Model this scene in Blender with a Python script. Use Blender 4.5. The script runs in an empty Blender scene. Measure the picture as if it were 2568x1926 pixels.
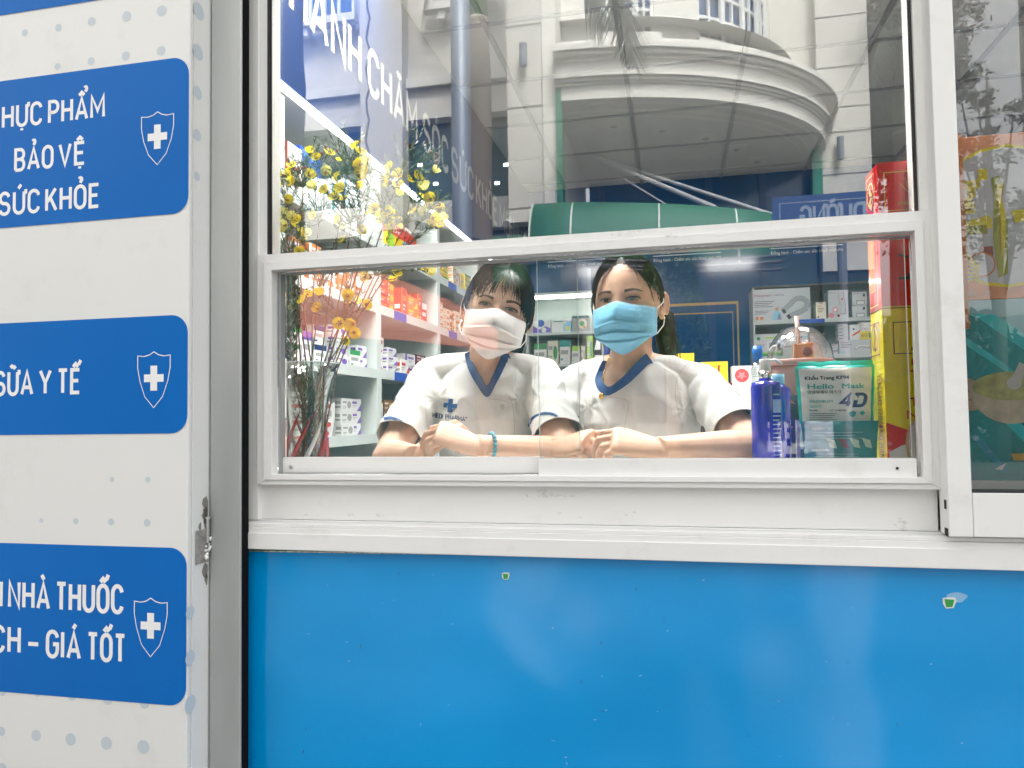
import bpy, bmesh, math, random
from mathutils import Vector, Matrix, noise
from mathutils.bvhtree import BVHTree
random.seed(7)
S = bpy.context.scene
COL = S.collection
PI = math.pi
# ---------------------------------------------------------------- camera, light, exposure
CAM = Vector((0, -1.3, 1.2))
FWD = Vector((-0.21573766, 0.97554337, 0.04209971)); RGT = Vector((0.97618728, 0.21648142, -0.01393486)); UPV = Vector((0.02270786, -0.03809093, 0.99901623))
FL = 1850.0
cam = bpy.data.objects.new('camera', bpy.data.cameras.new('camera')); COL.objects.link(cam)
cam.data.sensor_width = 36; cam.data.lens = 36 * FL / 2568; cam.data.clip_start = .02; cam.data.clip_end = 500
m4 = Matrix((RGT, UPV, -FWD)).transposed().to_4x4(); m4.translation = CAM
cam.matrix_world = m4; S.camera = cam
SUN_EL, SUN_AZ = math.radians(58), math.radians(25)      # behind the shop, high; soft through cloud
W = bpy.data.worlds.new('World'); S.world = W; W.use_nodes = True
wn = W.node_tree.nodes; wl = W.node_tree.links
sky = wn.new('ShaderNodeTexSky'); sky.sky_type = 'NISHITA'; sky.sun_disc = False
sky.sun_elevation = SUN_EL; sky.sun_rotation = SUN_AZ; sky.air_density = 1.6; sky.dust_density = 6; sky.ozone_density = 1
hs = wn.new('ShaderNodeHueSaturation'); hs.inputs['Saturation'].default_value = .12
wl.new(sky.outputs[0], hs.inputs['Color']); wl.new(hs.outputs[0], wn['Background'].inputs[0]); wn['Background'].inputs[1].default_value = .12
sl = bpy.data.lights.new('sun', 'SUN'); sl.energy = 1.5; sl.angle = math.radians(14); sl.color = (1, .96, .9)
so = bpy.data.objects.new('sun', sl); COL.objects.link(so)
sd = Vector((math.sin(SUN_AZ) * math.cos(SUN_EL), math.cos(SUN_AZ) * math.cos(SUN_EL), math.sin(SUN_EL)))
so.rotation_euler = sd.to_track_quat('Z', 'Y').to_euler()
S.view_settings.view_transform = 'Standard'; S.view_settings.look = 'None'; S.view_settings.gamma = 1
S.view_settings.exposure = 2.3
cy = S.cycles
cy.use_denoising = True
try: cy.denoiser = 'OPENIMAGEDENOISE'
except Exception: pass
cy.max_bounces = 10; cy.diffuse_bounces = 4; cy.glossy_bounces = 4; cy.transmission_bounces = 8; cy.transparent_max_bounces = 16
cy.sample_clamp_indirect = 6; cy.caustics_reflective = False; cy.caustics_refractive = False
# ---------------------------------------------------------------- helpers
def at(u, v, Y):
    """point of the place seen at photo pixel (u, v) whose distance behind the glass plane is Y"""
    d = FWD + RGT * ((u - 1284) / FL) + UPV * ((963 - v) / FL)
    return CAM + d * ((Y - CAM.y) / d.y)
def atx(u, v, X):
    d = FWD + RGT * ((u - 1284) / FL) + UPV * ((963 - v) / FL)
    return CAM + d * ((X - CAM.x) / d.x)
def refl(u, v, D):
    """point across the street, D metres in front of the shop glass, that the glass mirrors at photo pixel (u, v)"""
    p = at(u, v, D); return Vector((p.x, -p.y, p.z))
MATS = {}
def mat(name, col, rough=.5, metal=0, spec=.5, var=0, vscale=8, bump=0, bscale=60, emit=None, alpha=None, trans=0, coat=0, sss=0, dirt=0, stretch=None, ior=None, emit_s=1):
    if name in MATS: return MATS[name]
    m = bpy.data.materials.new(name); m.use_nodes = True; MATS[name] = m
    n, l = m.node_tree.nodes, m.node_tree.links; b = n['Principled BSDF']
    c = (*col, 1)
    b.inputs['Base Color'].default_value = c; b.inputs['Roughness'].default_value = rough
    b.inputs['Metallic'].default_value = metal; b.inputs['Specular IOR Level'].default_value = spec
    b.inputs['Transmission Weight'].default_value = trans; b.inputs['Coat Weight'].default_value = coat
    if ior: b.inputs['IOR'].default_value = ior
    if sss:
        b.inputs['Subsurface Weight'].default_value = sss; b.inputs['Subsurface Radius'].default_value = (.012, .005, .003); b.inputs['Subsurface Scale'].default_value = 1
    if emit: b.inputs['Emission Color'].default_value = (*emit, 1); b.inputs['Emission Strength'].default_value = emit_s
    if alpha is not None: b.inputs['Alpha'].default_value = alpha
    tc = None
    def coords(st):
        nonlocal tc
        tc = tc or n.new('ShaderNodeTexCoord')
        if not st: return tc.outputs['Object']
        mp = n.new('ShaderNodeMapping'); mp.inputs['Scale'].default_value = st; l.new(tc.outputs['Object'], mp.inputs[0]); return mp.outputs[0]
    src = None
    if var:
        t = n.new('ShaderNodeTexNoise'); t.inputs['Scale'].default_value = vscale; t.inputs['Detail'].default_value = 6; l.new(coords(stretch), t.inputs['Vector'])
        mr = n.new('ShaderNodeMapRange'); mr.inputs[1].default_value = .3; mr.inputs[2].default_value = .7; mr.inputs[3].default_value = 1 - var; mr.inputs[4].default_value = 1 + var
        l.new(t.outputs[0], mr.inputs[0])
        mx = n.new('ShaderNodeVectorMath'); mx.operation = 'SCALE'; mx.inputs[0].default_value = col; l.new(mr.outputs[0], mx.inputs['Scale']); src = mx.outputs[0]
    if dirt:
        t = n.new('ShaderNodeTexNoise'); t.inputs['Scale'].default_value = 5; t.inputs['Detail'].default_value = 9; t.inputs['Roughness'].default_value = .7; l.new(coords(None), t.inputs['Vector'])
        mr = n.new('ShaderNodeMapRange'); mr.inputs[1].default_value = .56; mr.inputs[2].default_value = .72; mr.inputs[3].default_value = 0; mr.inputs[4].default_value = dirt; l.new(t.outputs[0], mr.inputs[0])
        mx = n.new('ShaderNodeMix'); mx.data_type = 'RGBA'; l.new(mr.outputs[0], mx.inputs[0])
        mx.inputs[6].default_value = c; mx.inputs[7].default_value = (.33, .27, .2, 1)
        if src: l.new(src, mx.inputs[6])
        src = mx.outputs[2]
    if src: l.new(src, b.inputs['Base Color'])
    if bump:
        t = n.new('ShaderNodeTexNoise'); t.inputs['Scale'].default_value = bscale; t.inputs['Detail'].default_value = 4; l.new(coords(stretch), t.inputs['Vector'])
        bp = n.new('ShaderNodeBump'); bp.inputs['Strength'].default_value = bump; bp.inputs['Distance'].default_value = .002; l.new(t.outputs[0], bp.inputs['Height']); l.new(bp.outputs[0], b.inputs['Normal'])
    return m
def glassmat(name, fac, tint=(1, 1, 1), rough=0.0, haze=0.0, grime=0.0):
    m = bpy.data.materials.new(name); m.use_nodes = True; n, l = m.node_tree.nodes, m.node_tree.links
    n.remove(n['Principled BSDF']); out = n['Material Output']
    t = n.new('ShaderNodeBsdfTransparent'); t.inputs[0].default_value = (*tint, 1)
    g = n.new('ShaderNodeBsdfAnisotropic'); g.inputs['Roughness'].default_value = rough; g.inputs[0].default_value = (1, 1, 1, 1)
    f = n.new('ShaderNodeFresnel'); f.inputs[0].default_value = 1.5
    ma = n.new('ShaderNodeMath'); ma.operation = 'MULTIPLY_ADD'; ma.inputs[1].default_value = 1.0; ma.inputs[2].default_value = fac - .04; ma.use_clamp = True
    l.new(f.outputs[0], ma.inputs[0]); mx = n.new('ShaderNodeMixShader'); l.new(ma.outputs[0], mx.inputs[0]); l.new(t.outputs[0], mx.inputs[1]); l.new(g.outputs[0], mx.inputs[2])
    last = mx
    if haze or grime:
        d = n.new('ShaderNodeBsdfDiffuse'); d.inputs[0].default_value = (.6, .6, .58, 1); m2 = n.new('ShaderNodeMixShader'); m2.inputs[0].default_value = haze
        if grime:
            tc = n.new('ShaderNodeTexCoord'); tx = n.new('ShaderNodeTexNoise'); tx.inputs['Scale'].default_value = 9; tx.inputs['Detail'].default_value = 10; tx.inputs['Roughness'].default_value = .75
            l.new(tc.outputs['Object'], tx.inputs[0]); mr = n.new('ShaderNodeMapRange'); mr.inputs[1].default_value = .45; mr.inputs[2].default_value = .8; mr.inputs[3].default_value = haze; mr.inputs[4].default_value = haze + grime
            l.new(tx.outputs[0], mr.inputs[0]); l.new(mr.outputs[0], m2.inputs[0])
        l.new(mx.outputs[0], m2.inputs[1]); l.new(d.outputs[0], m2.inputs[2]); last = m2
    l.new(last.outputs[0], out.inputs[0]); MATS[name] = m
    return m
class MB:
    def __init__(s): s.v = []; s.f = []; s.m = []
    def add(s, vs, fs, mi=0):
        o = len(s.v); s.v += [tuple(p) for p in vs]; s.f += [tuple(o + i for i in f) for f in fs]; s.m += [mi] * len(fs); return s
    def box(s, a, b, mi=0, M=None):
        x0, y0, z0 = a; x1, y1, z1 = b
        vs = [Vector(p) for p in ((x0, y0, z0), (x1, y0, z0), (x1, y1, z0), (x0, y1, z0), (x0, y0, z1), (x1, y0, z1), (x1, y1, z1), (x0, y1, z1))]
        if M: vs = [M @ p for p in vs]
        return s.add(vs, [(0, 3, 2, 1), (4, 5, 6, 7), (0, 1, 5, 4), (1, 2, 6, 5), (2, 3, 7, 6), (3, 0, 4, 7)], mi)
    def prism(s, pts, d, mi=0):
        """closed outline pts (3D, planar) pushed by vector d"""
        n = len(pts); pts = [Vector(p) for p in pts]; d = Vector(d)
        return s.add(pts + [p + d for p in pts], [tuple(range(n))[::-1], tuple(range(n, 2 * n))] + [(i, (i + 1) % n, n + (i + 1) % n, n + i) for i in range(n)], mi)
    def tube(s, path, rad, n=8, mi=0, cap=True, flat=1.0, up=None):
        path = [Vector(p) for p in path]
        if not hasattr(rad, '__len__'): rad = [rad] * len(path)
        vs = []; fs = []; ref = None
        for i, p in enumerate(path):
            d = (path[min(i + 1, len(path) - 1)] - path[max(i - 1, 0)])
            d = d.normalized() if d.length > 1e-9 else Vector((0, 0, 1))
            if ref is None:
                ref = Vector(up) if up else (Vector((0, 0, 1)) if abs(d.z) < .9 else Vector((0, 1, 0)))
            a = d.cross(ref)
            a = a.normalized() if a.length > 1e-6 else d.orthogonal().normalized()
            b = a.cross(d).normalized(); ref = b
            r = rad[i]
            ra, rb = (r if hasattr(r, '__len__') else (r, r * flat))
            for k in range(n):
                t = 2 * PI * k / n; vs.append(p + a * (math.cos(t) * ra) + b * (math.sin(t) * rb))
        for i in range(len(path) - 1):
            for k in range(n): fs.append((i * n + k, i * n + (k + 1) % n, (i + 1) * n + (k + 1) % n, (i + 1) * n + k))
        if cap: fs += [tuple(range(n))[::-1], tuple(range((len(path) - 1) * n, len(path) * n))]
        return s.add(vs, fs, mi)
    def lathe(s, prof, c, n=32, mi=0, M=None):
        c = Vector(c); vs = []; fs = []
        for r, z in prof:
            for k in range(n):
                t = 2 * PI * k / n; p = Vector((r * math.cos(t), r * math.sin(t), z)); vs.append((M @ p if M else p) + c)
        for i in range(len(prof) - 1):
            for k in range(n): fs.append((i * n + k, i * n + (k + 1) % n, (i + 1) * n + (k + 1) % n, (i + 1) * n + k))
        return s.add(vs, fs, mi)
    def ell(s, c, r, M=None, n=16, mi=0):
        c = Vector(c); vs = [c + (M @ Vector((0, 0, -r[2])) if M else Vector((0, 0, -r[2])))]; fs = []; h = n // 2
        for i in range(1, h):
            a = -PI / 2 + PI * i / h
            for k in range(n):
                t = 2 * PI * k / n; p = Vector((r[0] * math.cos(a) * math.cos(t), r[1] * math.cos(a) * math.sin(t), r[2] * math.sin(a))); vs.append(c + (M @ p if M else p))
        vs.append(c + (M @ Vector((0, 0, r[2])) if M else Vector((0, 0, r[2]))))
        for k in range(n): fs.append((0, 1 + (k + 1) % n, 1 + k))
        for i in range(h - 2):
            for k in range(n): fs.append((1 + i * n + k, 1 + i * n + (k + 1) % n, 1 + (i + 1) * n + (k + 1) % n, 1 + (i + 1) * n + k))
        L = len(vs) - 1
        for k in range(n): fs.append((1 + (h - 2) * n + k, 1 + (h - 2) * n + (k + 1) % n, L))
        return s.add(vs, fs, mi)
    def mesh(s, name, mats, smooth=False):
        me = bpy.data.meshes.new(name); me.from_pydata(s.v, [], s.f); me.update()
        for m in (mats if isinstance(mats, (list, tuple)) else [mats]): me.materials.append(m)
        me.polygons.foreach_set('material_index', s.m)
        if smooth: me.polygons.foreach_set('use_smooth', [True] * len(s.f))
        return me
    def build(s, name, mats, parent=None, smooth=False, bevel=0):
        o = bpy.data.objects.new(name, s.mesh(name, mats, smooth)); COL.objects.link(o)
        if parent: o.parent = parent
        if bevel:
            b = o.modifiers.new('b', 'BEVEL'); b.width = bevel; b.segments = 2; b.limit_method = 'ANGLE'
        return o
def thing(name, label, cat, group=None, loc=None):
    o = bpy.data.objects.new(name, None); COL.objects.link(o); o.empty_display_size = .05
    o['label'] = label; o['category'] = cat
    if group: o['group'] = group
    if loc is not None: o.location = loc
    return o
def tag(o, label, cat, group=None):
    o['label'] = label; o['category'] = cat
    if group: o['group'] = group
    return o
def struct(o, kind='structure', label=None):
    o['kind'] = kind
    if label: o['label'] = label
    return o
def inst(me, name, parent=None, M=None):
    o = bpy.data.objects.new(name, me); COL.objects.link(o); o.parent = parent
    if M is not None: o.matrix_basis = M
    return o
# ---------------------------------------------------------------- stroke lettering (bold grotesque caps with Vietnamese marks)
def arc(cx, cy, rx, ry, a0, a1, n=8):
    return [(cx + rx * math.cos(math.radians(a0 + (a1 - a0) * i / n)), cy + ry * math.sin(math.radians(a0 + (a1 - a0) * i / n))) for i in range(n + 1)]
_r = .25
G = {
 'A': (.60, [[(0, 0), (.3, 1), (.6, 0)], [(.11, .3), (.49, .3)]]),
 'B': (.52, [[(0, 0), (0, 1), (.28, 1)] + arc(.28, .76, .22, .24, 90, -90)[1:] + [(0, .52)], [(0, .52), (.28, .52)] + arc(.28, .26, .24, .26, 90, -90)[1:] + [(0, 0)]]),
 'C': (.52, [arc(.26, .72, .26, .28, 10, 180) + arc(.26, .28, .26, .28, 180, 350)]),
 'D': (.54, [[(0, 0), (0, 1), (.26, 1)] + arc(.26, .7, .28, .3, 90, 0)[1:] + arc(.26, .3, .28, .3, 0, -90) + [(0, 0)]]),
 'E': (.46, [[(.46, 0), (0, 0), (0, 1), (.46, 1)], [(0, .52), (.4, .52)]]),
 'F': (.44, [[(0, 0), (0, 1), (.44, 1)], [(0, .5), (.38, .5)]]),
 'G': (.54, [arc(.27, .72, .27, .28, 10, 180) + arc(.27, .28, .27, .28, 180, 360) + [(.54, .5), (.3, .5)]]),
 'H': (.52, [[(0, 0), (0, 1)], [(.52, 0), (.52, 1)], [(0, .52), (.52, .52)]]),
 'I': (.02, [[(0, 0), (0, 1)]]),
 'K': (.54, [[(0, 0), (0, 1)], [(.5, 1), (.04, .4)], [(.2, .6), (.54, 0)]]),
 'L': (.44, [[(0, 1), (0, 0), (.44, 0)]]),
 'M': (.68, [[(0, 0), (0, 1), (.34, .3), (.68, 1), (.68, 0)]]),
 'N': (.54, [[(0, 0), (0, 1), (.54, 0), (.54, 1)]]),
 'O': (.54, [arc(.27, .72, .27, .28, 0, 180) + arc(.27, .28, .27, .28, 180, 360) + [(.54, .72)]]),
 'P': (.5, [[(0, 0), (0, 1), (.26, 1)] + arc(.26, .74, .24, .26, 90, -90)[1:] + [(0, .48)]]),
 'Q': (.54, [arc(.27, .72, .27, .28, 0, 180) + arc(.27, .28, .27, .28, 180, 360) + [(.54, .72)], [(.32, .2), (.56, -.06)]]),
 'R': (.52, [[(0, 0), (0, 1), (.26, 1)] + arc(.26, .74, .24, .26, 90, -90)[1:] + [(0, .48)], [(.28, .46), (.52, 0)]]),
 'S': (.5, [arc(.25, .74, .24, .26, 15, 180) + arc(.25, .74, .24, .24, 180, 250, 4)[1:] + arc(.25, .26, .25, .25, 70, 0, 4) + arc(.25, .26, .25, .26, 0, -165)[1:]]),
 'T': (.5, [[(0, 1), (.5, 1)], [(.25, 1), (.25, 0)]]),
 'U': (.52, [[(0, 1)] + arc(.26, .27, .26, .27, 180, 360) + [(.52, 1)]]),
 'V': (.56, [[(0, 1), (.28, 0), (.56, 1)]]),
 'Y': (.56, [[(0, 1), (.28, .46), (.56, 1)], [(.28, .46), (.28, 0)]]),
 'X': (.54, [[(0, 0), (.54, 1)], [(0, 1), (.54, 0)]]),
 '4': (.52, [[(.4, 0), (.4, 1), (0, .28), (.54, .28)]]),
 '6': (.5, [arc(.25, .28, .25, .28, 0, 360, 14), [(.02, .36), (.06, .7), (.2, .92), (.42, 1)]]),
 '0': (.5, [arc(.25, .72, .25, .28, 0, 180) + arc(.25, .28, .25, .28, 180, 360) + [(.5, .72)]]),
 '2': (.5, [arc(.25, .74, .24, .26, 170, -30) + [(0, 0), (.5, 0)]]),
 '–': (.36, [[(0, .42), (.36, .42)]]), '-': (.3, [[(0, .42), (.3, .42)]]), ' ': (.2, []), '°': (.2, [arc(.1, .92, .1, .1, 0, 360, 10)]),
}
MARK = {'´': [[(-.04, 1.16), (.1, 1.34)]], '`': [[(-.1, 1.34), (.04, 1.16)]], '?': [arc(0, 1.3, .08, .08, 150, -60, 6) + [(.0, 1.15)]], '~': [[(-.16, 1.2), (-.08, 1.27), (.06, 1.2), (.15, 1.27)]],
        '.': [[(0, -.24), (0, -.14)]], '^': [[(-.15, 1.13), (0, 1.26), (.15, 1.13)]], 'u': [arc(0, 1.32, .14, .12, 200, 340, 6)]}
VN = {'Ê': 'E^', 'Ế': 'E^/', 'Ặ': 'Au.', 'Ừ': 'U+`', 'Â': 'A^', 'Ự': 'U+.', 'Ẩ': 'A^>', 'Ả': 'A?', 'Ệ': 'E^.', 'Ứ': 'U+´', 'Ỏ': 'O?', 'Ữ': 'U+~', 'Ế': 'E^/', 'À': 'A`', 'Ố': 'O^/', 'Á': 'A´', 'Ỗ': 'O^~', 'Ạ': 'A.', 'Ồ': 'O^`', 'Ă': 'Au', 'Ó': 'O´', 'Ọ': 'O.', 'Ư': 'U+', 'Ỡ': 'O+~', 'Đ': 'D=', 'Ề': 'E^`', 'Ơ': 'O+', 'Ị': 'I.'}
def strokes(txt, gap=.16):
    out = []; x = 0
    for ch in txt:
        base = ch; marks = ''
        if ch in VN: base = VN[ch][0]; marks = VN[ch][1:]
        w, st = G[base]
        for s_ in st: out.append([(x + p[0], p[1]) for p in s_])
        cx = x + w / 2
        for k in marks:
            if k == '+': out.append([(x + w, .9), (x + w + .1, .95), (x + w + .1, 1.1)])
            elif k == '=': out.append([(x - .12, .52), (x + .24, .52)])
            elif k == '/': out.append([(cx + .18, 1.22), (cx + .3, 1.42)])
            elif k == '>': out.append([(cx + .22 + p[0] * .8, .12 + p[1]) for p in MARK['?'][0]])
            elif k in '~`' and '^' in marks: out += [[(cx + (0 if k == '~' else -.26) + p[0] * .9, p[1] + (.16 if k == '~' else .0)) for p in q] for q in MARK[k]]
            else: out += [[(cx + p[0], p[1]) for p in q] for q in MARK[k]]
        x += w + gap
    return out, x - gap
def letter_mb(mb, txt, A, B, up, h, bold=.14, mi=0, gap=.16, lift=.0003, slant=0, n_out=None):
    """lettering along baseline A->B, cap height h; strokes are thin quads just proud of the surface"""
    A, B = Vector(A), Vector(B); st, w = strokes(txt, gap + bold * .5); ux = (B - A) / w; up = Vector(up).normalized() * h
    nrm = (B - A).cross(up).normalized() if n_out is None else Vector(n_out)
    sx = ux.length; sy = h; k = 0
    for pl in st:
        pts = [(p[0] * sx + p[1] * slant * h, p[1] * sy) for p in pl]; n = len(pts); hw = bold * h / 2; L = []; R = []
        closed = (abs(pts[0][0] - pts[-1][0]) + abs(pts[0][1] - pts[-1][1])) < 1e-6
        for i in range(n):
            a = pts[i - 1] if i else (pts[-2] if closed else None); b = pts[i]; c = pts[i + 1] if i < n - 1 else (pts[1] if closed else None)
            def un(p, q):
                d = (q[0] - p[0], q[1] - p[1]); l = math.hypot(*d) or 1; return (d[0] / l, d[1] / l)
            d1 = un(a, b) if a else un(b, c); d2 = un(b, c) if c else d1
            n1 = (-d1[1], d1[0]); n2 = (-d2[1], d2[0]); mx, my = n1[0] + n2[0], n1[1] + n2[1]; q = (mx * mx + my * my) or 1
            s_ = 2 / q; ln = math.hypot(mx, my) * s_; s_ *= min(1, 1.9 / ln); ox, oy = mx * s_ * hw, my * s_ * hw
            ex, ey = 0, 0
            L.append((b[0] + ox + ex, b[1] + oy + ey)); R.append((b[0] - ox + ex, b[1] - oy + ey))
        k += 1; off = nrm * (lift + k * .00002); e1 = ux.normalized(); e2 = up.normalized()
        vs = [A + e1 * p[0] + e2 * p[1] + off for p in L] + [A + e1 * p[0] + e2 * p[1] + off for p in R]
        mb.add(vs, [(n + i, n + i + 1, i + 1, i) for i in range(n - 1)], mi)
    return mb
_tc = {}
def font_mb(mb, txt, A, B, up, h, mi=0, lift=.0004, italic=0, n_out=None):
    """lettering in the built-in typeface, fitted between A and B with cap height h"""
    if (txt, italic) not in _tc:
        c = bpy.data.curves.new('lettering', 'FONT'); c.body = txt; c.size = 1; c.resolution_u = 3; c.shear = italic
        o = bpy.data.objects.new('lettering', c); COL.objects.link(o); bpy.context.view_layer.update()
        me = o.to_mesh(); _tc[(txt, italic)] = ([tuple(v.co) for v in me.vertices], [tuple(p.vertices) for p in me.polygons]); o.to_mesh_clear()
        bpy.data.objects.remove(o); bpy.data.curves.remove(c)
    vs, fs = _tc[(txt, italic)]; A, B = Vector(A), Vector(B); w = max(v[0] for v in vs); ux = (B - A) / w; uy = Vector(up).normalized() * (h / .7)
    nrm = ux.cross(uy).normalized() if n_out is None else Vector(n_out)
    mb.add([A + ux * v[0] + uy * v[1] + nrm * lift for v in vs], fs, mi); return mb
# shared materials
white_alu = mat('white_aluminium', (.82, .81, .785), .38, spec=.4, var=.035, vscale=3, dirt=.22, bump=.06, bscale=90)
white_alu2 = mat('white_track_aluminium', (.80, .795, .78), .34, spec=.5, var=.03, dirt=.16)
rubber = mat('black_rubber', (.02, .02, .022), .6)
galv = mat('galvanised_steel', (.47, .485, .475), .5, metal=.35, var=.18, vscale=5, bump=.2, bscale=40, stretch=(1, 1, .25), dirt=.12)
signwhite = mat('sign_white', (.77, .765, .74), .32, var=.02, vscale=2, dirt=.12)
signblue = mat('sign_blue', (.0, .135, .49), .4, spec=.2, var=.05, vscale=2.5)
dotgrey = mat('print_grey_blue', (.55, .61, .65), .4)
ink = mat('white_lettering', (.86, .86, .85), .45)
screwm = mat('screw_metal', (.5, .5, .5), .35, metal=.9)
dark = mat('dark_gap', (.01, .01, .012), .7)
# ================================================================ ROOM SHELL (the setting)
XS, YB, ZC = -1.12, 4.5, 3.0       # front of the side shelving, back wall, ceiling
wallpaint = mat('wall_paint', (.6, .61, .6), .7, var=.03)
o = MB().box((-2.1, .06, -.1), (3.4, YB + .2, 0)).build('floor', mat('floor_tile', (.45, .44, .42), .3, var=.08, vscale=4)); struct(o)
o = MB().box((-1.9, .06, 0), (-1.75, YB + .2, 3.3)).build('wall_side', wallpaint); struct(o)
o = MB().box((3.0, .06, 0), (3.2, YB + .2, 3.3)).build('wall_far_side', wallpaint); struct(o)
o = MB().box((-2.1, -.01, 3.35), (3.4, YB + .3, 3.5)).build('roof_slab', mat('roof_concrete', (.3, .3, .3), .8)); struct(o)
backblue = mat('back_wall_blue', (.002, .055, .18), .10, spec=.22, var=.1, vscale=1.5)
bw = MB().box((-1.75, YB, 0), (3.0, YB + .15, 3.3)).build('wall_back', backblue); struct(bw)
# facade masonry around the windows
fm = MB(); fm.box((-2.6, .0, 0), (-.835, .06, 3.6)); fm.box((-.8345, .0, 2.55), (2.2, .06, 3.6)); fm.box((2.2, 0, 0), (3.4, .06, 3.6)); fm.box((-.8345, .03, 0), (2.2, .06, .95))
struct(fm.build('wall_front', mat('facade_white', (.7, .7, .69), .6, var=.03)))
# suspended ceiling: grid + tiles
gridm = mat('ceiling_grid_grey', (.30, .305, .31), .5); tilem = mat('ceiling_tile_white', (.52, .515, .50), .85, bump=.3, bscale=220, var=.02)
cg = MB(); xs = [-.22 + .6 * k for k in range(-3, 6)]; ys = [.73 + .6 * k for k in range(-2, 7)]
for x in xs: cg.box((x - .012, .06, ZC - .004), (x + .012, YB, ZC + .03))
for y in ys:
    if y > .06: cg.box((-1.75, y - .012, ZC - .003), (3.0, y + .012, ZC + .031))
ceil = struct(cg.build('ceiling', gridm))
tme = MB().box((.014, .014, 0), (.586, .586, .018)).mesh('tile', tilem)
panel_cells = {(2, 0), (2, 3), (5, 1), (5, 4)}
for i, x in enumerate(xs):
    for j, y in enumerate(ys):
        if x < -1.3 and i == 0: pass
        if x + .6 > 3.0 or y + .6 > 4.95 or y + .3 < .0: continue
        if (i, j) in ((1, 2), (4, 2), (2, 1)) and y < 2: continue
        inst(tme, 'tile', ceil, Matrix.Translation((x, y, ZC + .004)))
# ceiling panels: one mirrored in the back wall, the other two added as fill
lampm = mat('lamp_panel', (.9, .9, .9), .5, emit=(1, .985, .95), emit_s=17)
lme = None
for k, (i, j) in enumerate(((1, 2), (4, 2), (2, 1))):
    x, y = xs[i], ys[j]
    t = thing('ceiling_lamp', ['square ceiling lamp nearest the medicine shelving', 'square ceiling lamp above the two pharmacists', 'square ceiling lamp right above the window, nearest the glass'][k], 'ceiling lamp', 'square lamps in the ceiling')
    MB().box((x + .014, y + .014, ZC + .002), (x + .586, y + .586, ZC + .02)).build('lamp_panel', lampm, t)
    MB().box((x + .013, y + .013, ZC - .001), (x + .587, y + .03, ZC + .0015)).build('lamp_frame', white_alu, t); MB().box((x + .013, y + .57, ZC - .001), (x + .587, y + .587, ZC + .0015)).build('lamp_frame', white_alu, t)
# ================================================================ FACADE: sign box, post, windows, blue panel
YF = -.108
sb = thing('sign_box', 'white sign box with three rounded blue labels beside the galvanised post', 'sign')
fr = MB().box((-1.95, YF, .15), (-.8722, YF + .012, 2.6)).build('front_panel', signwhite, sb, bevel=.003)
sp = MB().box((-.8835, YF + .0125, .15), (-.8705, -.03, 2.6)).build('side_panel', signwhite, sb)
MB().box((-1.95, -.029, .15), (-.884, -.02, 2.6)).build('back_panel', galv, sb)
def disc(mb, c, rx, rz, y, n=20, ax='y', x=0):
    if ax == 'y': mb.add([(c[0] + rx * math.cos(2 * PI * k / n), y, c[1] + rz * math.sin(2 * PI * k / n)) for k in range(n)], [tuple(range(n))])
    else: mb.add([(x, c[0] + rx * math.cos(2 * PI * k / n), c[1] + rz * math.sin(2 * PI * k / n)) for k in range(n)], [tuple(range(n))])
dots = MB()
for a, b, r in ((104, 137, 18), (243, 115, 19), (382, 90, 22), (527, 68, 25), (673, 45, 26), (240, 277, 17), (380, 255, 20), (524, 233, 22), (671, 212, 23)):
    p = at(a / 1.6586, b / 1.6586, YF); rr = r / 1.6586 / 1520; disc(dots, (p.x, p.z), rr, rr, YF - .0004)
for a, b, r in ((455, 489, 12), (600, 490, 13), (168, 655, 11), (308, 658, 14), (451, 661, 16), (597, 665, 17), (6, 1510, 22), (147, 1527, 26), (287, 1543, 28), (432, 1558, 29), (582, 1574, 31), (10, 1350, 20), (152, 1350, 22), (292, 1365, 24), (437, 1380, 26), (587, 1395, 26), (10, 1660, 24)):
    p = at(a / 1.617, 900 + b / 1.617, YF); rr = r / 1.617 / 1520; disc(dots, (p.x, p.z), rr, rr, YF - .0004)
dots.build('printed_dots', dotgrey, sb)['kind'] = 'stuff'
sd_ = MB()
for u, v, r in ((499, 28, 24), (497, 131, 22), (496, 233, 19), (495, 339, 17), (494, 442, 13), (467 + 8, 1202, 12), (468 + 6, 1312, 13), (475, 1537, 18), (475, 1651, 20), (474, 1768, 23), (473, 1881, 25)):
    p = atx(u, v, -.870); rr = r / 1480
    if -.105 < p.y: disc(sd_, (max(p.y, -.108 + rr * .5), p.z), rr, rr, 0, ax='x', x=-.8702)
sd_.build('side_dots', dotgrey, sb)['kind'] = 'stuff'
def rrect(x0, x1, z0, z1, r, y):
    pts = [(x0, y, z0)] + [(x1 - r + r * math.sin(t), y, z0 + r - r * math.cos(t)) for t in [PI / 2 * k / 8 for k in range(9)]] + [(x1 - r + r * math.cos(t), y, z1 - r + r * math.sin(t)) for t in [PI / 2 * k / 8 for k in range(9)]] + [(x0, y, z1)]
    return pts
RX = at(474, 340, YF).x
zz = lambda u, v: at(u, v, YF).z
labs = [(zz(200, 8), 2.3), (zz(422, 538), zz(422, 148)), (zz(414, 1087), zz(422, 791)), (zz(408, 1767), zz(414, 1373))]
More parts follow.
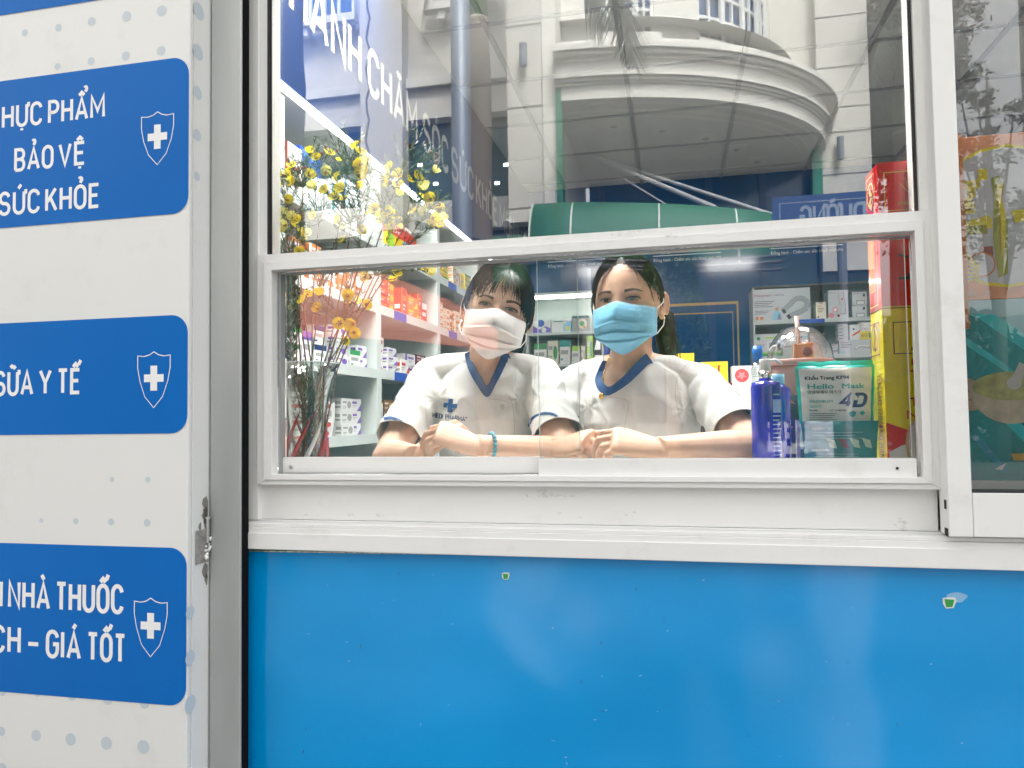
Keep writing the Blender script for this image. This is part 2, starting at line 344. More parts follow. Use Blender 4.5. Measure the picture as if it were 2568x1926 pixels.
lines_ = [[], [("THỰC", -26, 325, 103, 309, 64), ("PHẨM", 124, 307, 260, 292, 64), ("BẢO", 39, 427, 131, 418, 63), ("VỆ", 150, 416, 211, 409, 63), ("SỨC", 0, 538, 97, 530, 65), ("KHỎE", 117, 528, 247, 517, 65)],
          [("SỮA", -10, 990, 80, 988, 67), ("Y", 101, 987, 126, 986, 67), ("TẾ", 147, 986, 199, 984, 67)], [("CHUỖI", -150, 1515, 4, 1520, 72), ("NHÀ", 24, 1521, 122, 1526, 72), ("THUỐC", 143, 1527, 306, 1536, 74), ("MINH BẠ", -185, 1620, -30, 1629, 72), ("CH", -16, 1631, 48, 1636, 72), ("–", 71, 1640, 96, 1642, 72), ("GIÁ", 119, 1646, 199, 1651, 72), ("TỐT", 222, 1653, 312, 1659, 72)]]
shields = [None, (395, 345, 398, 280, 415), (386, 950, 385, 881, 1024), (378, 1570, 379, 1498, 1648)]
for k, (z0, z1) in enumerate(labs):
    lb = MB().add(rrect(-1.9, RX, z0, z1, .034, YF - .001), [tuple(range(20))]).build('blue_label', signblue, sb)
    lm = MB()
    for t, ua, va, ub, vb, h in lines_[k]:
        A = at(ua, va, YF - .001); B = at(ub, vb, YF - .001); A.z = B.z
        letter_mb(lm, t, A, B, (0, 0, 1), h / 1545, bold=.165, gap=.2, n_out=(0, -1, 0))
    if lm.v: lm.build('lettering', ink, lb)['kind'] = 'stuff'
    if shields[k]:
        u, v, _, vt, vb = shields[k]; c = at(u, v, YF - .001); zt = at(u, vt, YF).z; zb = at(u, vb, YF).z; hw = .0355; hgt = zt - zb
        half = [(0, zt), (.010, zt - .006), (.022, zt - .0085), (hw, zt - .007), (hw * 1.0, zt - .03), (hw * .86, zt - .055), (hw * .55, zt - hgt * .8), (0, zb)]
        out = half + [(-x, z) for x, z in half[-2:0:-1]]
        em = MB(); n = len(out); inn = [(x * .95, (zt + zb) / 2 + (z - (zt + zb) / 2) * .965) for x, z in out]
        em.add([(c.x + x, YF - .0014, z) for x, z in out] + [(c.x + x, YF - .0014, z) for x, z in inn], [(i, (i + 1) % n, n + (i + 1) % n, n + i) for i in range(n)])
        zc = (zt + zb) / 2 + .003; a, b = .0062 * 1.15, .0232
        em.add([(c.x + x, YF - .0015, zc + z) for x, z in ((-a, -b), (a, -b), (a, -a), (b * .9, -a), (b * .9, a), (a, a), (a, b), (-a, b), (-a, a), (-b * .9, a), (-b * .9, -a), (-a, -a))], [tuple(range(12))])
        em.build('shield_emblem', ink, lb)
# galvanised post with welded latch
po = thing('galvanised_post', 'grey galvanised steel post between the white sign box and the window', 'post')
MB().box((-.868, -.05, 0), (-.8005, -.0262, 3.4)).build('post_body', galv, po, bevel=.004)
MB().box((-.8002, -.0480, 0), (-.7996, -.0264, 3.4)).build('gasket', mat('gasket_black', (.006, .006, .007), .9, spec=.1), po)  # black strip standing in for the dark gap beside the post
MB().box((-.8400, -.0035, .0), (-.8165, .02, 3.4)).build('gasket', mat('gasket_black', (.006, .006, .007), .9, spec=.1), po)
MB().tube([(-.8335, .0, 0)] + [(-.8335 + random.uniform(-.001, .001), -.001 + random.uniform(-.001, .0005), z * .05) for z in range(1, 60)], .0022, 5).build('sealant_bead', mat('old_sealant', (.12, .12, .12), .7, var=.4, vscale=40), po)
lt = thing('latch', 'small welded steel latch plate with pin on the sign box edge', 'latch')
p = atx(500, 1410, -.87)
pl = MB().box((-.8690, -.089, 1.2 - .2355 - .032), (-.8675, -.052, 1.2 - .2355 + .030)).build('plate', mat('latch_steel', (.36, .34, .32), .5, metal=.4, var=.3, vscale=60), lt, bevel=.001)
MB().tube([(-.866, -.058, .968), (-.866, -.058, 1.012), (-.866, -.058, 1.0125), (-.866, -.058, 1.017)], [.0036, .0036, .006, .006], 12).build('pin', screwm, lt, smooth=False)
wd = MB()
for k in range(14): wd.ell((-.8655 + random.uniform(-.001, .001), -.058 + random.uniform(-.007, .006), .94 + random.random() * .04), [random.uniform(.0025, .0055)] * 3, n=8)
wd.build('weld', mat('weld_silver', (.7, .7, .68), .35, metal=.4), lt, smooth=True)
so_ = MB()
for (y, z, r) in ((-.056, 1.035, .012), (-.060, 1.02, .009), (-.055, 1.0, .008), (-.058, .915, .009), (-.055, .9, .006), (-.075, 1.0, .005)):
    pts = [(-.8699, max(-.107, min(-.0505, y + r * random.uniform(.6, 1.25) * math.cos(t))), z + r * 1.7 * random.uniform(.7, 1.2) * math.sin(t)) for t in [2 * PI * k / 16 for k in range(16)]]
    so_.add(pts, [tuple(range(16))])
so_.build('soot_mark', mat('soot', (.12, .10, .085), .9, alpha=.55), lt)['kind'] = 'stuff'
# ---- service window
sw = thing('service_window', 'white aluminium serving window with sliding clear panes in front of the pharmacists', 'window')
def bar(name, a, b, par, m=white_alu, bev=.0008): return MB().box(a, b).build(name, m, par, bevel=bev)
bar('frame_stile', (-.8160, -.004, 1.0045), (-.7935, .055, 2.6), sw); bar('frame_stile', (-.7930, .004, 1.5215), (-.7790, .055, 2.6), sw)
bar('glazing_bead', (-.7788, .004, 1.5215), (-.7765, .02, 2.6), sw, rubber)
def ring(name, x0, x1, z0, z1, wl_, wr, wb, wt, y0, y1, par, m=white_alu):
    """mitred frame of four bars"""
    o = [(x0, z0), (x1, z0), (x1, z1), (x0, z1)]; i = [(x0 + wl_, z0 + wb), (x1 - wr, z0 + wb), (x1 - wr, z1 - wt), (x0 + wl_, z1 - wt)]; g = .00035
    for k, nm in enumerate(('bottom_rail', 'side_stile', 'top_rail', 'side_stile')):
        a, b, c, d = o[k], o[(k + 1) % 4], i[(k + 1) % 4], i[k]
        if k % 2 == 0: a = (a[0] + g, a[1]); d = (d[0] + g, d[1]); b = (b[0] - g, b[1]); c = (c[0] - g, c[1])
        MB().prism([(q[0], y0, q[1]) for q in (a, b, c, d)], (0, y1 - y0, 0)).build(nm, m, par, bevel=.0005)
ring('outer', -.7925, .4065, 1.073, 1.5195, .0155, .012, .009, .0150, -.010, .0095, sw)
ring('inner', -.7763, .3938, 1.0826, 1.5037, .0170, .0125, .0095, .0165, -.014, .0095, sw)
ring('channel', -.7588, .3862, 1.0926, 1.4867, .006, .0012, .001, .003, .0100, .032, sw, mat('grey_channel', (.36, .37, .38), .4, metal=.3))
pane_m = glassmat('clear_pane', .09, (.985, .99, .985), haze=.006, grime=.045)
pane_u = glassmat('upper_glass', .125, (.96, .975, .97), haze=.006, grime=.035)
ed = mat('pane_edge', (.6, .68, .66), .2, spec=.8)
pn = MB().box((-.752, .026, 1.11), (-.1700, .029, 1.4855)).build('sliding_pane', pane_m, sw); MB().box((-.1698, .0258, 1.122), (-.1688, .0292, 1.4855)).build('pane_edge', ed, pn)
pn = MB().box((-.2400, .012, 1.11), (.3715, .015, 1.4855)).build('sliding_pane', pane_m, sw); MB().box((-.2412, .0118, 1.122), (-.2402, .0152, 1.4855)).build('pane_edge', ed, pn); MB().box((.3717, .0118, 1.1215), (.3727, .0152, 1.4855)).build('pane_edge', ed, pn)
r1 = MB().box((-.754, .018, 1.0935), (-.2365, .034, 1.1235)).build('pane_rail', white_alu, sw, bevel=.001)
r2 = MB().box((-.2405, -.006, 1.0905), (.3740, .016, 1.1215)).build('pane_rail', white_alu, sw, bevel=.001)
def screw(x, y, z, par, r=.0032, dk=False):
    s = MB().lathe([(0, .0), (r * .5, -.0002), (r, .0004), (r, .002)], (x, y, z), 14, M=Matrix.Rotation(-PI / 2, 3, 'X')).build('screw', dark if dk else screwm, par, smooth=True); return s
screw(-.735, .0165, 1.105, r1, .004); screw(.345, -.0075, 1.106, r2, .0022, True)
up = MB().box((-.7765, .010, 1.5215), (.3925, .016, 2.6)).build('upper_pane', pane_u, sw)
bar('frame_stile', (.3935, -.002, 1.5215), (.4065, .055, 2.6), sw); bar('glazing_bead', (.3915, .004, 1.5215), (.3932, .02, 2.6), sw, rubber)
bar('frame_head', (-.7765, -.002, 2.6005), (.3925, .055, 2.64), sw)
# apron and track below
bar('apron', (-.8160, .008, 1.0048), (.4065, .05, 1.0722), sw)
tk = thing('window_track', 'long white aluminium double track running under both windows', 'window track')
bar('track_groove', (-.8160, -.002, .9965), (2.2, .03, 1.0042), tk, white_alu2); bar('track_lip', (-.8160, -.024, .9945), (2.2, -.0205, 1.0010), tk)
bar('track_lip', (-.8160, -.013, .9905), (2.2, -.0105, 1.0016), tk); bar('track_face', (-.8160, -.026, .952), (2.2, -.001, .9940), tk)
bar('track_face', (-.8160, -.0285, .953), (2.2, -.0262, .9835), tk)
sm_ = MB(); rs_ = random.Random(4)
for u, v, ru, rv, Y_, n_ in ((1575, 585, 40, 7, -.0108, 16), (1010, 577, 10, 5, -.0108, 5), (1680, 592, 16, 4, -.0108, 6), (1380, 1243, 60, 4, .0072, 18), (1365, 1232, 8, 14, .0072, 7), (2262, 1318, 16, 22, .0072, 22), (1460, 1290, 120, 12, .0072, 7), (640, 1260, 8, 40, .0072, 8), (900, 1292, 200, 3, .0072, 10)):
    for k in range(n_):
        c = at(u + rs_.gauss(0, ru * .5), v + rs_.gauss(0, rv * .5), Y_); r_ = rs_.uniform(.0006, .0032)
        if c.x < -.812 or c.x > .40: continue
        sm_.add([(c.x + r_ * 1.6 * rs_.uniform(.4, 1.3) * math.cos(t), c.y - .0045 if Y_ < 0 else c.y, c.z + r_ * rs_.uniform(.4, 1.2) * math.sin(t)) for t in [2 * PI * j / 9 for j in range(9)]], [tuple(range(9))])
sm_.build('grime_marks', mat('grime', (.48, .42, .33), .9, alpha=.11), sw)['kind'] = 'stuff'
# ---- side window (slides in front) with its thick stile
YM = -.040
mx0, mx1 = at(2342, 330, YM).x, at(2402, 330, YM).x
s2 = thing('side_window', 'white framed sliding window with bright cartons stacked behind it', 'window')
zr1 = at(2500, 1232, YM).z; zr0 = at(2400, 1347, YM).z
MB().box((mx0, YM, zr0), (mx1, .0, 2.6)).build('side_stile', white_alu, s2, bevel=.0018)
MB().box((mx1 + .0006, YM + .001, zr0 + .0005), (2.2, .0, zr1 - .003)).build('bottom_rail', white_alu, s2, bevel=.001)
MB().box((mx1 + .0006, YM + .003, zr1 - .0028), (2.2, -.008, zr1)).build('gasket', rubber, s2)
MB().box((mx1 + .0003, YM + .006, zr1), (mx1 + .0016, -.012, 2.6)).build('gasket', rubber, s2)
MB().box((mx1 + .0016, -.024, zr1), (2.2, -.018, 2.6)).build('pane', glassmat('side_glass', .06, (.985, .99, .99), haze=.01), s2)
for z in (at(2366, 1267, YM).z, ): MB().box((mx0 - .0008, YM + .008, z - .007), (mx0 - .0001, YM + .016, z + .007)).build('drain_slot', dark, s2)
MB().box((mx0 - .0008, YM + .004, zr0), (mx0 - .0001, YM + .018, zr0 + .012)).build('drain_slot', dark, s2)
# ---- blue panel below
bluegl = bpy.data.materials.new('blue_vinyl'); bluegl.use_nodes = True; n, l = bluegl.node_tree.nodes, bluegl.node_tree.links; b = n['Principled BSDF']
b.inputs['Roughness'].default_value = .11; b.inputs['Specular IOR Level'].default_value = .45
tc = n.new('ShaderNodeTexCoord'); t1 = n.new('ShaderNodeTexNoise'); t1.inputs['Scale'].default_value = 2.2; t1.inputs['Detail'].default_value = 3; l.new(tc.outputs['Object'], t1.inputs[0])
cr = n.new('ShaderNodeValToRGB'); cr.color_ramp.elements[0].position = .35; cr.color_ramp.elements[0].color = (.0, .29, .69, 1); cr.color_ramp.elements[1].position = .7; cr.color_ramp.elements[1].color = (.0, .33, .77, 1)
l.new(t1.outputs[0], cr.inputs[0]); l.new(cr.outputs[0], b.inputs['Base Color'])
t2 = n.new('ShaderNodeTexNoise'); t2.inputs['Scale'].default_value = 2.2; t2.inputs['Detail'].default_value = 1.5; l.new(tc.outputs['Object'], t2.inputs[0])
bp = n.new('ShaderNodeBump'); bp.inputs['Strength'].default_value = .6; bp.inputs['Distance'].default_value = .06; l.new(t2.outputs[0], bp.inputs['Height'])
t3 = n.new('ShaderNodeTexNoise'); t3.inputs['Scale'].default_value = 260; l.new(tc.outputs['Object'], t3.inputs[0]); bp2 = n.new('ShaderNodeBump'); bp2.inputs['Strength'].default_value = .12; bp2.inputs['Distance'].default_value = .001; l.new(t3.outputs[0], bp2.inputs['Height']); l.new(bp.outputs[0], bp2.inputs['Normal']); l.new(bp2.outputs[0], b.inputs['Normal'])
green = mat('green_backing', (.03, .32, .06), .45); foil = mat('silver_film_edge', (.62, .58, .48), .35, metal=.5, var=.5, vscale=120)
wp = thing('wall_panel', 'glossy bright blue vinyl panel with two torn green spots under the window track', 'wall panel')
MB().box((-.8160, -.004, .0), (2.2, .029, .9515)).build('backing_board', green, wp)
nx = 60; vs = []; fs = []
for i in range(nx + 1):
    x = -.8158 + (2.2 + .8158) * i / nx; sag = .0075 * max(0, 1 - (x + .83) / .62) * min(1, (x + .8285) / .1 + .6)
    vs += [(x, -.0065, .0), (x, -.0065, .9512 - sag), (x, -.0050, .9512 - sag)]
for i in range(nx): a = i * 3; fs += [(a, a + 3, a + 4, a + 1), (a + 1, a + 4, a + 5, a + 2)]
MB().add(vs, fs).build('vinyl_sheet', bluegl, wp)
ft = MB(); 
for i in range(14):
    x = -.81 + i * .04; sag = .0075 * max(0, 1 - (x + .83) / .62); x2 = x + .04; s2_ = .0075 * max(0, 1 - (x2 + .83) / .62)
    ft.add([(x, -.0072, .9512 - sag - .0004), (x2, -.0072, .9512 - s2_ - .0004), (x2, -.0072, .9515 - s2_ + .0012), (x, -.0072, .9515 - sag + .0015 + random.uniform(0, .0008))], [(0, 1, 2, 3)])
ft.build('film_edge', foil, wp)
def chip(u, v, sc, par):
    c = at(u, v, -.007); M_ = []
    g = MB().add([(c.x + x * sc, -.0075, c.z + z * sc) for x, z in ((-.006, .005), (-.001, .006), (.006, .006), (.007, .002), (.004, -.005), (-.003, -.006), (-.006, -.001))], [tuple(range(7))]).build('torn_spot', mat('torn_white', (.75, .8, .78), .6), par)
    MB().add([(c.x + x * sc, -.0078, c.z + z * sc) for x, z in ((-.0045, .004), (.005, .0035), (.003, -.004), (-.003, -.0045))], [tuple(range(4))]).build('green_core', green, g)
sc_ = MB(); rs_ = random.Random(21)
for u, v, L, a_ in [(1510, 1784, 5, .5), (1520, 1781, 3, .5), (1388, 1858, 5, -.2), (1492, 1805, 4, .2), (760, 1885, 7, 1.4), (905, 1620, 6, 1.5), (870, 1610, 3, .3)] + [(rs_.uniform(640, 2560), rs_.uniform(1420, 1920), rs_.uniform(1, 4), rs_.uniform(0, 3)) for _ in range(46)]:
    c = at(u, v, -.007); l_ = L / 1450 * 1.2; dx, dz_ = math.cos(a_) * l_, math.sin(a_) * l_; w_ = .0005
    sc_.add([(c.x - dx, -.0069, c.z - dz_), (c.x + dz_ * .15 + w_, -.0069, c.z - w_), (c.x + dx, -.0069, c.z + dz_), (c.x - w_, -.0069, c.z + w_)], [(0, 1, 2, 3)], rs_.randrange(2))
sc_.build('scuff_marks', [mat('scuff_dark', (.01, .06, .12), .8), mat('scuff_pale', (.35, .55, .7), .8)], wp)['kind'] = 'stuff'
chip(1268, 1445, 1.1, wp); chip(2380, 1512, 1.5, wp)
MB().add([(at(2400, 1498, -.007).x + .014 * math.cos(t) * (1 + .2 * math.sin(3 * t)), -.0074, at(2400, 1498, -.007).z + .008 * math.sin(t)) for t in [2 * PI * k / 18 for k in range(18)]], [tuple(range(18))]).build('adhesive_mark', mat('adhesive', (.25, .5, .75), .5), wp)
# street pavement in front
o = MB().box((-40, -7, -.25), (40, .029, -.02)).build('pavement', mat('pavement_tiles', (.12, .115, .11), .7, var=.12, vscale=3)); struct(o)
o = MB().box((-40, -60, -.40), (40, -7.0, -.15)).build('road', mat('asphalt', (.07, .07, .072), .85, var=.15, vscale=5)); struct(o)
def grd(u, v):          # ground spot mirrored at a panel pixel, for the added pale reflection patches
    d = FWD + RGT * ((u - 1284) / FL) + UPV * ((963 - v) / FL); k = (-.012 - CAM.z) / d.z; q = CAM + d * k; return (q.x, -q.y, -.016)
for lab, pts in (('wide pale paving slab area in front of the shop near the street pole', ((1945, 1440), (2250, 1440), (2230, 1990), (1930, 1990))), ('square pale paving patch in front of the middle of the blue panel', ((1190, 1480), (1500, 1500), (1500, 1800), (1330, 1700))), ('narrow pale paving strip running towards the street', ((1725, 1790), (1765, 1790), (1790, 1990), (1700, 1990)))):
    q = [grd(*p) for p in pts]; struct(MB().prism(q, (0, 0, -.006)).build('pavement_patch', mat('pale_paving', (.38, .37, .35), .5, var=.05)), label=lab)  # added pale patches, outlined to put lighter reflections into the blue panel
# ================================================================ INSIDE: overhead board, back wall prints
ob = thing('overhead_sign_board', 'navy blue board with grey lettering above the lit medicine shelving', 'sign board')
navy = mat('navy_board', (.006, .024, .09), .3, var=.1, vscale=2)
MB().box((-1.74, .07, 2.205), (XS, 4.49, 2.99)).build('board', navy, ob)
lm = MB(); grey = mat('grey_lettering', (.36, .355, .36), .5)
for t, y0, y1 in (("ĐỒNG", .10, .60), ("HÀNH", .71, 1.215), ("CHĂM", 1.297, 1.828), ("SÓC", 1.925, 2.302), ("SỨC", 2.371, 2.793), ("KHỎE", 2.863, 3.371), ("MỌI", 3.46, 3.80), ("NHÀ", 3.89, 4.35)):
    letter_mb(lm, t, (XS, y0, 2.452), (XS, y1, 2.452), (0, 0, 1), .165, bold=.17, n_out=(1, 0, 0), lift=.001)
lm.build('lettering', grey, ob)['kind'] = 'stuff'
# prints on the back wall
wh = mat('wall_print_white', (.80, .82, .85), .4); gold = mat('wall_print_gold', (.42, .25, .05), .35)
for k, (u0, v0, u1, v1, us0, us1, vs_) in enumerate(((1374, 650, 1525, 639, 1374, 1525, 668), (1638, 635, 1808, 624, 1640, 1808, 650), (1932, 616, 2113, 607, 1932, 2113, 634))):
    Y = YB - .001
    A, B = at(u0, v0 + 2, Y), at(u1, v1 + 2, Y); B.z = A.z
    wt = tag(MB().box((A.x - .03, YB - .004, A.z - .12), (B.x + .03, YB - .0005, A.z + .22)).build('wall_sign', backblue), ['blue wall sign with white lettering, seen over the white masked pharmacist', 'blue wall sign with white lettering, behind the blue masked pharmacist', 'blue wall sign with white lettering, above the shelf of device boxes'][k], 'wall sign', 'lettered signs high on the back wall')
    m_ = MB(); A.y = B.y = YB - .0045
    letter_mb(m_, "MEDI PHARMA", A, B, (0, 0, 1), .068, bold=.13, n_out=(0, -1, 0))
    m_.add([(A.x, YB - .0050, A.z - .022), (B.x, YB - .0050, A.z - .022), (B.x, YB - .0050, A.z - .016), (A.x, YB - .0050, A.z - .016)], [(0, 1, 2, 3)])
    font_mb(m_, "Đồng hành - Chăm sóc sức khoẻ mọi nhà", A + Vector((0, 0, -.065)), B + Vector((0, 0, -.065)), (0, 0, 1), .024, n_out=(0, -1, 0), lift=.0006)
    m_.build('lettering', wh, wt)['kind'] = 'stuff'
wf = thing('wall_frame', 'double gold line frame on the navy back wall beside the ponytail', 'wall print')
for (ua, va, ub, vb, w_) in ((1500, 762, 1851, 755, .020), (1500, 786, 1838, 781, .008)):
    p0, p1 = at(ua, va, YB - .002), at(ub, vb, YB - .002); zt = p1.z
    MB().box((p0.x, YB - .004, zt - w_), (p1.x, YB - .0012, zt)).build('frame_line', gold, wf)
    MB().box((p1.x - w_ * .6, YB - .0042, .95), (p1.x + .0002, YB - .0013, zt - w_ - .0004)).build('frame_line', gold, wf)
# ================================================================ ACROSS THE STREET (what the glass mirrors)
YW = 13.0
cream = mat('cream_render', (.60, .585, .545), .8, var=.05, vscale=.8, dirt=.06); cream2 = mat('cream_trim', (.68, .67, .63), .75, var=.03, dirt=.1)
seam = mat('wall_seam', (.22, .21, .20), .8); teal = mat('teal_glass', (.005, .055, .065), .12, spec=.6); bluepane = mat('blue_window_glass', (.03, .085, .20), .1, spec=.7)
greenm = mat('green_canvas', (.02, .125, .06), .6, var=.08, vscale=2); poleg = mat('pole_grey', (.16, .19, .24), .5, metal=.3, var=.05)
frw = mat('window_white', (.72, .73, .72), .5)
bd = thing('building', 'cream building with a round balcony and white windows across the street', 'building')
def R(u, v, D): return refl(u, v, D)
def rbox(u0, u1, D, z0, z1, dep, name, m, par, extra=0):
    x0, x1 = R(u0, 300, D).x, R(u1, 300, D).x
    return MB().box((x0, -D - dep, z0), (x1, -D + extra, z1)).build(name, m, par)
ZT = 16.0
# main wall, storeys: dark ground floor glazing below, cream above
x_l = R(560, 300, YW).x; x_r = R(2172, 240, YW).x; x_p = R(2046, 300, YW).x; x_w = R(1272, 300, YW).x; x_w2 = R(1388, 300, 9.45).x
zs = 5.75
MB().box((x_w2 + .003, -YW - .4, zs), (x_p, -YW, ZT)).build('wall', cream, bd)
MB().box((x_p + .002, -YW - .5, 3.7), (x_r, -YW + .25, ZT)).build('wall', cream, bd); MB().box((x_p + .002, -YW - .5, -.15), (x_r, -YW + .1, 3.698)).build('shop_glazing', teal, bd)
# recess wall to the left with window openings
xa, xb = R(742, 200, YW).x, R(1272, 200, YW).x
MB().box((xa - 9, -YW - .4, 7.36), (xb, -YW, 8.45)).build('wall', cream, bd); MB().box((xa - 9, -YW - .4, 8.455), (xb, -YW - .12, ZT)).build('wall', cream, bd)
MB().box((xa - 9, -YW - .6, -.15), (xb - .002, -YW - .3, 7.359)).build('storefront', teal, bd)
MB().box((xa - 9, -YW - .29, 5.0), (xb - .003, -YW - .02, 5.62)).build('band', cream2, bd)
for u, v in ((1052, 413), (1092, 460), (1246, 458), (1268, 412)):
    p = R(u, v, YW + .28); MB().box((p.x - .05, -YW - .29, p.z - .03), (p.x + .05, -YW - .27, p.z + .03)).build('shop_light', mat('shop_light', (1, 1, 1), .5, emit=(.9, 1, 1), emit_s=4), bd)  # glowing boxes standing in for downlights mirrored in the glazing
MB().box((xa - 9, -YW, 8.0), (xb, -YW + .12, 8.2)).build('ledge', cream2, bd)
x0, x1 = R(905, 300, YW - .3).x, R(1010, 300, YW - .3).x
MB().box((x0, -YW + .002, 5.0), (x1, -YW + .35, ZT)).build('pilaster', cream, bd)
for u0, u1, v0 in ((742, 885, 62), (1080, 1235, 18)):
    a, b = R(u0, v0, YW), R(u1, v0, YW); w = MB().box((a.x, -YW - .10, a.z), (b.x, -YW - .05, a.z + 1.9)).build('window', bluepane, bd)
    MB().box((a.x - .12, -YW + .001, a.z - .16), (b.x + .12, -YW + .22, a.z)).build('sill', cream2, w)
    for k in range(5): x = a.x + (b.x - a.x) * k / 4; MB().box((x - .03, -YW - .048, a.z + .002), (x + .03, -YW + .02, a.z + 1.9)).build('frame', frw, w)
    MB().box((a.x + .2, -YW + .002, a.z - .34), (a.x + .34, -YW + .16, a.z - .165)).build('bracket', cream2, w)
    for zz_ in (.62, 1.25): MB().box((a.x, -YW - .0485, a.z + zz_), (b.x, -YW + .01, a.z + zz_ + .05)).build('glazing_bar', frw, w)
# wing block in front (its wall carries the dark lamp)
DW = 9.45
xw0, xw1 = R(1272, 300, DW).x, R(1358, 300, DW).x; xe = R(1392, 300, DW).x
zwb = R(1300, 556, DW).z
MB().box((xw0, -YW - .3, zwb), (xw1, -DW, ZT)).build('wing_wall', cream, bd); MB().box((xw1 + .002, -YW - .3, zwb), (xe, -DW - .12, ZT)).build('wing_wall', cream2, bd); MB().box((xw0, -YW - .3, -.15), (xe, -DW - .3, zwb - .002)).build('shop_glazing', teal, bd)
for v in (266, 60, 520): z = R(1320, v, DW).z; MB().box((xw0 - .01, -DW - .002, z - .012), (xw1 + .004, -DW + .004, z + .012)).build('joint', seam, bd)
for v in (38, 166, 268, 330, 436): z = R(2100, v, YW - .25).z; MB().box((x_p, -YW + .249, z - .010), (x_r + .01, -YW + .256, z + .010)).build('joint', seam, bd)
# green glazed corner posts of the entrance
MB().box((xe, -DW - .3, R(1400, 545, DW).z), (xe + .09, -DW - .05, R(1400, 215, DW).z)).build('corner_glass', mat('green_glass_edge', (.02, .2, .12), .3), bd)
MB().box((R(2040, 500, YW - .5).x, -YW + .3, R(2050, 540, YW - .5).z), (R(2066, 500, YW - .5).x, -YW + .5, R(2050, 380, YW).z)).build('corner_glass', MATS['green_glass_edge'], bd)
MB().box((xe + .1, -YW - .3, -.15), (x_p, -YW - .05, zs - .02)).build('entrance_glazing', teal, bd)
for u in (1500, 1770, 1905): x = R(u, 480, YW).x; MB().box((x, -YW - .04, 2), (x + .12, -YW + .02, zs - .03)).build('entrance_post', mat('dark_post', (.03, .05, .06), .4), bd)
# round balcony: half ellipse, centre at x_c, radii a (along) and b (out)
x_c = R(1393, 300, 9.5).x; aa = R(2062, 300, YW).x - x_c
def soffz(u, v, D): return R(u, v, D).z
bout = 3.5
# choose storey height so the soffit edge passes where the glass shows it
ZS = R(1700, 270, YW - bout * .80).z
def ell_band(z0, z1, da, db, name, m, n=40, inner=.3):
    vs = []; fs = []
    for k in range(n + 1):
        t = PI / 2 * k / n; c, s = math.cos(t), math.sin(t)
        for (a_, b_) in ((aa + da, bout + db), (aa + da - inner, bout + db - inner)):
            for z in (z0, z1): vs.append((x_c + a_ * c, -YW + b_ * s, z))
    for k in range(n): i = 4 * k; j = i + 4; fs += [(i, j, j + 1, i + 1), (i + 2, i + 3, j + 3, j + 2), (i + 1, j + 1, j + 3, i + 3), (i, i + 2, j + 2, j)]
    MB().add(vs, fs).build(name, m, bd, smooth=False)
H0 = ZS
for z0, z1, d in ((0, .42, 0), (.42, .50, .03), (.50, .60, .07), (.60, .66, .12), (.66, 1.12, .05), (1.12, 1.22, .10), (1.22, 1.34, .17), (1.34, 1.50, .22), (1.50, 1.58, .14), (1.58, 1.78, .02)):
    ell_band(H0 + z0 * .5 + .002, H0 + z1 * .5, d, d, 'balcony_band', cream2)
for z0, z1, d in ((-.05, .0, -.12), (-.10, -.05, -.28), (-.14, -.10, -.40)): ell_band(H0 + z0 + .001, H0 + z1, d, d, 'soffit_moulding', cream, inner=.5)
vs = [(x_c, -YW, H0 - .09)]; n_ = 40
for k in range(n_ + 1): t = PI / 2 * k / n_; vs.append((x_c + (aa - .5) * math.cos(t), -YW + (bout - .5) * math.sin(t), H0 - .09))
vs2 = [(p[0], p[1], p[2] + 1.6) for p in vs]; k0 = len(vs)
MB().add(vs + vs2, [(0, i, i + 1) for i in range(1, n_ + 1)] + [(k0, k0 + i + 1, k0 + i) for i in range(1, n_ + 1)]).build('soffit', mat('soffit_paint', (.55, .54, .51), .8), bd)
for u, v in ((1540, 310), (1660, 322), (1770, 342), (1848, 370), (1900, 400)):
    p = None
    lo, hi = 8.0, 13.0
    for _ in range(30):
        D = (lo + hi) / 2
        if R(u, v, D).z > H0 - .1: hi = D
        else: lo = D
    p = R(u, v, D); w = MB().box((p.x - .16, p.y - .16, H0 - .125), (p.x + .16, p.y + .16, H0 - .0905)).build('downlight', cream2, bd); MB().ell((p.x, p.y, H0 - .13), (.06, .06, .03), n=10).build('bulb', dark, w, smooth=True)
# curved bay above the balcony with white windows
ba, bb = aa * .80, bout * .80; nb = 14; zb0 = H0 + .70
def bay(t, off=0): return Vector((x_c + (ba + off) * math.cos(t), -YW + (bb + off) * math.sin(t), 0))
def baywall(t0, t1, z0, z1, name, m, off=0, th=.15, n=6, par=None):
    vs = []; fs = []
    for k in range(n + 1):
        t = t0 + (t1 - t0) * k / n
        for o_ in (off, off - th):
            p = bay(t, o_)
            for z in (z0, z1): vs.append((p.x, p.y, z))
    for k in range(n): i = 4 * k; j = i + 4; fs += [(i, i + 1, j + 1, j), (i + 2, j + 2, j + 3, i + 3), (i + 1, i + 3, j + 3, j + 1), (i, j, j + 2, i + 2)]
    fs += [(0, 2, 3, 1), (4 * n, 4 * n + 1, 4 * n + 3, 4 * n + 2)]
    return MB().add(vs, fs).build(name, m, par or bd)
rd = math.radians
def utheta(u, v=60):
    best = None
    for k in range(400):
        t = PI / 2 * k / 400; p = bay(t)
        q = Vector((p.x, -p.y, R(u, v, -p.y).z)) - CAM; uu = 1284 + FL * q.dot(RGT) / q.dot(FWD)
        if best is None or abs(uu - u) < best[0]: best = (abs(uu - u), t)
    return best[1]
wins = [(1500, 1640), (1750, 1925)]
tw = [(utheta(b_), utheta(a_)) for a_, b_ in wins]       # decreasing theta to the right
edges = [0.02] + [x for p in reversed(tw) for x in p] + [PI / 2]
zwin0 = zb0 + .62; zwin1 = zb0 + 3.1
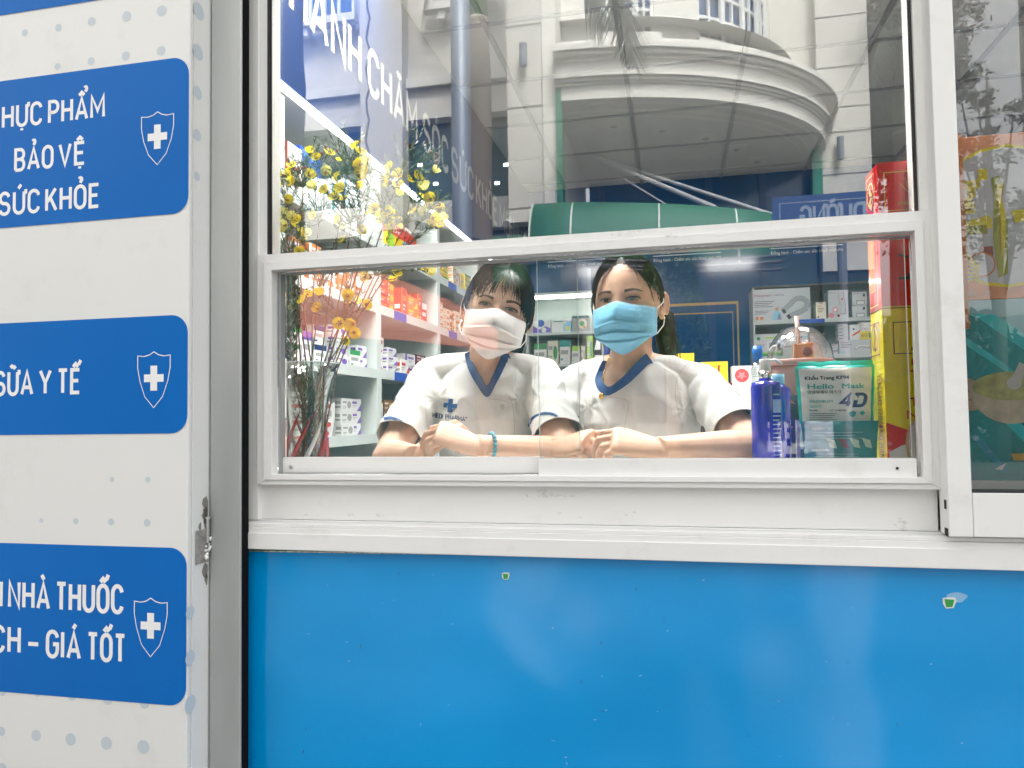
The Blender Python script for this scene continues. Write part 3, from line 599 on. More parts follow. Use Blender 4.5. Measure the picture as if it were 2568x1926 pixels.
segs = list(zip(edges[:-1], edges[1:]))
for i, (t0, t1) in enumerate(segs):
    if i % 2 == 0: baywall(t0, t1, zb0, zwin1 + 3, 'bay_wall', cream2, n=10)
    else:
        baywall(t0, t1, zb0, zwin0, 'bay_wall', cream2); baywall(t0, t1, zwin1, zwin1 + 3, 'bay_wall', cream2)
        w = baywall(t0, t1, zwin0 + .002, zwin1 - .002, 'window', bluepane, off=-.10, th=.04)
        baywall(t0 - .02, t1 + .02, zwin0 - .14, zwin0 + .0, 'sill', cream2, off=.12, th=.11, par=w)
        baywall(t0, t1, zwin0 - .34, zwin0 - .18, 'green_panel', greenm, off=.006, th=.003, par=w)
        nb_ = 4 if i == 1 else 3
        for k in range(nb_ * 2 + 1):
            t = t0 + (t1 - t0) * k / (nb_ * 2); wd_ = .10 if k % 2 == 0 else .035; dt = wd_ / ba / 2
            baywall(max(t0, t - dt), min(t1, t + dt), zwin0 + .003, zwin1 - .003, 'frame', frw, off=-.02 if k % 2 == 0 else -.045, th=.05, n=1, par=w)
        for k in range(7):
            z = zwin0 + .03 + k * .4; baywall(t0, t1, z, z + .045, 'glazing_bar', frw, off=-.05, th=.04, par=w)
# wall lamps
for (u, v, D, hh, par_l) in ((1315, 145, DW, .17, 'dark grey tube wall lamp on the wing wall beside the balcony'), (2105, 376, YW - .25, .20, 'dark grey tube wall lamp on the end pier of the building')):
    p = R(u, v, D); t = thing('wall_lamp', par_l, 'wall lamp', 'wall lamps on the cream building')
    MB().tube([(p.x, -D + .12, p.z - hh), (p.x, -D + .12, p.z + hh)], .06, 14).build('lamp_body', poleg, t); MB().box((p.x - .02, -D + .005, p.z - .04), (p.x + .02, -D + .07, p.z + .04)).build('bracket', poleg, t)
# green awning with ribs and steel stays
aw = thing('awning', 'long green canvas awning with pale ribs over the entrance', 'awning')
D1, D2 = 8.6, 12.8
edge = [(1340, 516), (1440, 510), (1560, 512), (1650, 514), (1760, 520), (1842, 527), (1930, 538)]
vs = []; fs = []; nn = 8
pts = [R(u, v, D1) for u, v in edge]; drop = [R(u, 640 + 40, D1).z for u, v in edge]
for p, dz in zip(pts, drop):
    for k in range(nn + 1):
        f = k / nn; ang = f * PI / 2
        vs.append((p.x, -(D1 + .9 * (1 - math.sin(PI / 2 - ang * 0)) ) + .0 + .5 * math.sin(ang) , p.z - (p.z - dz) * (1 - math.cos(ang)) if f < 1 else dz))
for i in range(len(pts) - 1):
    for k in range(nn): a = i * (nn + 1) + k; fs.append((a, a + 1, a + nn + 2, a + nn + 1))
MB().add(vs, fs).build('canvas', greenm, aw, smooth=True).modifiers.new('s', 'SOLIDIFY').thickness = .02
for u, v in ((1341, 516), (1440, 510), (1653, 514), (1842, 527)):
    p = R(u, v, D1); dz = R(u, 680, D1).z; path = [(p.x, -D1 + .5 * math.sin(k / 8 * PI / 2) + .012, p.z - (p.z - dz) * (1 - math.cos(k / 8 * PI / 2))) for k in range(9)]
    MB().tube(path, .018, 6).build('rib', mat('pale_rib', (.5, .55, .5), .5), aw)
a2 = MB(); p0, p1 = R(1220, 590, 9.5), R(1312, 588, 9.5)
tag(MB().box((p0.x, -9.9, p0.z - .8), (p1.x, -9.5, p0.z)).build('awning', greenm, bevel=.08), 'small green awning between the palm trunk and the long awning', 'awning')
stays = [((1466, 384), 11.5, (1795, 520), 8.8, .035), ((1500, 395), 11.5, (1960, 545), 8.6, .028), ((1470, 390), 11.8, (1676, 515), 9, .012), ((1325, 492), 11.1, (1270, 560), 9.4, .05), ((1330, 530), 11.1, (1314, 600), 9.4, .03)]
sg = thing('awning_stays', 'thin steel stay rods slanting down to the green awning', 'stay rods')
for (a_, Da, b_, Db, r) in stays: MB().tube([R(*a_, Da), R(*b_, Db)], r, 8).build('rod', mat('stay_steel', (.55, .56, .57), .4, metal=.4), sg)
pp = R(1327, 490, 11.15); MB().box((pp.x - .1, pp.y - .03, pp.z - .1), (pp.x + .1, pp.y + .03, pp.z + .1)).build('mounting_plate', poleg, sg)
# sagging cables
cb = thing('street_cables', 'bundle of dark cables sagging across the street in front of the awning', 'cables')
for k, (a_, b_) in enumerate((((1040, 555), (1960, 640)), ((1040, 570), (1960, 655)), ((1040, 560), (1960, 675)))):
    P0, P1 = R(*a_, 7.5), R(*b_, 7.5); MB().tube([P0.lerp(P1, f / 12) + Vector((0, 0, -.25 * math.sin(PI * f / 12))) for f in range(13)], .022, 6).build('cable', mat('cable_navy', (.01, .014, .03), .5), cb)
P0, P1 = R(922, -60, 9), R(918, 560, 9)
tag(MB().tube([P0.lerp(P1, f / 24) + Vector((.03 * math.sin(f * 1.9), 0, 0)) for f in range(25)], .018, 6).build('hanging_cable', mat('cable_grey', (.2, .2, .2), .6)), 'single thin cable hanging before the pilaster of the building', 'cable')
# street pole
px = R(1155, 300, 6.5); rr_ = abs(R(1178, 300, 6.5).x - R(1132, 300, 6.5).x) / 2
t = thing('street_pole', 'smooth grey steel street pole standing next to the palm trunk', 'pole')
MB().tube([(px.x, px.y, -.02), (px.x, px.y, 3), (px.x, px.y, 9)], [rr_ * 1.15, rr_ * 1.05, rr_ * .98], 20).build('pole_shaft', poleg, t, smooth=True); MB().box((px.x - .3, px.y - .3, -.02), (px.x + .3, px.y + .3, .25)).build('pole_base', cream, t)
# dark blue banner column at far left of the reflection
x0, x1 = R(640, 200, 4.2).x, R(752, 200, 4.2).x
t = thing('dark_column', 'dark rough trunk standing on the pavement nearest the window', 'tree trunk')
MB().tube([((x0 + x1) / 2 + .012 * math.sin(k * 1.3), -4.2 + .01 * math.cos(k * 2), -.02 + k * .25) for k in range(30)], [(x1 - x0) / 2 * (1 + .05 * math.sin(k * 2.1)) for k in range(30)], 16).build('trunk', mat('dark_bark', (.018, .017, .016), .9, bump=.6, bscale=15), t, smooth=True)
# palms
barkm = mat('palm_bark', (.13, .11, .095), .9, var=.2, vscale=6, stretch=(1, 1, 8)); crownsh = mat('crownshaft_green', (.10, .18, .05), .5, var=.15); leafd = mat('palm_leaf', (.014, .020, .010), .55, var=.3, vscale=3)
def frond(mb, base, tip, sag, wid, n=46, twist=0, mi=0, droop=.5):
    base, tip = Vector(base), Vector(tip); pts = [base.lerp(tip, i / n) + Vector((0, 0, sag * math.sin(PI * i / n))) for i in range(n + 1)]
    mb.tube(pts[::4], [.03 * (1 - .8 * i / (len(pts[::4]) - 1)) for i in range(len(pts[::4]))], 5, mi)
    for i in range(2, n + 1):
        d = (pts[i] - pts[i - 1]).normalized(); side = d.cross(Vector((0, 0, 1)))
        side = side.normalized() if side.length > .05 else Vector((1, 0, 0)); side = (Matrix.Rotation(twist, 3, d) @ side)
        f = i / n; L = wid * (math.sin(PI * min(1, f * .82 + .18)) ** .6 + .12)
        for s in (-1, 1):
            for q in range(2):
                j = Vector((random.uniform(-.1, .1), random.uniform(-.1, .1), random.uniform(-.15, .1)))
                e = pts[i] + (side * s * .8 + d * .75 + Vector((0, 0, -droop)) + j * 1.6) .normalized() * L * random.uniform(.75, 1.1); a_ = pts[i] - d * random.uniform(0, .04); w_ = d * .030
                mid = a_.lerp(e, .5) + Vector((0, 0, .04 * L))
                mb.add([a_ - w_, a_ + w_, mid + w_ * .9, mid - w_ * .9, e], [(0, 1, 2, 3), (3, 2, 4)], mi)
def palm(label, u, D, trunk, crown_z, fr):
    t = thing('palm_tree', label, 'palm tree', 'palm trees along the street'); x, y = R(u, 300, D).x, -D
    MB().tube([(x, y, z) for z, r in trunk], [r for z, r in trunk], 22).build('trunk', barkm, t, smooth=True)
    z0 = trunk[-1][0]; r0 = trunk[-1][1]
    MB().tube([(x, y, z0 + .003), (x, y, z0 + .5), (x, y, z0 + 1.4), (x, y, z0 + 1.9)], [r0 * 1.02, r0 * .9, r0 * .62, r0 * .4], 20).build('crownshaft', crownsh, t, smooth=True)
    MB().lathe([(r0 * 1.03, z0 - .02), (r0 * 1.12, z0 + .02), (r0 * 1.03, z0 + .05)], (x, y, 0), 22).build('ring_scar', mat('pale_scar', (.4, .35, .28), .8), t)
    for b, e, sg_, w_, dr in fr:
        mb = MB(); frond(mb, b or (x, y, z0 + 1.85), e, sg_, w_, droop=dr); mb.build('frond', leafd, t)
    return t
D = 8.5; zc0 = R(1200, 55, D).z; rp = abs(R(1230, 300, D).x - R(1168, 300, D).x) / 2
xp = R(1200, 300, D).x
top = zc0 + 1.9
palm('ringed palm with green crownshaft beside the grey pole', 1200, D, [(-.02, rp * 1.1), (2, rp * .92), (3.5, rp * .95), (zc0 - 1.3, rp * 1.0), (zc0 - .7, rp * .97), (zc0, rp * .82)], top,
     [(None, R(1055, 60, D - .3), 1.0, .95, .8), (None, (xp - 2.6, -D + .8, top - .2), 1.1, .8, .6), (None, (xp + .6, -D - 2.4, top + .9), .9, .8, .5), (None, (xp - 1, -D - 2, top + 1.3), .8, .8, .5),
      (R(1480, -220, D - .6), R(1590, 160, D - .9), .25, 1.0, .40), (R(1420, -160, D - .6), R(1510, 70, D - .5), .3, .85, .3)])
for lbl, u, D, th, hh, fr in (('short palm fronds spreading beside the end pier of the building', 2260, 14.5, .17, R(2260, 100, 14.5).z, None), ('palm with fronds hanging above the side window', 2590, 12.0, .16, R(2560, -330, 12).z, None)):
    x = R(u, 200, D).x; Z = hh - 1.9; rr0 = 2.3 if u > 2500 else 1.25; fr = [(None, (x + rr0 * math.cos(a_) * c_, -D + rr0 * math.sin(a_), hh + zz_), .5, .75 if u < 2500 else .95, .7) for a_, c_, zz_ in ((0, 1, -.9), (.7, 1, -1.3), (1.5, 1, -1.6), (2.3, 1, -1.2), (3.1, 1, -1.0), (4, 1, .4), (5, 1, .2), (5.6, 1, -.4), (2.7, .7, -1.9), (.3, .7, -1.9))]
    palm(lbl, u, D, [(-.02, th * 1.2), (3, th), (Z, th * .9)], hh, fr)
# leafy trees
def leafcloud(mb, c, r, n, s, mi=0, dens=None):
    c = Vector(c)
    cl = []
    for k in range(max(6, n // 60)):
        d = Vector((random.gauss(0, 1), random.gauss(0, 1), random.gauss(0, 1))).normalized() * (random.random() ** .4); cl.append(Vector((d.x * r[0], d.y * r[1], d.z * r[2])))
    for k in range(n):
        q = random.choice(cl); j = Vector((random.gauss(0, .17) * r[0], random.gauss(0, .17) * r[1], random.gauss(0, .14) * r[2])); p = c + q + j
        a_ = Vector((random.gauss(0, 1), random.gauss(0, 1), random.gauss(0, .6))).normalized() * s * random.uniform(.6, 1.3); b_ = a_.orthogonal().normalized() * s * .45; b_ = Matrix.Rotation(random.uniform(0, 6), 3, a_.normalized()) @ b_
        mb.add([p - a_, p + b_, p + a_, p - b_], [(0, 1, 2, 3)], mi)
def tree(label, x, y, h, clouds, leaf, tw=.16, s=.09, name='tree'):
    t = thing(name, label, 'tree', 'leafy trees across the street'); tb = MB().tube([(x, y, -.02), (x + .05, y, h * .4), (x - .05, y, h * .75), (x, y, h)], [tw, tw * .8, tw * .5, tw * .2], 10)
    for c, r, n in clouds: tb.tube([(x, y, h * .35), Vector((x, y, h * .5)).lerp(Vector(c), .4), c], [tw * .5, tw * .3, tw * .08], 6)
    tb.build('trunk', mat('tree_bark', (.12, .10, .08), .9), t, smooth=True)
    mb = MB()
    for c, r, n in clouds: leafcloud(mb, c, r, n, s)
    mb.build('crown', leaf, t); return t
lf1 = mat('dark_leaves', (.030, .050, .022), .6, var=.35, vscale=3); lf2 = mat('green_leaves', (.07, .15, .05), .5, var=.35, vscale=5)
D = 17
def RC(u, v, D=17): return R(u, v, D)
tree('tall dark tree rising beside the end pier of the building', RC(2235, 300).x, -D, RC(2235, -200).z, [(RC(2235, 30), (1.1, 1.2, 2.2), 5200), (RC(2300, -60), (.7, 1.0, 1.8), 3000), (RC(2225, 250), (.9, 1, 1.6), 3200), (RC(2285, 200), (.7, 1, 1.4), 2400), (RC(2240, 400), (1.0, 1, 1.2), 2600), (RC(2395, 60), (.35, 1, 1.3), 900)], lf1, .22, .085)
tree('broad tree with loose hanging twigs behind the side window palm', RC(2480, 330, 19).x, -19, RC(2430, 200, 19).z, [(RC(2400, 210, 19), (.45, .8, .6), 700), (RC(2450, 250, 19), (.35, .8, .3), 260), (RC(2540, 290, 19), (.8, .9, .25), 300), (RC(2420, 420, 19), (1.0, .9, .7), 900), (RC(2650, 300, 19), (1.4, .9, .6), 400), (RC(2520, 560, 19), (2.6, 1, .9), 1800)], lf1, .18, .085)
D = 6.0; c0 = R(1690, 760, D)
t = thing('clipped_tree', 'dense round clipped green tree mirrored beside the ponytail', 'tree')
mb = MB(); kx = abs(R(1795, 800, D).x - R(1690, 800, D).x); kz = abs(R(1690, 640, D).z - R(1690, 900, D).z)
for k in range(14000):
    f = random.random(); z = c0.z - kz * .55 + f * kz * 1.15; rad = kx * (1 - f ** 2.2) ** .5 * (.88 + .16 * noise.noise(Vector((f * 6, k % 7, 0)))) ; a_ = random.uniform(0, 2 * PI); q = rad * random.uniform(.72, 1.03)
    p = Vector((c0.x - kx * .1 + q * math.cos(a_), -D + q * math.sin(a_), z)); dd = Vector((random.gauss(0, 1), random.gauss(0, 1), random.gauss(0, 1))).normalized() * .035; e = dd.orthogonal().normalized() * .017
    mb.add([p - dd, p + e, p + dd, p - e], [(0, 1, 2, 3)])
mb.build('crown', lf2, t); MB().tube([(c0.x - kx * .1, -D, -.15), (c0.x - kx * .1, -D, c0.z)], .07, 8).build('trunk', MATS['tree_bark'], t)
# blue road sign board (mirrored DƯỠNG) and white sign board
D = 7.0; a_, b_ = R(1937, 500, D), R(2190, 480, D)
zt = R(1937, 494, D).z; sgn = thing('street_sign', 'blue street sign board with pale lettering facing the shop', 'street sign')
MB().box((a_.x, -D - .06, zt - .42), (b_.x, -D, zt)).build('board', mat('street_sign_blue', (.012, .045, .16), .4), sgn); MB().tube([(b_.x - .3, -D - .1, -.15), (b_.x - .3, -D - .1, zt)], .05, 10).build('post', poleg, sgn)
m_ = MB(); A_, B_ = R(2170, 545, D), R(2010, 545, D)
letter_mb(m_, "DƯỠNG", (A_.x, -D, A_.z - .04), (B_.x, -D, A_.z - .04), (0, 0, 1), .20, bold=.17, n_out=(0, 1, 0), lift=.004)
bx0, bx1, bz = a_.x + .07, b_.x - .07, zt - .07
for q in ((bx0, bz - .01, bx1, bz), (bx0, bz - .28, bx0 + .01, bz - .011)): m_.add([(q[0], -D + .004, q[1]), (q[2], -D + .004, q[1]), (q[2], -D + .004, q[3]), (q[0], -D + .004, q[3])], [(0, 1, 2, 3)])
m_.build('lettering', mat('sign_pale', (.22, .28, .38), .5), sgn)['kind'] = 'stuff'
D = 2.6; a_, b_ = R(1930, 1060, D), R(2005, 1060, D); zt = R(1960, 1058, D).z
s3 = thing('pavement_sign', 'low white pavement sign with blue lettering standing outside', 'pavement sign')
MB().box((R(1925, 1060, D).x, -D - .04, -.02), (R(2092, 1060, D).x, -D, zt)).build('board', mat('pale_board', (.55, .56, .68), .5), s3)
m_ = MB()
for tx, u0, u1, v in (("BỆNH", 2015, 1922, 1105), ("ĐIỀU TRỊ", 2045, 1915, 1190)):
    A_, B_ = R(u0, v, D), R(u1, v, D); letter_mb(m_, tx, (A_.x, -D, A_.z), (B_.x, -D, A_.z), (0, 0, 1), .10, bold=.22, n_out=(0, 1, 0), lift=.003)
m_.build('lettering', mat('sign_navy', (.01, .04, .2), .5), s3)['kind'] = 'stuff'
# far end of the street: pale blocks so the low reflections are not empty
t = thing('tree_line', 'far line of dark green shrubs along the street beyond the end pier', 'shrubs'); mb = MB()
for k in range(15000):
    x = random.uniform(5.5, 19); h_ = 3.6 + 1.0 * noise.noise(Vector((x * .5, 3, 1))) + .5 * noise.noise(Vector((x * 1.7, 8, 1))); p = Vector((x, -20 + random.uniform(-.7, .7), -.1 + h_ * random.random())); dd = Vector((random.gauss(0, 1), random.gauss(0, 1), random.gauss(0, 1))).normalized() * .13; e = dd.orthogonal().normalized() * .07
    mb.add([p - dd, p + e, p + dd, p - e], [(0, 1, 2, 3)])
mb.build('foliage', lf1, t)['kind'] = 'stuff'
pp_ = [refl(u, v, 4.0) for u, v in ((745, 672), (962, 684), (1110, 745), (1238, 822), (1242, 878), (1000, 850), (745, 842))]  # outline of an added salmon sheet that the panes mirror as a pink area
tag(MB().prism([(q.x, -4.0, q.z) for q in pp_], (0, -.06, 0)).build('canopy_cloth', mat('canvas_salmon', (.55, .20, .15), .8, var=.06)), 'salmon pink canvas canopy side hanging over the pavement outside', 'canopy')
# ================================================================ SHELVING AND STOCK
shm = mat('shelf_white', (.52, .56, .54), .45, var=.02); shb = mat('shelf_back', (.40, .45, .42), .55)
ledm = mat('led_strip', (1, 1, 1), .5, emit=(1, 1, .97), emit_s=2.4)
PAL = {'white': (.70, .70, .69), 'cream': (.66, .62, .50), 'red': (.50, .045, .035), 'orange': (.60, .20, .06), 'yellow': (.72, .52, .03), 'purple': (.16, .07, .38), 'blue': (.015, .07, .42), 'navy': (.01, .025, .12), 'green': (.03, .26, .07),
       'lime': (.32, .55, .05), 'maroon': (.18, .01, .03), 'teal': (.0, .24, .22), 'pink': (.70, .22, .25), 'grey': (.30, .30, .29), 'black': (.02, .02, .02), 'sky': (.22, .50, .70), 'brown': (.20, .09, .03), 'gold': (.62, .40, .08), 'dark teal': (.005, .07, .075)}
def pm(c): return mat('card_' + c.replace(' ', '_'), PAL[c], .38, var=.03, vscale=9)
MB_ = carton_base = None
ws = thing('medicine_shelving', 'tall white shelving packed with medicine boxes under a bright light strip along the side wall', 'shelving')
DIV = [-.09, .65, 1.38, 2.13, 2.88, 3.63, 4.38]; LEV = [.62, .87, 1.131, 1.379, 1.633, 1.887]
MB().box((-1.47, .07, .0), (-1.445, 4.49, 2.2)).build('back_board', shb, ws)
for y in DIV[1:]: MB().box((-1.4445, y - .022, .0), (XS, y + .022, 2.16)).build('divider', shm, ws)
for i in range(6):
    y0, y1 = max(.08, DIV[i] + .0225), DIV[i + 1] - .0225
    for z in LEV:
        MB().box((-1.444, y0, z - .018), (XS - .004, y1, z)).box((XS - .0038, y0, z - .03), (XS, y1, z + .006)).build('shelf_board', shm, ws)
MB().box((-1.444, .07, 2.18), (XS - .0125, 4.49, 2.2)).build('top_board', shm, ws)
MB().box((XS - .012, .07, 2.184), (XS + .002, 4.47, 2.199)).build('light_strip', ledm, ws)
for i, lv in ((1, 2), (2, 4), (3, 5), (3, 4), (4, 5), (2, 3)):
    y0 = DIV[i] + .06; z = LEV[lv]
    MB().box((XS + .0003, y0 + .1, z - .031), (XS + .0015, y0 + .24, z + .004)).build('shelf_tag', pm('blue'), ws)
_bc = {}
def medbox(nm, lab, loc, size, body, acc, style, rot=0, group=None, axis='x'):
    """small printed carton; front faces +x for the side shelving (rot 0) or -y (axis 'y')"""
    w, d, h = size; key = (round(w, 3), round(d, 3), round(h, 3), body, acc, style)
    if key not in _bc:
        m = MB(); m.box((0, 0, 0), (w, d, h), 0); e = .0006
        def q(x0, z0, x1, z1, mi): m.add([(x0 * w, -e, z0 * h), (x1 * w, -e, z0 * h), (x1 * w, -e, z1 * h), (x0 * w, -e, z1 * h)], [(0, 1, 2, 3)], mi)
        def s(y0, z0, y1, z1, mi, sx):
            x = w + e if sx else -e; m.add([(x, y0 * d, z0 * h), (x, y1 * d, z0 * h), (x, y1 * d, z1 * h), (x, y0 * d, z1 * h)], [(0, 1, 2, 3)], mi)
        r = random.Random(hash((style, body, acc, round(w * 1000))) & 0xffff)
        if style == 0: q(0, 0, 1, .22, 1); q(.08, .55, .62, .72, 2); q(.08, .4, .45, .45, 2)
        elif style == 1: q(0, 0, .22, 1, 1); q(.3, .55, .85, .75, 1); q(.3, .35, .7, .42, 2); q(.3, .22, .6, .28, 2)
        elif style == 2: q(.0, .72, 1, 1, 1); q(.1, .4, .8, .58, 2); q(.1, .15, .3, .24, 1)
        elif style == 3:
            m.add([(w * .55, -e, 0), (w, -e, 0), (w, -e, h * .62)], [(0, 1, 2)], 1); q(.08, .6, .55, .8, 1); q(.08, .45, .5, .5, 2); q(.08, .33, .4, .37, 2)
        elif style == 4:
            m.add([(w * (.7 + .2 * math.cos(t)), -e, h * (.5 + .3 * math.sin(t))) for t in [2 * PI * k / 12 for k in range(12)]], [tuple(range(12))], 1); q(.06, .62, .45, .78, 2); q(.06, .3, .4, .36, 2); q(.06, .2, .35, .25, 2)
        for sx in (0, 1): s(.1, .25, .6, .4, 2, sx); s(.65, .0, .95, 1, 1, sx) if style in (1, 2) else s(.1, .55, .5, .8, 1, sx)
        mt = [pm(body), pm(acc), pm('grey' if body in ('white', 'cream', 'yellow', 'sky') else 'white')]
        _bc[key] = m.mesh(nm, mt)
    o = bpy.data.objects.new(nm, _bc[key]); COL.objects.link(o); o.location = loc; o.rotation_euler = (0, 0, rot)
    tag(o, lab, 'medicine box' if nm == 'medicine_box' else 'box', group); return o
SIZES = [(.09, .05, .045), (.11, .06, .03), (.07, .06, .10), (.12, .06, .05), (.08, .045, .065), (.10, .05, .035), (.06, .05, .12)]
sname = {0: 'lowest', 1: 'low', 2: 'counter-height', 3: 'chest-height', 4: 'shoulder-height', 5: 'topmost'}
bname = {1: 'first', 2: 'second', 3: 'third', 4: 'fourth', 5: 'fifth'}
THEME = {(1, 5): [('white', 'blue'), ('white', 'grey'), ('white', 'teal')], (2, 5): [('white', 'sky'), ('yellow', 'red'), ('white', 'pink')], (3, 5): [('orange', 'yellow'), ('yellow', 'green'), ('cream', 'orange')], (4, 5): [('white', 'navy'), ('yellow', 'red')],
         (1, 4): [('white', 'orange'), ('orange', 'white'), ('white', 'grey')], (2, 4): [('red', 'orange'), ('orange', 'yellow'), ('red', 'white')], (3, 4): [('orange', 'cream'), ('brown', 'gold'), ('cream', 'orange')], (4, 4): [('white', 'orange'), ('brown', 'cream')],
         (1, 3): [('white', 'purple'), ('white', 'navy'), ('white', 'green')], (2, 3): [('white', 'red'), ('white', 'purple'), ('maroon', 'white'), ('lime', 'white')], (3, 3): [('cream', 'lime'), ('orange', 'cream'), ('white', 'green')], (4, 3): [('white', 'green'), ('cream', 'brown')],
         (1, 2): [('white', 'red'), ('white', 'purple'), ('yellow', 'navy'), ('green', 'white'), ('white', 'grey')], (2, 2): [('brown', 'gold'), ('white', 'teal'), ('dark teal', 'lime')], (3, 2): [('brown', 'green'), ('white', 'grey')], (4, 2): [('white', 'blue')],
         (1, 1): [('white', 'red'), ('white', 'grey')]}
rr = random.Random(11); nbox = 0; fullbay = {(1, 2), (1, 3), (2, 3), (2, 4), (3, 4), (3, 5), (2, 5)}
for (b, lv), th in THEME.items():
    y = DIV[b] + .03; yend = DIV[b + 1] - .03; col = 0; z0 = LEV[lv]; room = (LEV + [2.15])[lv + 1] - z0 - .05
    lim = .62 if (b, lv) in ((1, 5),) else 1
    if (b, lv) == (1, 5): y += .26
    while y < yend - .05:
        body, acc = th[rr.randrange(len(th))]; w, d, h = SIZES[rr.randrange(len(SIZES))]; st = rr.randrange(5)
        w *= rr.uniform(.9, 1.1)
        if y + w > yend: break
        w = round(w, 2)
        n = max(1, min(int(room * rr.uniform(.55, .95) / h), 4)); col += 1; xf = XS - .012 - rr.random() * .03; zc_ = z0 + .0005
        for k in range(n):
            pos = ['bottom', 'second', 'third', 'fourth'][k] if n > 1 else 'lone'
            tint = body if body == acc else body + ' and ' + acc
            lab = f"{tint} medicine box, {pos} of column {['', 'one', 'two', 'three', 'four', 'five', 'six', 'seven', 'eight', 'nine', 'ten', 'eleven'][min(col, 11)]}, {sname[lv]} shelf, {bname[b]} bay"
            medbox('medicine_box', lab, (xf - rr.random() * .004, y + rr.random() * .004, zc_), (w, d, h), body, acc, st, rot=PI / 2 + rr.uniform(-.05, .05), group='medicine boxes on the side shelving'); nbox += 1
            zc_ += h + .0006
        y += w + rr.uniform(.006, .03)
# named cartons on the nearest top shelf
def carton(name, label, cat, loc, size, rot, body, decs=(), group=None, tilt=0, bev=0, par=None):
    """printed carton; decs are prints in front-face units (x, z from 0 to 1); side prints start with 'L' """
    w, d, h = size
    t = thing(name, label, cat, group); t.location = loc; t.rotation_euler = (0, tilt, rot)
    bd_ = MB().box((0, 0, 0), (w, d, h)).build('carton_body', body if not isinstance(body, str) else pm(body), t, bevel=bev)
    k = 0
    by = {}
    for dc in decs:
        k += 1; side = dc[0][0] == 'L'; kd = dc[0][1:] if side else dc[0]; m_ = dc[-1] if not isinstance(dc[-1], str) else pm(dc[-1]); mb = by.setdefault((m_.name, kd.startswith('t')), [MB(), m_])[0]
        e = .0005 + .00012 * k
        def P(a, b):
            if side: return Vector((-e, d * (1 - a), b * h))
            return Vector((a * w, -e, b * h))
        nn_ = (-1, 0, 0) if side else (0, -1, 0)
        if kd == 'rect': x0, z0, x1, z1 = dc[1:5]; mb.add([P(x0, z0), P(x1, z0), P(x1, z1), P(x0, z1)], [(0, 1, 2, 3)])
        elif kd == 'poly': mb.add([P(*q) for q in dc[1]], [tuple(range(len(dc[1])))])
        elif kd == 'disc':
            cx, cz, r = dc[1:4]; sw_ = d if side else w; mb.add([P(cx + r * math.cos(a_) , cz + r * sw_ / h * math.sin(a_)) for a_ in [2 * PI * j / 20 for j in range(20)]], [tuple(range(20))])
        elif kd == 'ring':
            cx, cz, r, th_ = dc[1:5]; sw_ = d if side else w; a0, a1 = (dc[5], dc[6]) if len(dc) > 7 else (0, 360); N = 24
            o_ = [P(cx + r * math.cos(math.radians(a0 + (a1 - a0) * j / N)), cz + r * sw_ / h * math.sin(math.radians(a0 + (a1 - a0) * j / N))) for j in range(N + 1)]; r2_ = r - th_
            i_ = [P(cx + r2_ * math.cos(math.radians(a0 + (a1 - a0) * j / N)), cz + r2_ * sw_ / h * math.sin(math.radians(a0 + (a1 - a0) * j / N))) for j in range(N + 1)]
            mb.add(o_ + i_, [(j, j + 1, N + 2 + j, N + 1 + j) for j in range(N)])
        elif kd == 'frame':
            x0, z0, x1, z1, f = dc[1:6]; fz = f * (d if side else w) / h
            for q in ((x0, z0, x1, z0 + fz), (x0, z1 - fz, x1, z1), (x0, z0 + fz, x0 + f, z1 - fz), (x1 - f, z0 + fz, x1, z1 - fz)): mb.add([P(q[0], q[1]), P(q[2], q[1]), P(q[2], q[3]), P(q[0], q[3])], [(0, 1, 2, 3)])
        elif kd == 'text': tx, x0, x1, z, hh = dc[1:6]; font_mb(mb, tx, P(x0, z), P(x1, z), (0, 0, 1), hh * h, n_out=nn_, lift=0)
        elif kd == 'tbold': tx, x0, x1, z, hh = dc[1:6]; letter_mb(mb, tx, P(x0, z), P(x1, z), (0, 0, 1), hh * h, bold=.2, n_out=nn_, lift=0, slant=.18 if len(dc) > 7 else 0)
        elif kd == 'tvert': tx, x0, z0, z1, hh = dc[1:6]; font_mb(mb, tx, P(x0, z0), P(x0, z1), P(-1, 0) - P(0, 0), hh * w, n_out=nn_, lift=0)
        elif kd == 'lines':
            x0, z1, x1, dz, n_ = dc[1:6]
            for j in range(n_): z = z1 - dz * j; xx = x1 - (x1 - x0) * .35 * ((j * 7) % 5) / 5; mb.add([P(x0, z), P(xx, z), P(xx, z + dz * .38), P(x0, z + dz * .38)], [(0, 1, 2, 3)])
        elif kd == 'line':
            pts, th_ = dc[1:3]; V_ = [P(*q) for q in pts]; nn2 = Vector(nn_)
            for a_, b_ in zip(V_[:-1], V_[1:]):
                s_ = (b_ - a_).cross(nn2).normalized() * th_ * w / 2; mb.add([a_ - s_, b_ - s_, b_ + s_, a_ + s_], [(0, 1, 2, 3)])
    for (nm_, _), (mb, m_) in by.items():
        o_ = mb.build('print', m_, t)
        o_['kind'] = 'stuff'
    return t
z5 = LEV[5]
medbox('medicine_box', 'plain white carton under the two red ended cartons on the topmost shelf', (XS - .004, .702, z5 + .0005), (.08, .07, .044), 'white', 'grey', 2, rot=PI / 2)
for k, (zz_, nm) in enumerate(((0, 'lower'), (.053, 'upper'))):
    carton('glove_box', f'{nm} of two white cartons with a red end, topmost shelf beside the flowers', 'box', (XS - .002 - .004 * k, .700, z5 + .046 + zz_), (.085, .08, .052), PI / 2, 'white', [('rect', 0, 0, 1, .12, 'grey'), ('lines', .2, .7, .8, .12, 3, 'grey'), ('Lrect', 0, 0, 1, 1, 'red'), ('Ltext', 'os', .1, .5, .4, .2, 'white')], group='red ended cartons on the topmost shelf')
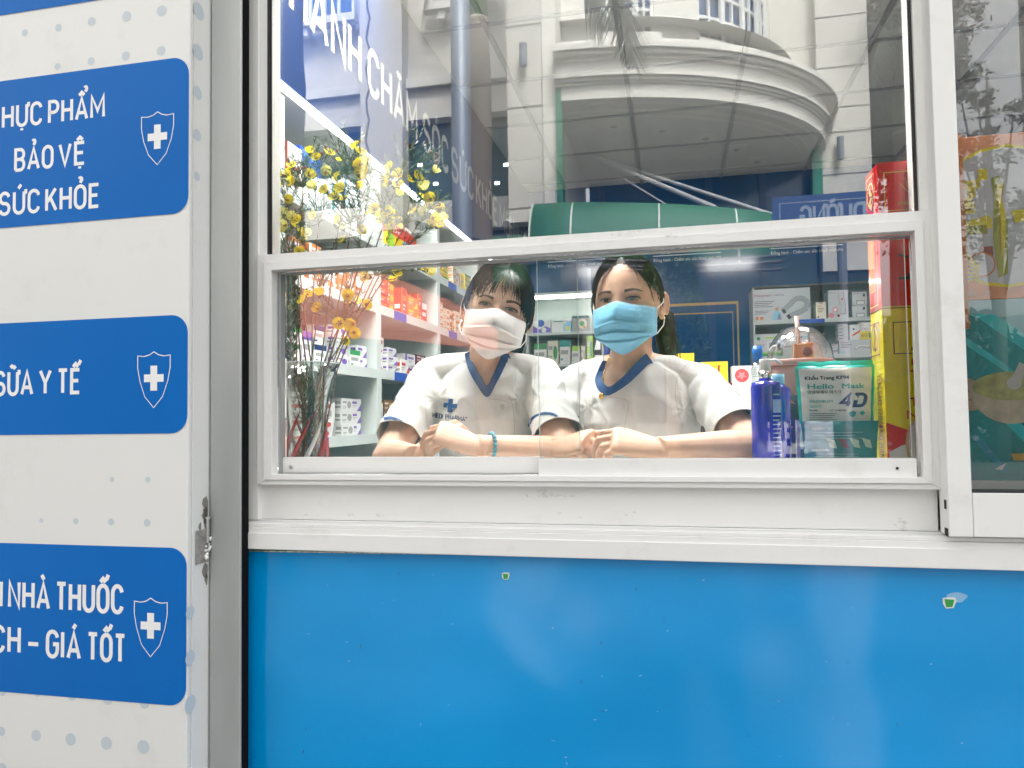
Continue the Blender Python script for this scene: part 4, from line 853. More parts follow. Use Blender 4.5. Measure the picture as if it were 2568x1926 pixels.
for k in range(2): carton('blue_carton', ['blue printed carton under its twin', 'blue printed carton on top of its twin'][k] + ', topmost shelf behind the flowers', 'box', (XS - .02, .80, z5 + .105 + .036 * k), (.14, .09, .035), PI / 2, 'blue', [('lines', .1, .75, .9, .16, 4, 'sky'), ('Llines', .1, .75, .9, .16, 4, 'sky')], group='blue cartons on the topmost shelf')
carton('white_carton', 'plain white carton under the blue cartons, topmost shelf', 'box', (XS - .015, .80, z5 + .001), (.13, .09, .103), PI / 2, 'white', [('lines', .1, .75, .6, .14, 3, 'grey')])
for k in range(3):
    carton('tablet_carton', ['bottom', 'middle', 'top'][k] + ' of three white tablet cartons printed upside down behind the flowers', 'box', (XS - .012, 1.09 + .004 * k, z5 + .065 + .034 * k), (.19, .08, .033), PI / 2, 'white', [('text', 'Berlthyrox', .88, .30, .66, -.34, 'grey'), ('rect', .02, .1, .12, .9, 'sky'), ('text', '100', .24, .12, .66, -.3, 'grey')], group='tablet cartons printed upside down')
carton('white_carton', 'two tone white carton holding up the tablet cartons', 'box', (XS - .012, 1.10, z5 + .001), (.17, .08, .063), PI / 2, 'white', [('rect', .6, .1, .9, .5, 'pink'), ('lines', .1, .8, .5, .12, 3, 'grey')])
carton('red_headed_carton', 'carton with a red lettered top band and yellow print behind the flower tips', 'box', (XS - .01, 1.50, z5 + .001), (.34, .1, .115), PI / 2, 'yellow', [('rect', 0, .6, 1, 1, 'red'), ('text', 'Dr.', .1, .5, .7, .2, 'white'), ('rect', .5, 0, .98, .58, 'sky'), ('rect', 0, 0, .2, .58, 'lime'), ('Lrect', 0, .6, 1, 1, 'red')])
# ---- back shelf on the left of the blue wall
YS = 4.2
bs = thing('back_shelf', 'white lit wall shelf with boxes on the back wall between the two pharmacists', 'shelf')
x0, x1 = XS + .02, at(1512, 800, YS).x; zt = at(1420, 738, YS).z; z1_ = at(1420, 832, YS).z; z2_ = at(1420, 912, YS).z
MB().box((x0, YB - .02, .9), (x1, YB - .0052, zt)).build('back_board', shb, bs); MB().box((x0, YS, zt), (x1, YB - .006, zt + .02)).build('top_board', shm, bs)
for z in (z1_, z2_, z2_ - .32): MB().box((x0, YS, z - .02), (x1 - .016, YB - .021, z)).build('shelf_board', shm, bs)
MB().box((x1 - .015, YS + .001, .9), (x1, YB - .021, zt - .001)).build('side_board', shm, bs); MB().box((x0, YS + .001, .9), (x0 + .015, YB - .021, zt - .001)).build('side_board', shm, bs)
MB().box((x0 + .02, YS + .02, zt - .022), (x1 - .02, YS + .04, zt - .003)).build('light_strip', mat('led_strip_small', (1, 1, 1), .5, emit=(1, 1, .97), emit_s=5), bs)
def onshelf(u0, u1, vb, vt, Y, z=None):
    a_, b_ = at(u0, vb, Y), at(u1, vb, Y); zt_ = at((u0 + u1) / 2, vt, Y).z; zb_ = at((u0 + u1) / 2, vb, Y).z if z is None else z
    return (a_.x, Y, zb_ + .001), (b_.x - a_.x - .004, .12, max(.02, zt_ - zb_))
YQ = 4.24
L_, S_ = onshelf(1337, 1382, 830, 805, YQ, z1_); carton('tissue_box', 'blue and white tissue box with an oval mark on the lit back shelf', 'box', L_, S_, 0, 'white', [('poly', ((0, 0), (1, 0), (1, .4), (.7, .55), (.35, .3), (0, .62)), 'purple'), ('disc', .62, .25, .14, 'white'), ('disc', .45, .8, .2, 'blue')])
L_, S_ = onshelf(1383, 1434, 830, 801, YQ, z1_); carton('flat_carton', 'white carton with a small landscape picture on the lit back shelf', 'box', L_, S_, 0, 'white', [('rect', .1, .8, .6, .88, 'teal'), ('poly', ((.6, .1), (1, .1), (1, .8), (.8, .85), (.6, .5)), 'sky'), ('disc', .8, .3, .1, 'yellow')])
L_, S_ = onshelf(1435, 1478, 828, 792, YQ, z1_); carton('tea_box', 'dark green picture box with round dish print on the lit back shelf', 'box', L_, S_, 0, 'grey', [('disc', .62, .5, .3, 'cream'), ('disc', .6, .52, .15, 'green'), ('disc', .72, .3, .08, 'orange'), ('rect', 0, .85, 1, 1, 'dark teal')])
for (u0, u1, vt, bd_, ac, lab) in ((1340, 1373, 862, 'white', 'green', 'white and green box'), (1375, 1402, 855, 'cream', 'green', 'cream and green box'), (1404, 1432, 853, 'white', 'teal', 'white and teal box'), (1434, 1456, 868, 'white', 'lime', 'white and lime box'), (1458, 1470, 868, 'cream', 'grey', 'slim cream box'), (1472, 1490, 842, 'lime', 'green', 'bright lime packet')):
    L_, S_ = onshelf(u0, u1, 910, vt, YQ, z2_); medbox('herbal_box', f'{lab} on the lower board of the back shelf', L_, S_, bd_, ac, 2 if bd_ == 'white' else 4)
L_, S_ = onshelf(1491, 1508, 908, 845, YQ - .02, z2_); carton('silver_packet', 'silver and black packet on the lower board of the back shelf', 'box', L_, S_, 0, mat('silver_foil', (.6, .6, .6), .3, metal=.6), [('rect', 0, .3, 1, .5, 'black'), ('poly', ((0, .5), (.5, 1), (0, 1)), 'black')])
for k, (u0, u1) in enumerate(((1510, 1528),)):
    L_, S_ = onshelf(u0, u1, 905, 870, YQ - .02, z2_); carton('blue_packet', 'dark blue and gold packet half hidden behind the blue masked pharmacist', 'box', L_, S_, 0, 'blue', [('rect', 0, 0, 1, .5, 'gold')])
# ---- back shelf with device boxes
ds = thing('device_shelf', 'white wall shelf holding health device boxes beside the tall red carton', 'shelf')
dx0, dx1 = at(1889, 800, YS).x, at(2260, 800, YS).x; dzt = at(1900, 722, YS).z; da_ = at(2000, 801, YS).z; db_ = at(2000, 891, YS).z; dc_ = db_ - .33
MB().box((dx0, YB - .02, .9), (dx1, YB - .001, dzt)).build('back_board', mat('shelf_back_grey', (.20, .22, .20), .6), ds)
MB().box((dx0, YS, dzt), (dx1, YB - .0055, dzt + .012)).build('top_board', mat('dark_top', (.05, .05, .055), .5), ds)
for z in (da_, db_, dc_): MB().box((dx0 + .012, YS, z - .026), (dx1, YB - .021, z)).build('shelf_board', mat('shelf_dim_white', (.5, .52, .51), .5), ds)
MB().box((dx0, YS - .002, .9), (dx0 + .011, YB - .021, dzt - .001)).build('side_board', MATS['shelf_dim_white'], ds)
MB().box((at(2000, 800, YS).x, YS - .003, da_ - .03), (at(2068, 800, YS).x, YS - .0005, da_ - .002)).build('shelf_tag', pm('blue'), ds)
dim = mat('device_card', (.50, .51, .53), .4); YD = 4.215
grey_t = mat('ink_grey', (.16, .16, .17), .5); crim = mat('ink_crimson', (.30, .01, .08), .5)
neck = [(.50, .28), (.56, .34), (.66, .5), (.72, .62), (.80, .68), (.90, .64), (.955, .52), (.94, .36), (.86, .27), (.74, .19), (.62, .10)]
L_, S_ = onshelf(1889, 2035, 800, 724, YD, da_)
carton('massager_box', 'large white device box with a grey neck massager picture', 'box', L_, S_, 0, dim, [('text', 'beurer', .03, .33, .76, .105, crim), ('text', 'wellbeing', .35, .55, .78, .06, grey_t), ('lines', .03, .60, .38, .055, 4, grey_t), ('lines', .03, .30, .3, .045, 3, grey_t), ('disc', .07, .08, .032, 'orange'), ('disc', .15, .08, .032, 'orange'),
  ('line', neck, .095, 'grey'), ('line', [(q[0] + .005, q[1] + .01) for q in neck], .055, mat('picture_grey', (.33, .35, .38), .5)), ('line', [(.52, .25), (.565, .30)], .08, 'black'), ('line', [(.60, .07), (.65, .12)], .08, 'black'),
  ('disc', .42, .36, .035, mat('picture_skin', (.45, .28, .20), .6)), ('poly', ((.34, .02), (.5, .02), (.49, .22), (.44, .30), (.40, .30), (.35, .2)), 'sky'), ('poly', ((.42, .02), (.5, .02), (.47, .2), (.44, .2)), mat('picture_grey2', (.2, .22, .28), .5))])
L_, S_ = onshelf(2047, 2074, 799, 758, YD, da_); carton('small_device_box', 'small cream device box with a hanging tab next to the massager box', 'box', L_, S_, 0, 'cream', [('rect', .3, .93, .7, .97, 'black'), ('text', 'beurer', .1, .6, .74, .06, crim), ('disc', .2, .1, .1, 'blue'), ('lines', .15, .6, .8, .1, 3, grey_t)])
L_, S_ = onshelf(2078, 2130, 797, 728, YD, da_); carton('epilator_box', 'white box with a silver handheld device picture, middle of the top device shelf', 'box', L_, S_, 0, dim, [('text', 'beurer', .05, .4, .9, .05, crim), ('line', [(.66, .95), (.68, .7), (.74, .4), (.72, .12)], .30, 'grey'), ('line', [(.64, .95), (.66, .7), (.71, .4), (.69, .16)], .22, mat('picture_silver', (.45, .45, .46), .3)), ('disc', .7, .68, .05, 'red'), ('disc', .35, .3, .15, 'pink'), ('disc', .35, .3, .09, 'white'), ('disc', .15, .1, .14, 'pink'), ('disc', .5, .08, .07, 'maroon')])
for k, (vb, vt) in enumerate(((797, 766), (765, 733))):
    L_, S_ = onshelf(2138, 2176, vb, vt, YD, da_ if k == 0 else None); 
    if k: L_ = (L_[0], L_[1], L_[2] + .002)
    carton('monitor_box', ['lower', 'upper'][k] + ' of two stacked white monitor boxes beside the red carton', 'box', L_, S_, 0, dim, [('text', 'beurer', .05, .45, .85, .08, crim), ('rect', .25, .02, .85, .35, 'grey'), ('rect', .32, .06, .78, .26, 'white'), ('disc', .8, .65, .09, MATS['picture_skin']), ('poly', ((.72, .66), (.9, .66), (.86, .86), (.76, .86)), 'black')], group='stacked monitor boxes')
L_, S_ = onshelf(1891, 1962, 889, 838, YD, db_); carton('pressure_monitor_box', 'white box with a green base stripe and blood pressure monitor picture', 'box', L_, S_, 0, dim, [('rect', 0, 0, 1, .12, 'green'), ('poly', ((0, .12), (1, .12), (1, .2), (.5, .17), (0, .24)), 'lime'), ('rect', .42, .78, .88, .86, 'lime'), ('disc', .18, .8, .07, 'green'), ('rect', .5, .2, .84, .66, 'white'), ('rect', .54, .34, .8, .62, 'grey'), ('rect', .86, .25, .98, .55, 'black'), ('lines', .08, .5, .42, .07, 2, grey_t), ('disc', .1, .3, .05, 'red')])
L_, S_ = onshelf(1964, 2030, 889, 862, YD, db_); carton('device_box', 'white device box under the one with a blue meter picture', 'box', L_, S_, 0, dim, [('text', 'beurer', .03, .35, .7, .2, crim)])
L_ = (L_[0], L_[1], L_[2] + S_[2] + .001); carton('device_box', 'white device box with a dark and blue meter picture, middle of the lower device shelf', 'box', L_, (S_[0], .12, .105), 0, dim, [('text', 'beurer', .03, .33, .78, .13, crim), ('poly', ((.6, .25), (.8, .55), (.98, .6), (.92, .3)), 'sky'), ('poly', ((.55, .1), (.68, .3), (.8, .45), (.7, .45)), 'black'), ('lines', .05, .6, .4, .1, 3, grey_t), ('ring', .12, .14, .07, .012, 'grey')])
L_, S_ = onshelf(2032, 2070, 888, 836, YD, db_); carton('thermometer_box', 'white device box with a slanting grey thermometer picture', 'box', L_, S_, 0, dim, [('text', 'beurer', .03, .45, .86, .07, crim), ('lines', .05, .76, .6, .07, 5, grey_t), ('line', [(.42, .38), (.7, .5), (.97, .6)], .16, 'grey'), ('line', [(.45, .39), (.7, .5), (.9, .57)], .08, 'white')])
for k, (u0, u1, vb, vt) in enumerate(((2073, 2087, 886, 880), (2088, 2103, 886, 880), (2075, 2103, 879, 873), (2088, 2104, 872, 862))):
    L_, S_ = onshelf(u0, u1, vb, vt, YD, db_ if k < 2 else None); carton('tiny_box', ['outer bottom', 'inner bottom', 'wide middle', 'topmost'][k] + ' tiny white box of the little pile beside the thermometer boxes', 'box', L_, (S_[0], .08, S_[2] * .93), 0, dim, [('rect', .1, .6, .6, .8, crim)], group='pile of tiny white boxes')
L_, S_ = onshelf(2105, 2185, 886, 852, YD - .01, db_); carton('thermometer_box', 'long white device box with a pale forehead thermometer picture', 'box', L_, (S_[0], .12, S_[2]), 0, dim, [('text', 'beurer', .03, .33, .76, .15, crim), ('lines', .05, .64, .4, .1, 3, grey_t), ('disc', .07, .12, .035, 'sky'), ('disc', .15, .12, .035, 'sky'), ('line', [(.5, .3), (.62, .5), (.75, .52), (.98, .42)], .10, 'grey'), ('line', [(.52, .36), (.62, .53), (.75, .56), (.96, .5)], .05, 'white')])
zz0 = L_[2] + S_[2] + .001; xa_ = at(2101, 840, YD).x; xb_ = at(2129, 840, YD).x
for k in range(5): carton('slim_box', ['lowest', 'second', 'middle', 'fourth', 'topmost'][k] + ' of five slim white boxes stacked on the long thermometer box', 'box', (xa_ + .004 * (k % 2), YD, zz0 + .0225 * k), (xb_ - xa_ - .006, .08, .0218), 0, dim, [('rect', .1, .3, .5, .6, grey_t), ('rect', 0, .92, 1, 1, 'grey')], group='stack of five slim white boxes')
carton('white_packet', 'white packet with a red slanting stripe on the long thermometer box', 'box', (at(2131, 840, YD).x, YD, zz0), (.075, .05, .105), 0, 'white', [('poly', ((.2, .2), (.9, .5), (.95, .65), (.25, .35)), 'red'), ('disc', .35, .7, .1, 'blue')])
carton('mosquito_repellent_box', 'yellow box with the number 60 under red writing', 'box', (at(2156, 840, YD).x, YD, zz0), (.088, .05, .118), 0, 'white', [('rect', 0, 0, 1, .48, 'yellow'), ('text', '60', .1, .55, .14, .22, 'black'), ('rect', .66, .1, .95, .38, 'green'), ('text', 'ベープ', .08, .9, .78, .12, 'red'), ('text', 'ジャンボ', .05, .92, .56, .13, 'red')])
# ================================================================ ON THE COUNTER
ZT_ = 1.082
ct = thing('counter', 'white serving counter just behind the window, under the forearms and goods', 'counter')
ctm = mat('counter_white', (.68, .68, .67), .3)
MB().box((-1.05, .047, ZT_ - .03), (.215, .33, ZT_)).build('counter_top', ctm, ct); MB().box((.2155, .047, ZT_ - .03), (2.2, .62, ZT_)).build('counter_top', ctm, ct); MB().box((-1.05, .12, 0), (2.2, .16, ZT_ - .031)).build('counter_panel', ctm, ct)
# vase
VX = at(768, 1100, .17); vx, vy = VX.x, .17
clear = bpy.data.materials.new('vase_glass'); clear.use_nodes = True; n, l = clear.node_tree.nodes, clear.node_tree.links; n.remove(n['Principled BSDF'])
t_ = n.new('ShaderNodeBsdfTransparent'); t_.inputs[0].default_value = (.93, .95, .93, 1); g_ = n.new('ShaderNodeBsdfAnisotropic'); g_.inputs['Roughness'].default_value = .03; lw = n.new('ShaderNodeLayerWeight'); lw.inputs[0].default_value = .38
mx = n.new('ShaderNodeMixShader'); l.new(lw.outputs['Facing'], mx.inputs[0]); l.new(t_.outputs[0], mx.inputs[1]); l.new(g_.outputs[0], mx.inputs[2]); l.new(mx.outputs[0], n['Material Output'].inputs[0]); MATS['vase_glass'] = clear
vt = thing('glass_vase', 'clear flared glass vase with red twisted ribs holding the wax flowers', 'vase')
prof = [(.0, .004), (.040, .004), (.0435, .012), (.042, .05), (.041, .10), (.047, .15), (.058, .20), (.071, .235)]
zb = ZT_ + .0005
MB().lathe([(r, z + zb) for r, z in prof] + [(r - .0025, z + zb) for r, z in prof[::-1][:-1]], (vx, vy, 0), 48).build('vase_body', clear, vt, smooth=True)
MB().tube([(vx + .0705 * math.cos(t), vy + .0705 * math.sin(t), zb + .2355) for t in [2 * PI * k / 40 for k in range(41)]], .0012, 6, cap=False).build('rim', mat('vase_rim', (.75, .8, .78), .1, trans=.3), vt)
for k in range(9):
    red = k % 3 != 1; pts = []; rad = []
    for j in range(15):
        z = .006 + .125 * j / 14; r = .0415 + .002 * math.sin(z * 30); a_ = 2 * PI * k / 9 + j * .10; pts.append((vx + r * math.cos(a_), vy + r * math.sin(a_), zb + z)); rad.append(.0052 * (1 - (j / 14) ** 2.2) + .0006)
    MB().tube(pts, rad, 8).build('twisted_rib', mat('rib_red', (.38, .01, .02), .15, coat=.6, spec=.8) if red else mat('rib_white', (.75, .72, .7), .12, spec=.8), vt, smooth=True)
# wax flower bouquet
fl = thing('flower_bouquet', 'tall bouquet of yellow wax flowers on thin woody stems standing in the glass vase', 'flowers')
stemm = mat('stem_brown', (.23, .13, .075), .7, var=.25, vscale=30); stemg = mat('stem_green', (.10, .13, .04), .6); needle = mat('needle_green', (.045, .10, .03), .5, var=.35, vscale=20); budm = mat('bud_red', (.30, .05, .02), .5, var=.3, vscale=40)
pet = mat('petal_yellow', (.96, .78, .01), .5, var=.06, vscale=60); pet2 = mat('petal_pale', (.88, .80, .25), .5); 
def leafy(m, c, f):      # thin petals let light through
    n, l = m.node_tree.nodes, m.node_tree.links; tl = n.new('ShaderNodeBsdfTranslucent'); tl.inputs[0].default_value = (*c, 1); mx_ = n.new('ShaderNodeMixShader'); mx_.inputs[0].default_value = f; l.new(n['Principled BSDF'].outputs[0], mx_.inputs[1]); l.new(tl.outputs[0], mx_.inputs[2]); l.new(mx_.outputs[0], n['Material Output'].inputs[0])
leafy(pet, (.98, .80, .02), .4); leafy(pet2, (.95, .88, .3), .4)
ctr = mat('flower_centre', (.45, .22, .01), .6)
cl1 = [(520, 240), (590, 300), (730, 250), (860, 330), (700, 460), (840, 510), (870, 660), (510, 490), (300, 470), (210, 490), (320, 400), (60, 560), (130, 560), (190, 580), (350, 550), (270, 760), (570, 620), (700, 670), (800, 740), (880, 770), (230, 920), (330, 960), (190, 990), (250, 1040), (335, 1050), (400, 1000), (60, 940), (110, 900), (60, 1030), (240, 1100), (100, 1200), (580, 940), (850, 980), (890, 1080), (1090, 1100), (890, 1210), (400, 1340), (450, 1080), (490, 1140), (440, 1220), (1030, 190), (1075, 240), (1100, 340), (1080, 370), (1020, 400), (1155, 440), (1055, 490), (1040, 560), (1410, 400), (1410, 500), (1515, 500), (1395, 565), (1500, 600), (1605, 540), (1690, 510), (1890, 450), (1735, 610), (1790, 650), (1765, 730), (1855, 750), (1800, 830), (1855, 840), (1790, 900), (1930, 910), (1965, 870), (1970, 985), (1880, 960), (1870, 1040), (1930, 1050), (1480, 700), (1240, 870), (1210, 890), (1370, 900), (1310, 950), (1410, 910), (1350, 1000), (1430, 1040), (1400, 970), (1680, 890), (1820, 1540), (1740, 1510)]
cl2 = [(475, 380), (600, 380), (330, 520), (430, 440), (590, 530), (930, 460), (985, 470), (1095, 490), (1390, 240), (1410, 150), (1130, 190), (1745, 120), (820, 690), (960, 690), (970, 780), (895, 860), (920, 740), (900, 390)]
bd1 = [(690, 170), (690, 215), (1095, 110), (1580, 130), (1640, 150), (1650, 180), (1860, 230), (1920, 245), (1915, 290), (1925, 340), (115, 510), (365, 420), (395, 400), (435, 400), (470, 400), (950, 315), (990, 330), (820, 770), (125, 820), (70, 860), (1060, 960), (870, 830), (1755, 490), (1960, 810), (1940, 740), (275, 320), (655, 240), (750, 330), (175, 750), (120, 770), (640, 930), (1330, 880), (820, 215)]
uv = lambda c, s_, ou, ov: (ou + c[0] / s_, ov + c[1] / s_)
F_ = [uv(c, 4.424, 660, 330) for c in cl1] + [uv(c, 4.254, 660, 650) for c in cl2]; B_ = [uv(c, 4.424, 660, 330) for c in bd1]
rf = random.Random(5)
def fdepth(u): return .10 + rf.random() * .11
FP = [at(u, v, fdepth(u)) for u, v in F_]; BP = [at(u, v, fdepth(u)) for u, v in B_]
mouth = lambda: Vector((vx + rf.uniform(-.045, .045), vy + rf.uniform(-.035, .035), zb + .235))
HUB = [(690, 640, 20), (700, 560, 0), (745, 600, 1), (800, 560, 2), (880, 560, 2), (905, 590, 3), (960, 520, 3), (1000, 450, 6), (1050, 560, 5), (940, 690, 5), (800, 720, 2), (760, 470, 2), (870, 440, 4), (1020, 560, 6), (725, 520, 1), (860, 800, 2), (680, 740, 20)]
HP = [at(u, v, .12 + rf.random() * .07) for u, v, _ in HUB]
def curve(a, b, bend=.02, n=6):
    c = a.lerp(b, .5) + Vector((rf.uniform(-bend, bend), rf.uniform(-bend, bend) * .5, rf.uniform(0, bend)))
    return [a.lerp(c, k / n).lerp(c.lerp(b, k / n), k / n) for k in range(n + 1)]
NB = MB()
def needles(path, dens=1.0, L=.014, w=.0011):
    for a, b in zip(path[:-1], path[1:]):
        d = b - a; nn_ = max(1, int(d.length * 170 * dens)); 
        if d.length < 1e-5: continue
        dn = d.normalized()
        for k in range(nn_):
            p = a.lerp(b, rf.random()); s_ = dn.orthogonal().normalized(); s_ = Matrix.Rotation(rf.uniform(0, 6.28), 3, dn) @ s_
            t = (s_ * .75 + dn * .8).normalized() * L * rf.uniform(.6, 1.3); q = t.cross(dn).normalized() * w
            NB.add([p, p + t * .5 + q, p + t, p + t * .5 - q], [(0, 1, 2, 3)])
base = lambda k: Vector((vx + .028 * math.cos(k * 2.4), vy + .024 * math.sin(k * 2.4), zb + .012))
for k, h in enumerate(HP):
    m_ = mouth(); m_.x = max(vx - .06, min(vx + .06, vx + (h.x - vx) * .35)); m_.z = zb + .22 + rf.uniform(-.01, .01)
    if h.z < m_.z + .03: h.z = m_.z + .05
    pth = curve(base(k), m_, .004, 5) + curve(m_, h, .015, 7)[1:]
    MB().tube(pth, [.0020 - .0009 * i / (len(pth) - 1) for i in range(len(pth))], 7).build('stem', stemm, fl, smooth=True); needles(pth[2:6], 1.5, .016); needles(pth[8:], .5)
tw_ = MB(); dirs = {}
def link(P, idx, kind):
    best = None
    for h in HP:
        dz = P.z - h.z; d = (P - h).length + (0 if dz > -.01 else .3)
        if best is None or d < best[0]: best = (d, h)
    h = best[1]; L = P - h
    if L.length > .12:
        g2 = h.lerp(P, .5) + Vector((0, 0, .0)); 
    pth = curve(h, P, .012, 6); tw_.tube(pth, [.0013 - .0007 * i / 6 for i in range(7)], 5); needles(pth[2:], 1.5 if kind else 1.2)
    for s_ in range(2):
        q = pth[3 + s_ * 2]; e = q + (P - h).normalized() * .03 + Vector((rf.uniform(-.02, .02), rf.uniform(-.015, .015), rf.uniform(0, .02))); p2 = curve(q, e, .004, 3); tw_.tube(p2, .0005, 4); needles(p2, 2.2, .012)
    return (pth[-1] - pth[-2]).normalized()
fd = [link(P, i, 1) for i, P in enumerate(FP)]
for i, P in enumerate(BP): link(P, i, 0)
for k in range(90):          # leafy side shoots
    h = HP[rf.randrange(len(HP))]; e = h + Vector((rf.uniform(-.07, .07), rf.uniform(-.03, .03), rf.uniform(.02, .12))); p2 = curve(h, e, .01, 4); tw_.tube(p2, .0007, 4); needles(p2, 2.2, .015)
for k in range(300):         # dense dark foliage low on the left and inside the vase
    u = rf.uniform(665, 735); v = rf.uniform(650, 980); q = at(u, v, .12 + rf.random() * .10); e = q + Vector((rf.uniform(-.02, .02), 0, rf.uniform(.03, .06))); p2 = [q, q.lerp(e, .5), e]; needles(p2, 2.4, .018, .0017)
for k in range(60):
    a_ = rf.uniform(0, 6.28); r_ = rf.uniform(0, .035); q = Vector((vx + r_ * math.cos(a_), vy + r_ * math.sin(a_), zb + rf.uniform(.03, .19))); e = q + Vector((rf.uniform(-.01, .01), 0, .05)); needles([q, e], 1.5, .013)
tw_.build('twigs', stemg, fl)['kind'] = 'stuff'
NB.build('needle_leaves', needle, fl)['kind'] = 'stuff'
def flower_mesh(pm_, open_):
    m = MB()
    m.lathe([(.0008, -.006), (.0035, -.002), (.0048, .0)], (0, 0, 0), 8, 2)
    for k in range(5):
        a_ = 2 * PI * k / 5; M_ = Matrix.Rotation(a_, 3, 'Z'); vs = []; 
        for i, (r, z, w) in enumerate(((.0024, .0003, .0024), (.0048, .0014 + open_ * .5, .0048), (.0072, .0030 + open_, .0052), (.0090, .0050 + open_ * 1.4, .0036))):
            vs += [M_ @ Vector((r * .93, -w, z + .0008)), M_ @ Vector((r, 0, z)), M_ @ Vector((r * .93, w, z + .0008))]
        m.add(vs, [f for i in range(3) for f in ((i * 3, i * 3 + 1, i * 3 + 4, i * 3 + 3), (i * 3 + 1, i * 3 + 2, i * 3 + 5, i * 3 + 4))], 0)
    m.ell((0, 0, .0008), (.0022, .0022, .0014), n=8, mi=1)
    return m.mesh('flower', [pm_, ctr, needle], smooth=True)
fms = [flower_mesh(pet, .0), flower_mesh(pet, .003), flower_mesh(pet2, .004), flower_mesh(pet, .0015)]
for i, P in enumerate(FP):
    d = (fd[i] * .6 + Vector((rf.uniform(-.5, .5), rf.uniform(-1.3, -.1), rf.uniform(-.1, .8)))).normalized()
    M_ = Matrix.Translation(P) @ d.to_track_quat('Z', 'Y').to_matrix().to_4x4() @ Matrix.Scale(rf.uniform(1.15, 1.5), 4)
    inst(fms[rf.choice((0, 1, 2, 3, 0, 3))], 'flower', fl, M_)
bm_ = MB().ell((0, 0, 0), (.0028, .0028, .0038), n=8).mesh('bud', budm, True)
for P in BP: inst(bm_, 'bud', fl, Matrix.Translation(P))
# tall cartons at the right
def A_(u, v, Y): return at(u, v, Y)
Yf = .062; cx0 = A_(2216, 900, Yf).x; wy = .20; zy = A_(2216, 775, Yf).z; zr = A_(2240, 407, Yf).z
orn = mat('print_brown', (.18, .03, .02), .5); goldp = mat('print_gold', (.80, .55, .10), .35); redt = mat('print_red', (.60, .02, .02), .45)
def lotus(cx, cz, s, m, k='ring'):
    return [(k, cx, cz + s * .35, s * .45, s * .05, m), ('line', [(cx - s * .05, cz + s * .5), (cx + s * .1, cz + s * .1), (cx - s * .1, cz - s * .3), (cx + s * .05, cz - s * .4)], s * .07, m),
            ('line', [(cx - s, cz + s * .2), (cx - s * .6, cz - s * .25), (cx, cz - s * .45), (cx + s * .6, cz - s * .25), (cx + s, cz + s * .2)], s * .04, m), ('line', [(cx - s * .7, cz + s * .5), (cx - s * .6, cz), (cx - s * .2, cz - s * .3)], s * .04, m), ('line', [(cx + s * .7, cz + s * .5), (cx + s * .6, cz), (cx + s * .2, cz - s * .3)], s * .04, m)]
hy = zy - ZT_; yel = mat('carton_yellow', (.88, .72, .02), .25, spec=.6, var=.04); redc = mat('carton_red', (.72, .02, .02), .2, spec=.6, var=.08, coat=.5)
sx = .14 / wy
carton('yellow_carton', 'tall yellow printed carton with red lettering and a bowl picture, below the red one', 'box', (cx0, Yf, ZT_ + .0005), (wy, .078, hy), 0, yel,
 [('frame', .08, .73, .68, .92, .008, orn), ('text', 'LONG CHÂU', .21, .57, .885, .016, orn)] + lotus(.38, .83, .15, orn) + [('text', 'PHARMA', .21, .60, .747, .024, orn),
  ('tbold', 'QUÀ', .22, .50, .66, .045, redt), ('tbold', 'TẶNG', .20, .56, .585, .045, redt), ('tbold', 'TỪ', .28, .48, .505, .045, redt), ('tbold', 'THIÊN', .19, .60, .425, .045, redt), ('tbold', 'NHIÊN', .17, .60, .35, .045, redt),
  ('poly', ((0, .33), (.35, .24), (.1, .0), (0, .0)), redt), ('poly', ((.0, .0), (1, 0), (1, .2), (.12, .2), (.02, .16)), mat('print_cloth', (.62, .60, .56), .6)), ('disc', .48, .20, .34, mat('print_bowl', (.60, .45, .25), .5)), ('disc', .48, .215, .315, mat('print_porcelain', (.66, .64, .60), .4)), ('disc', .50, .235, .25, mat('print_soup', (.55, .40, .22), .5)), ('line', [(.15, .0), (.32, .18), (.36, .24)], .03, 'white'),
  ('Lframe', .12, .73, .88, .93, .03, orn), ('Lring', .5, .84, .3, .04, orn), ('Lline', [(.45, .9), (.55, .85), (.45, .79), (.56, .76)], .035, orn), ('Lframe', .3, .03, .7, .68, .015, goldp), ('Ltvert', 'YẾN SÀO THƯỢNG HẠNG', .55, .62, .08, -.16, orn)], bev=.001)
hr = zr - zy
carton('red_carton', 'tall red printed carton with gold emblem, standing on the yellow carton', 'box', (cx0, Yf + .001, zy + .0015), (wy, .078, hr), 0, redc,
 [('frame', .05, .66, .58, .93, .008, goldp)] + lotus(.31, .82, .13, goldp) + [('text', 'PHARMA', .15, .49, .695, .026, goldp), ('tvert', 'Dương', .30, .62, .50, -.06, goldp), ('rect', 0, .0, 1, .012, 'yellow'), ('text', 'NET WEIGHT', .22, .60, .055, .022, goldp),
  ('line', [(.14, .36), (.34, .31), (.6, .30)], .015, 'black'), ('line', [(.2, .205), (.4, .21), (.6, .20)], .045, mat('print_dark', (.05, .03, .03), .5)), ('line', [(.14, .2), (.4, .185), (.6, .195)], .02, 'black'),
  ('Lframe', .15, .03, .85, .95, .02, goldp), ('Lring', .5, .82, .28, .04, goldp), ('Lline', [(.4, .86), (.6, .8), (.4, .76), (.6, .72)], .05, goldp), ('Llines', .25, .55, .75, .018, 24, goldp)], bev=.001)
xo = A_(2299, 420, .030).x; zo = A_(2310, 346, .03).z; zo0 = 1.53
org = mat('carton_orange', (.75, .24, .05), .3, spec=.5, var=.1)
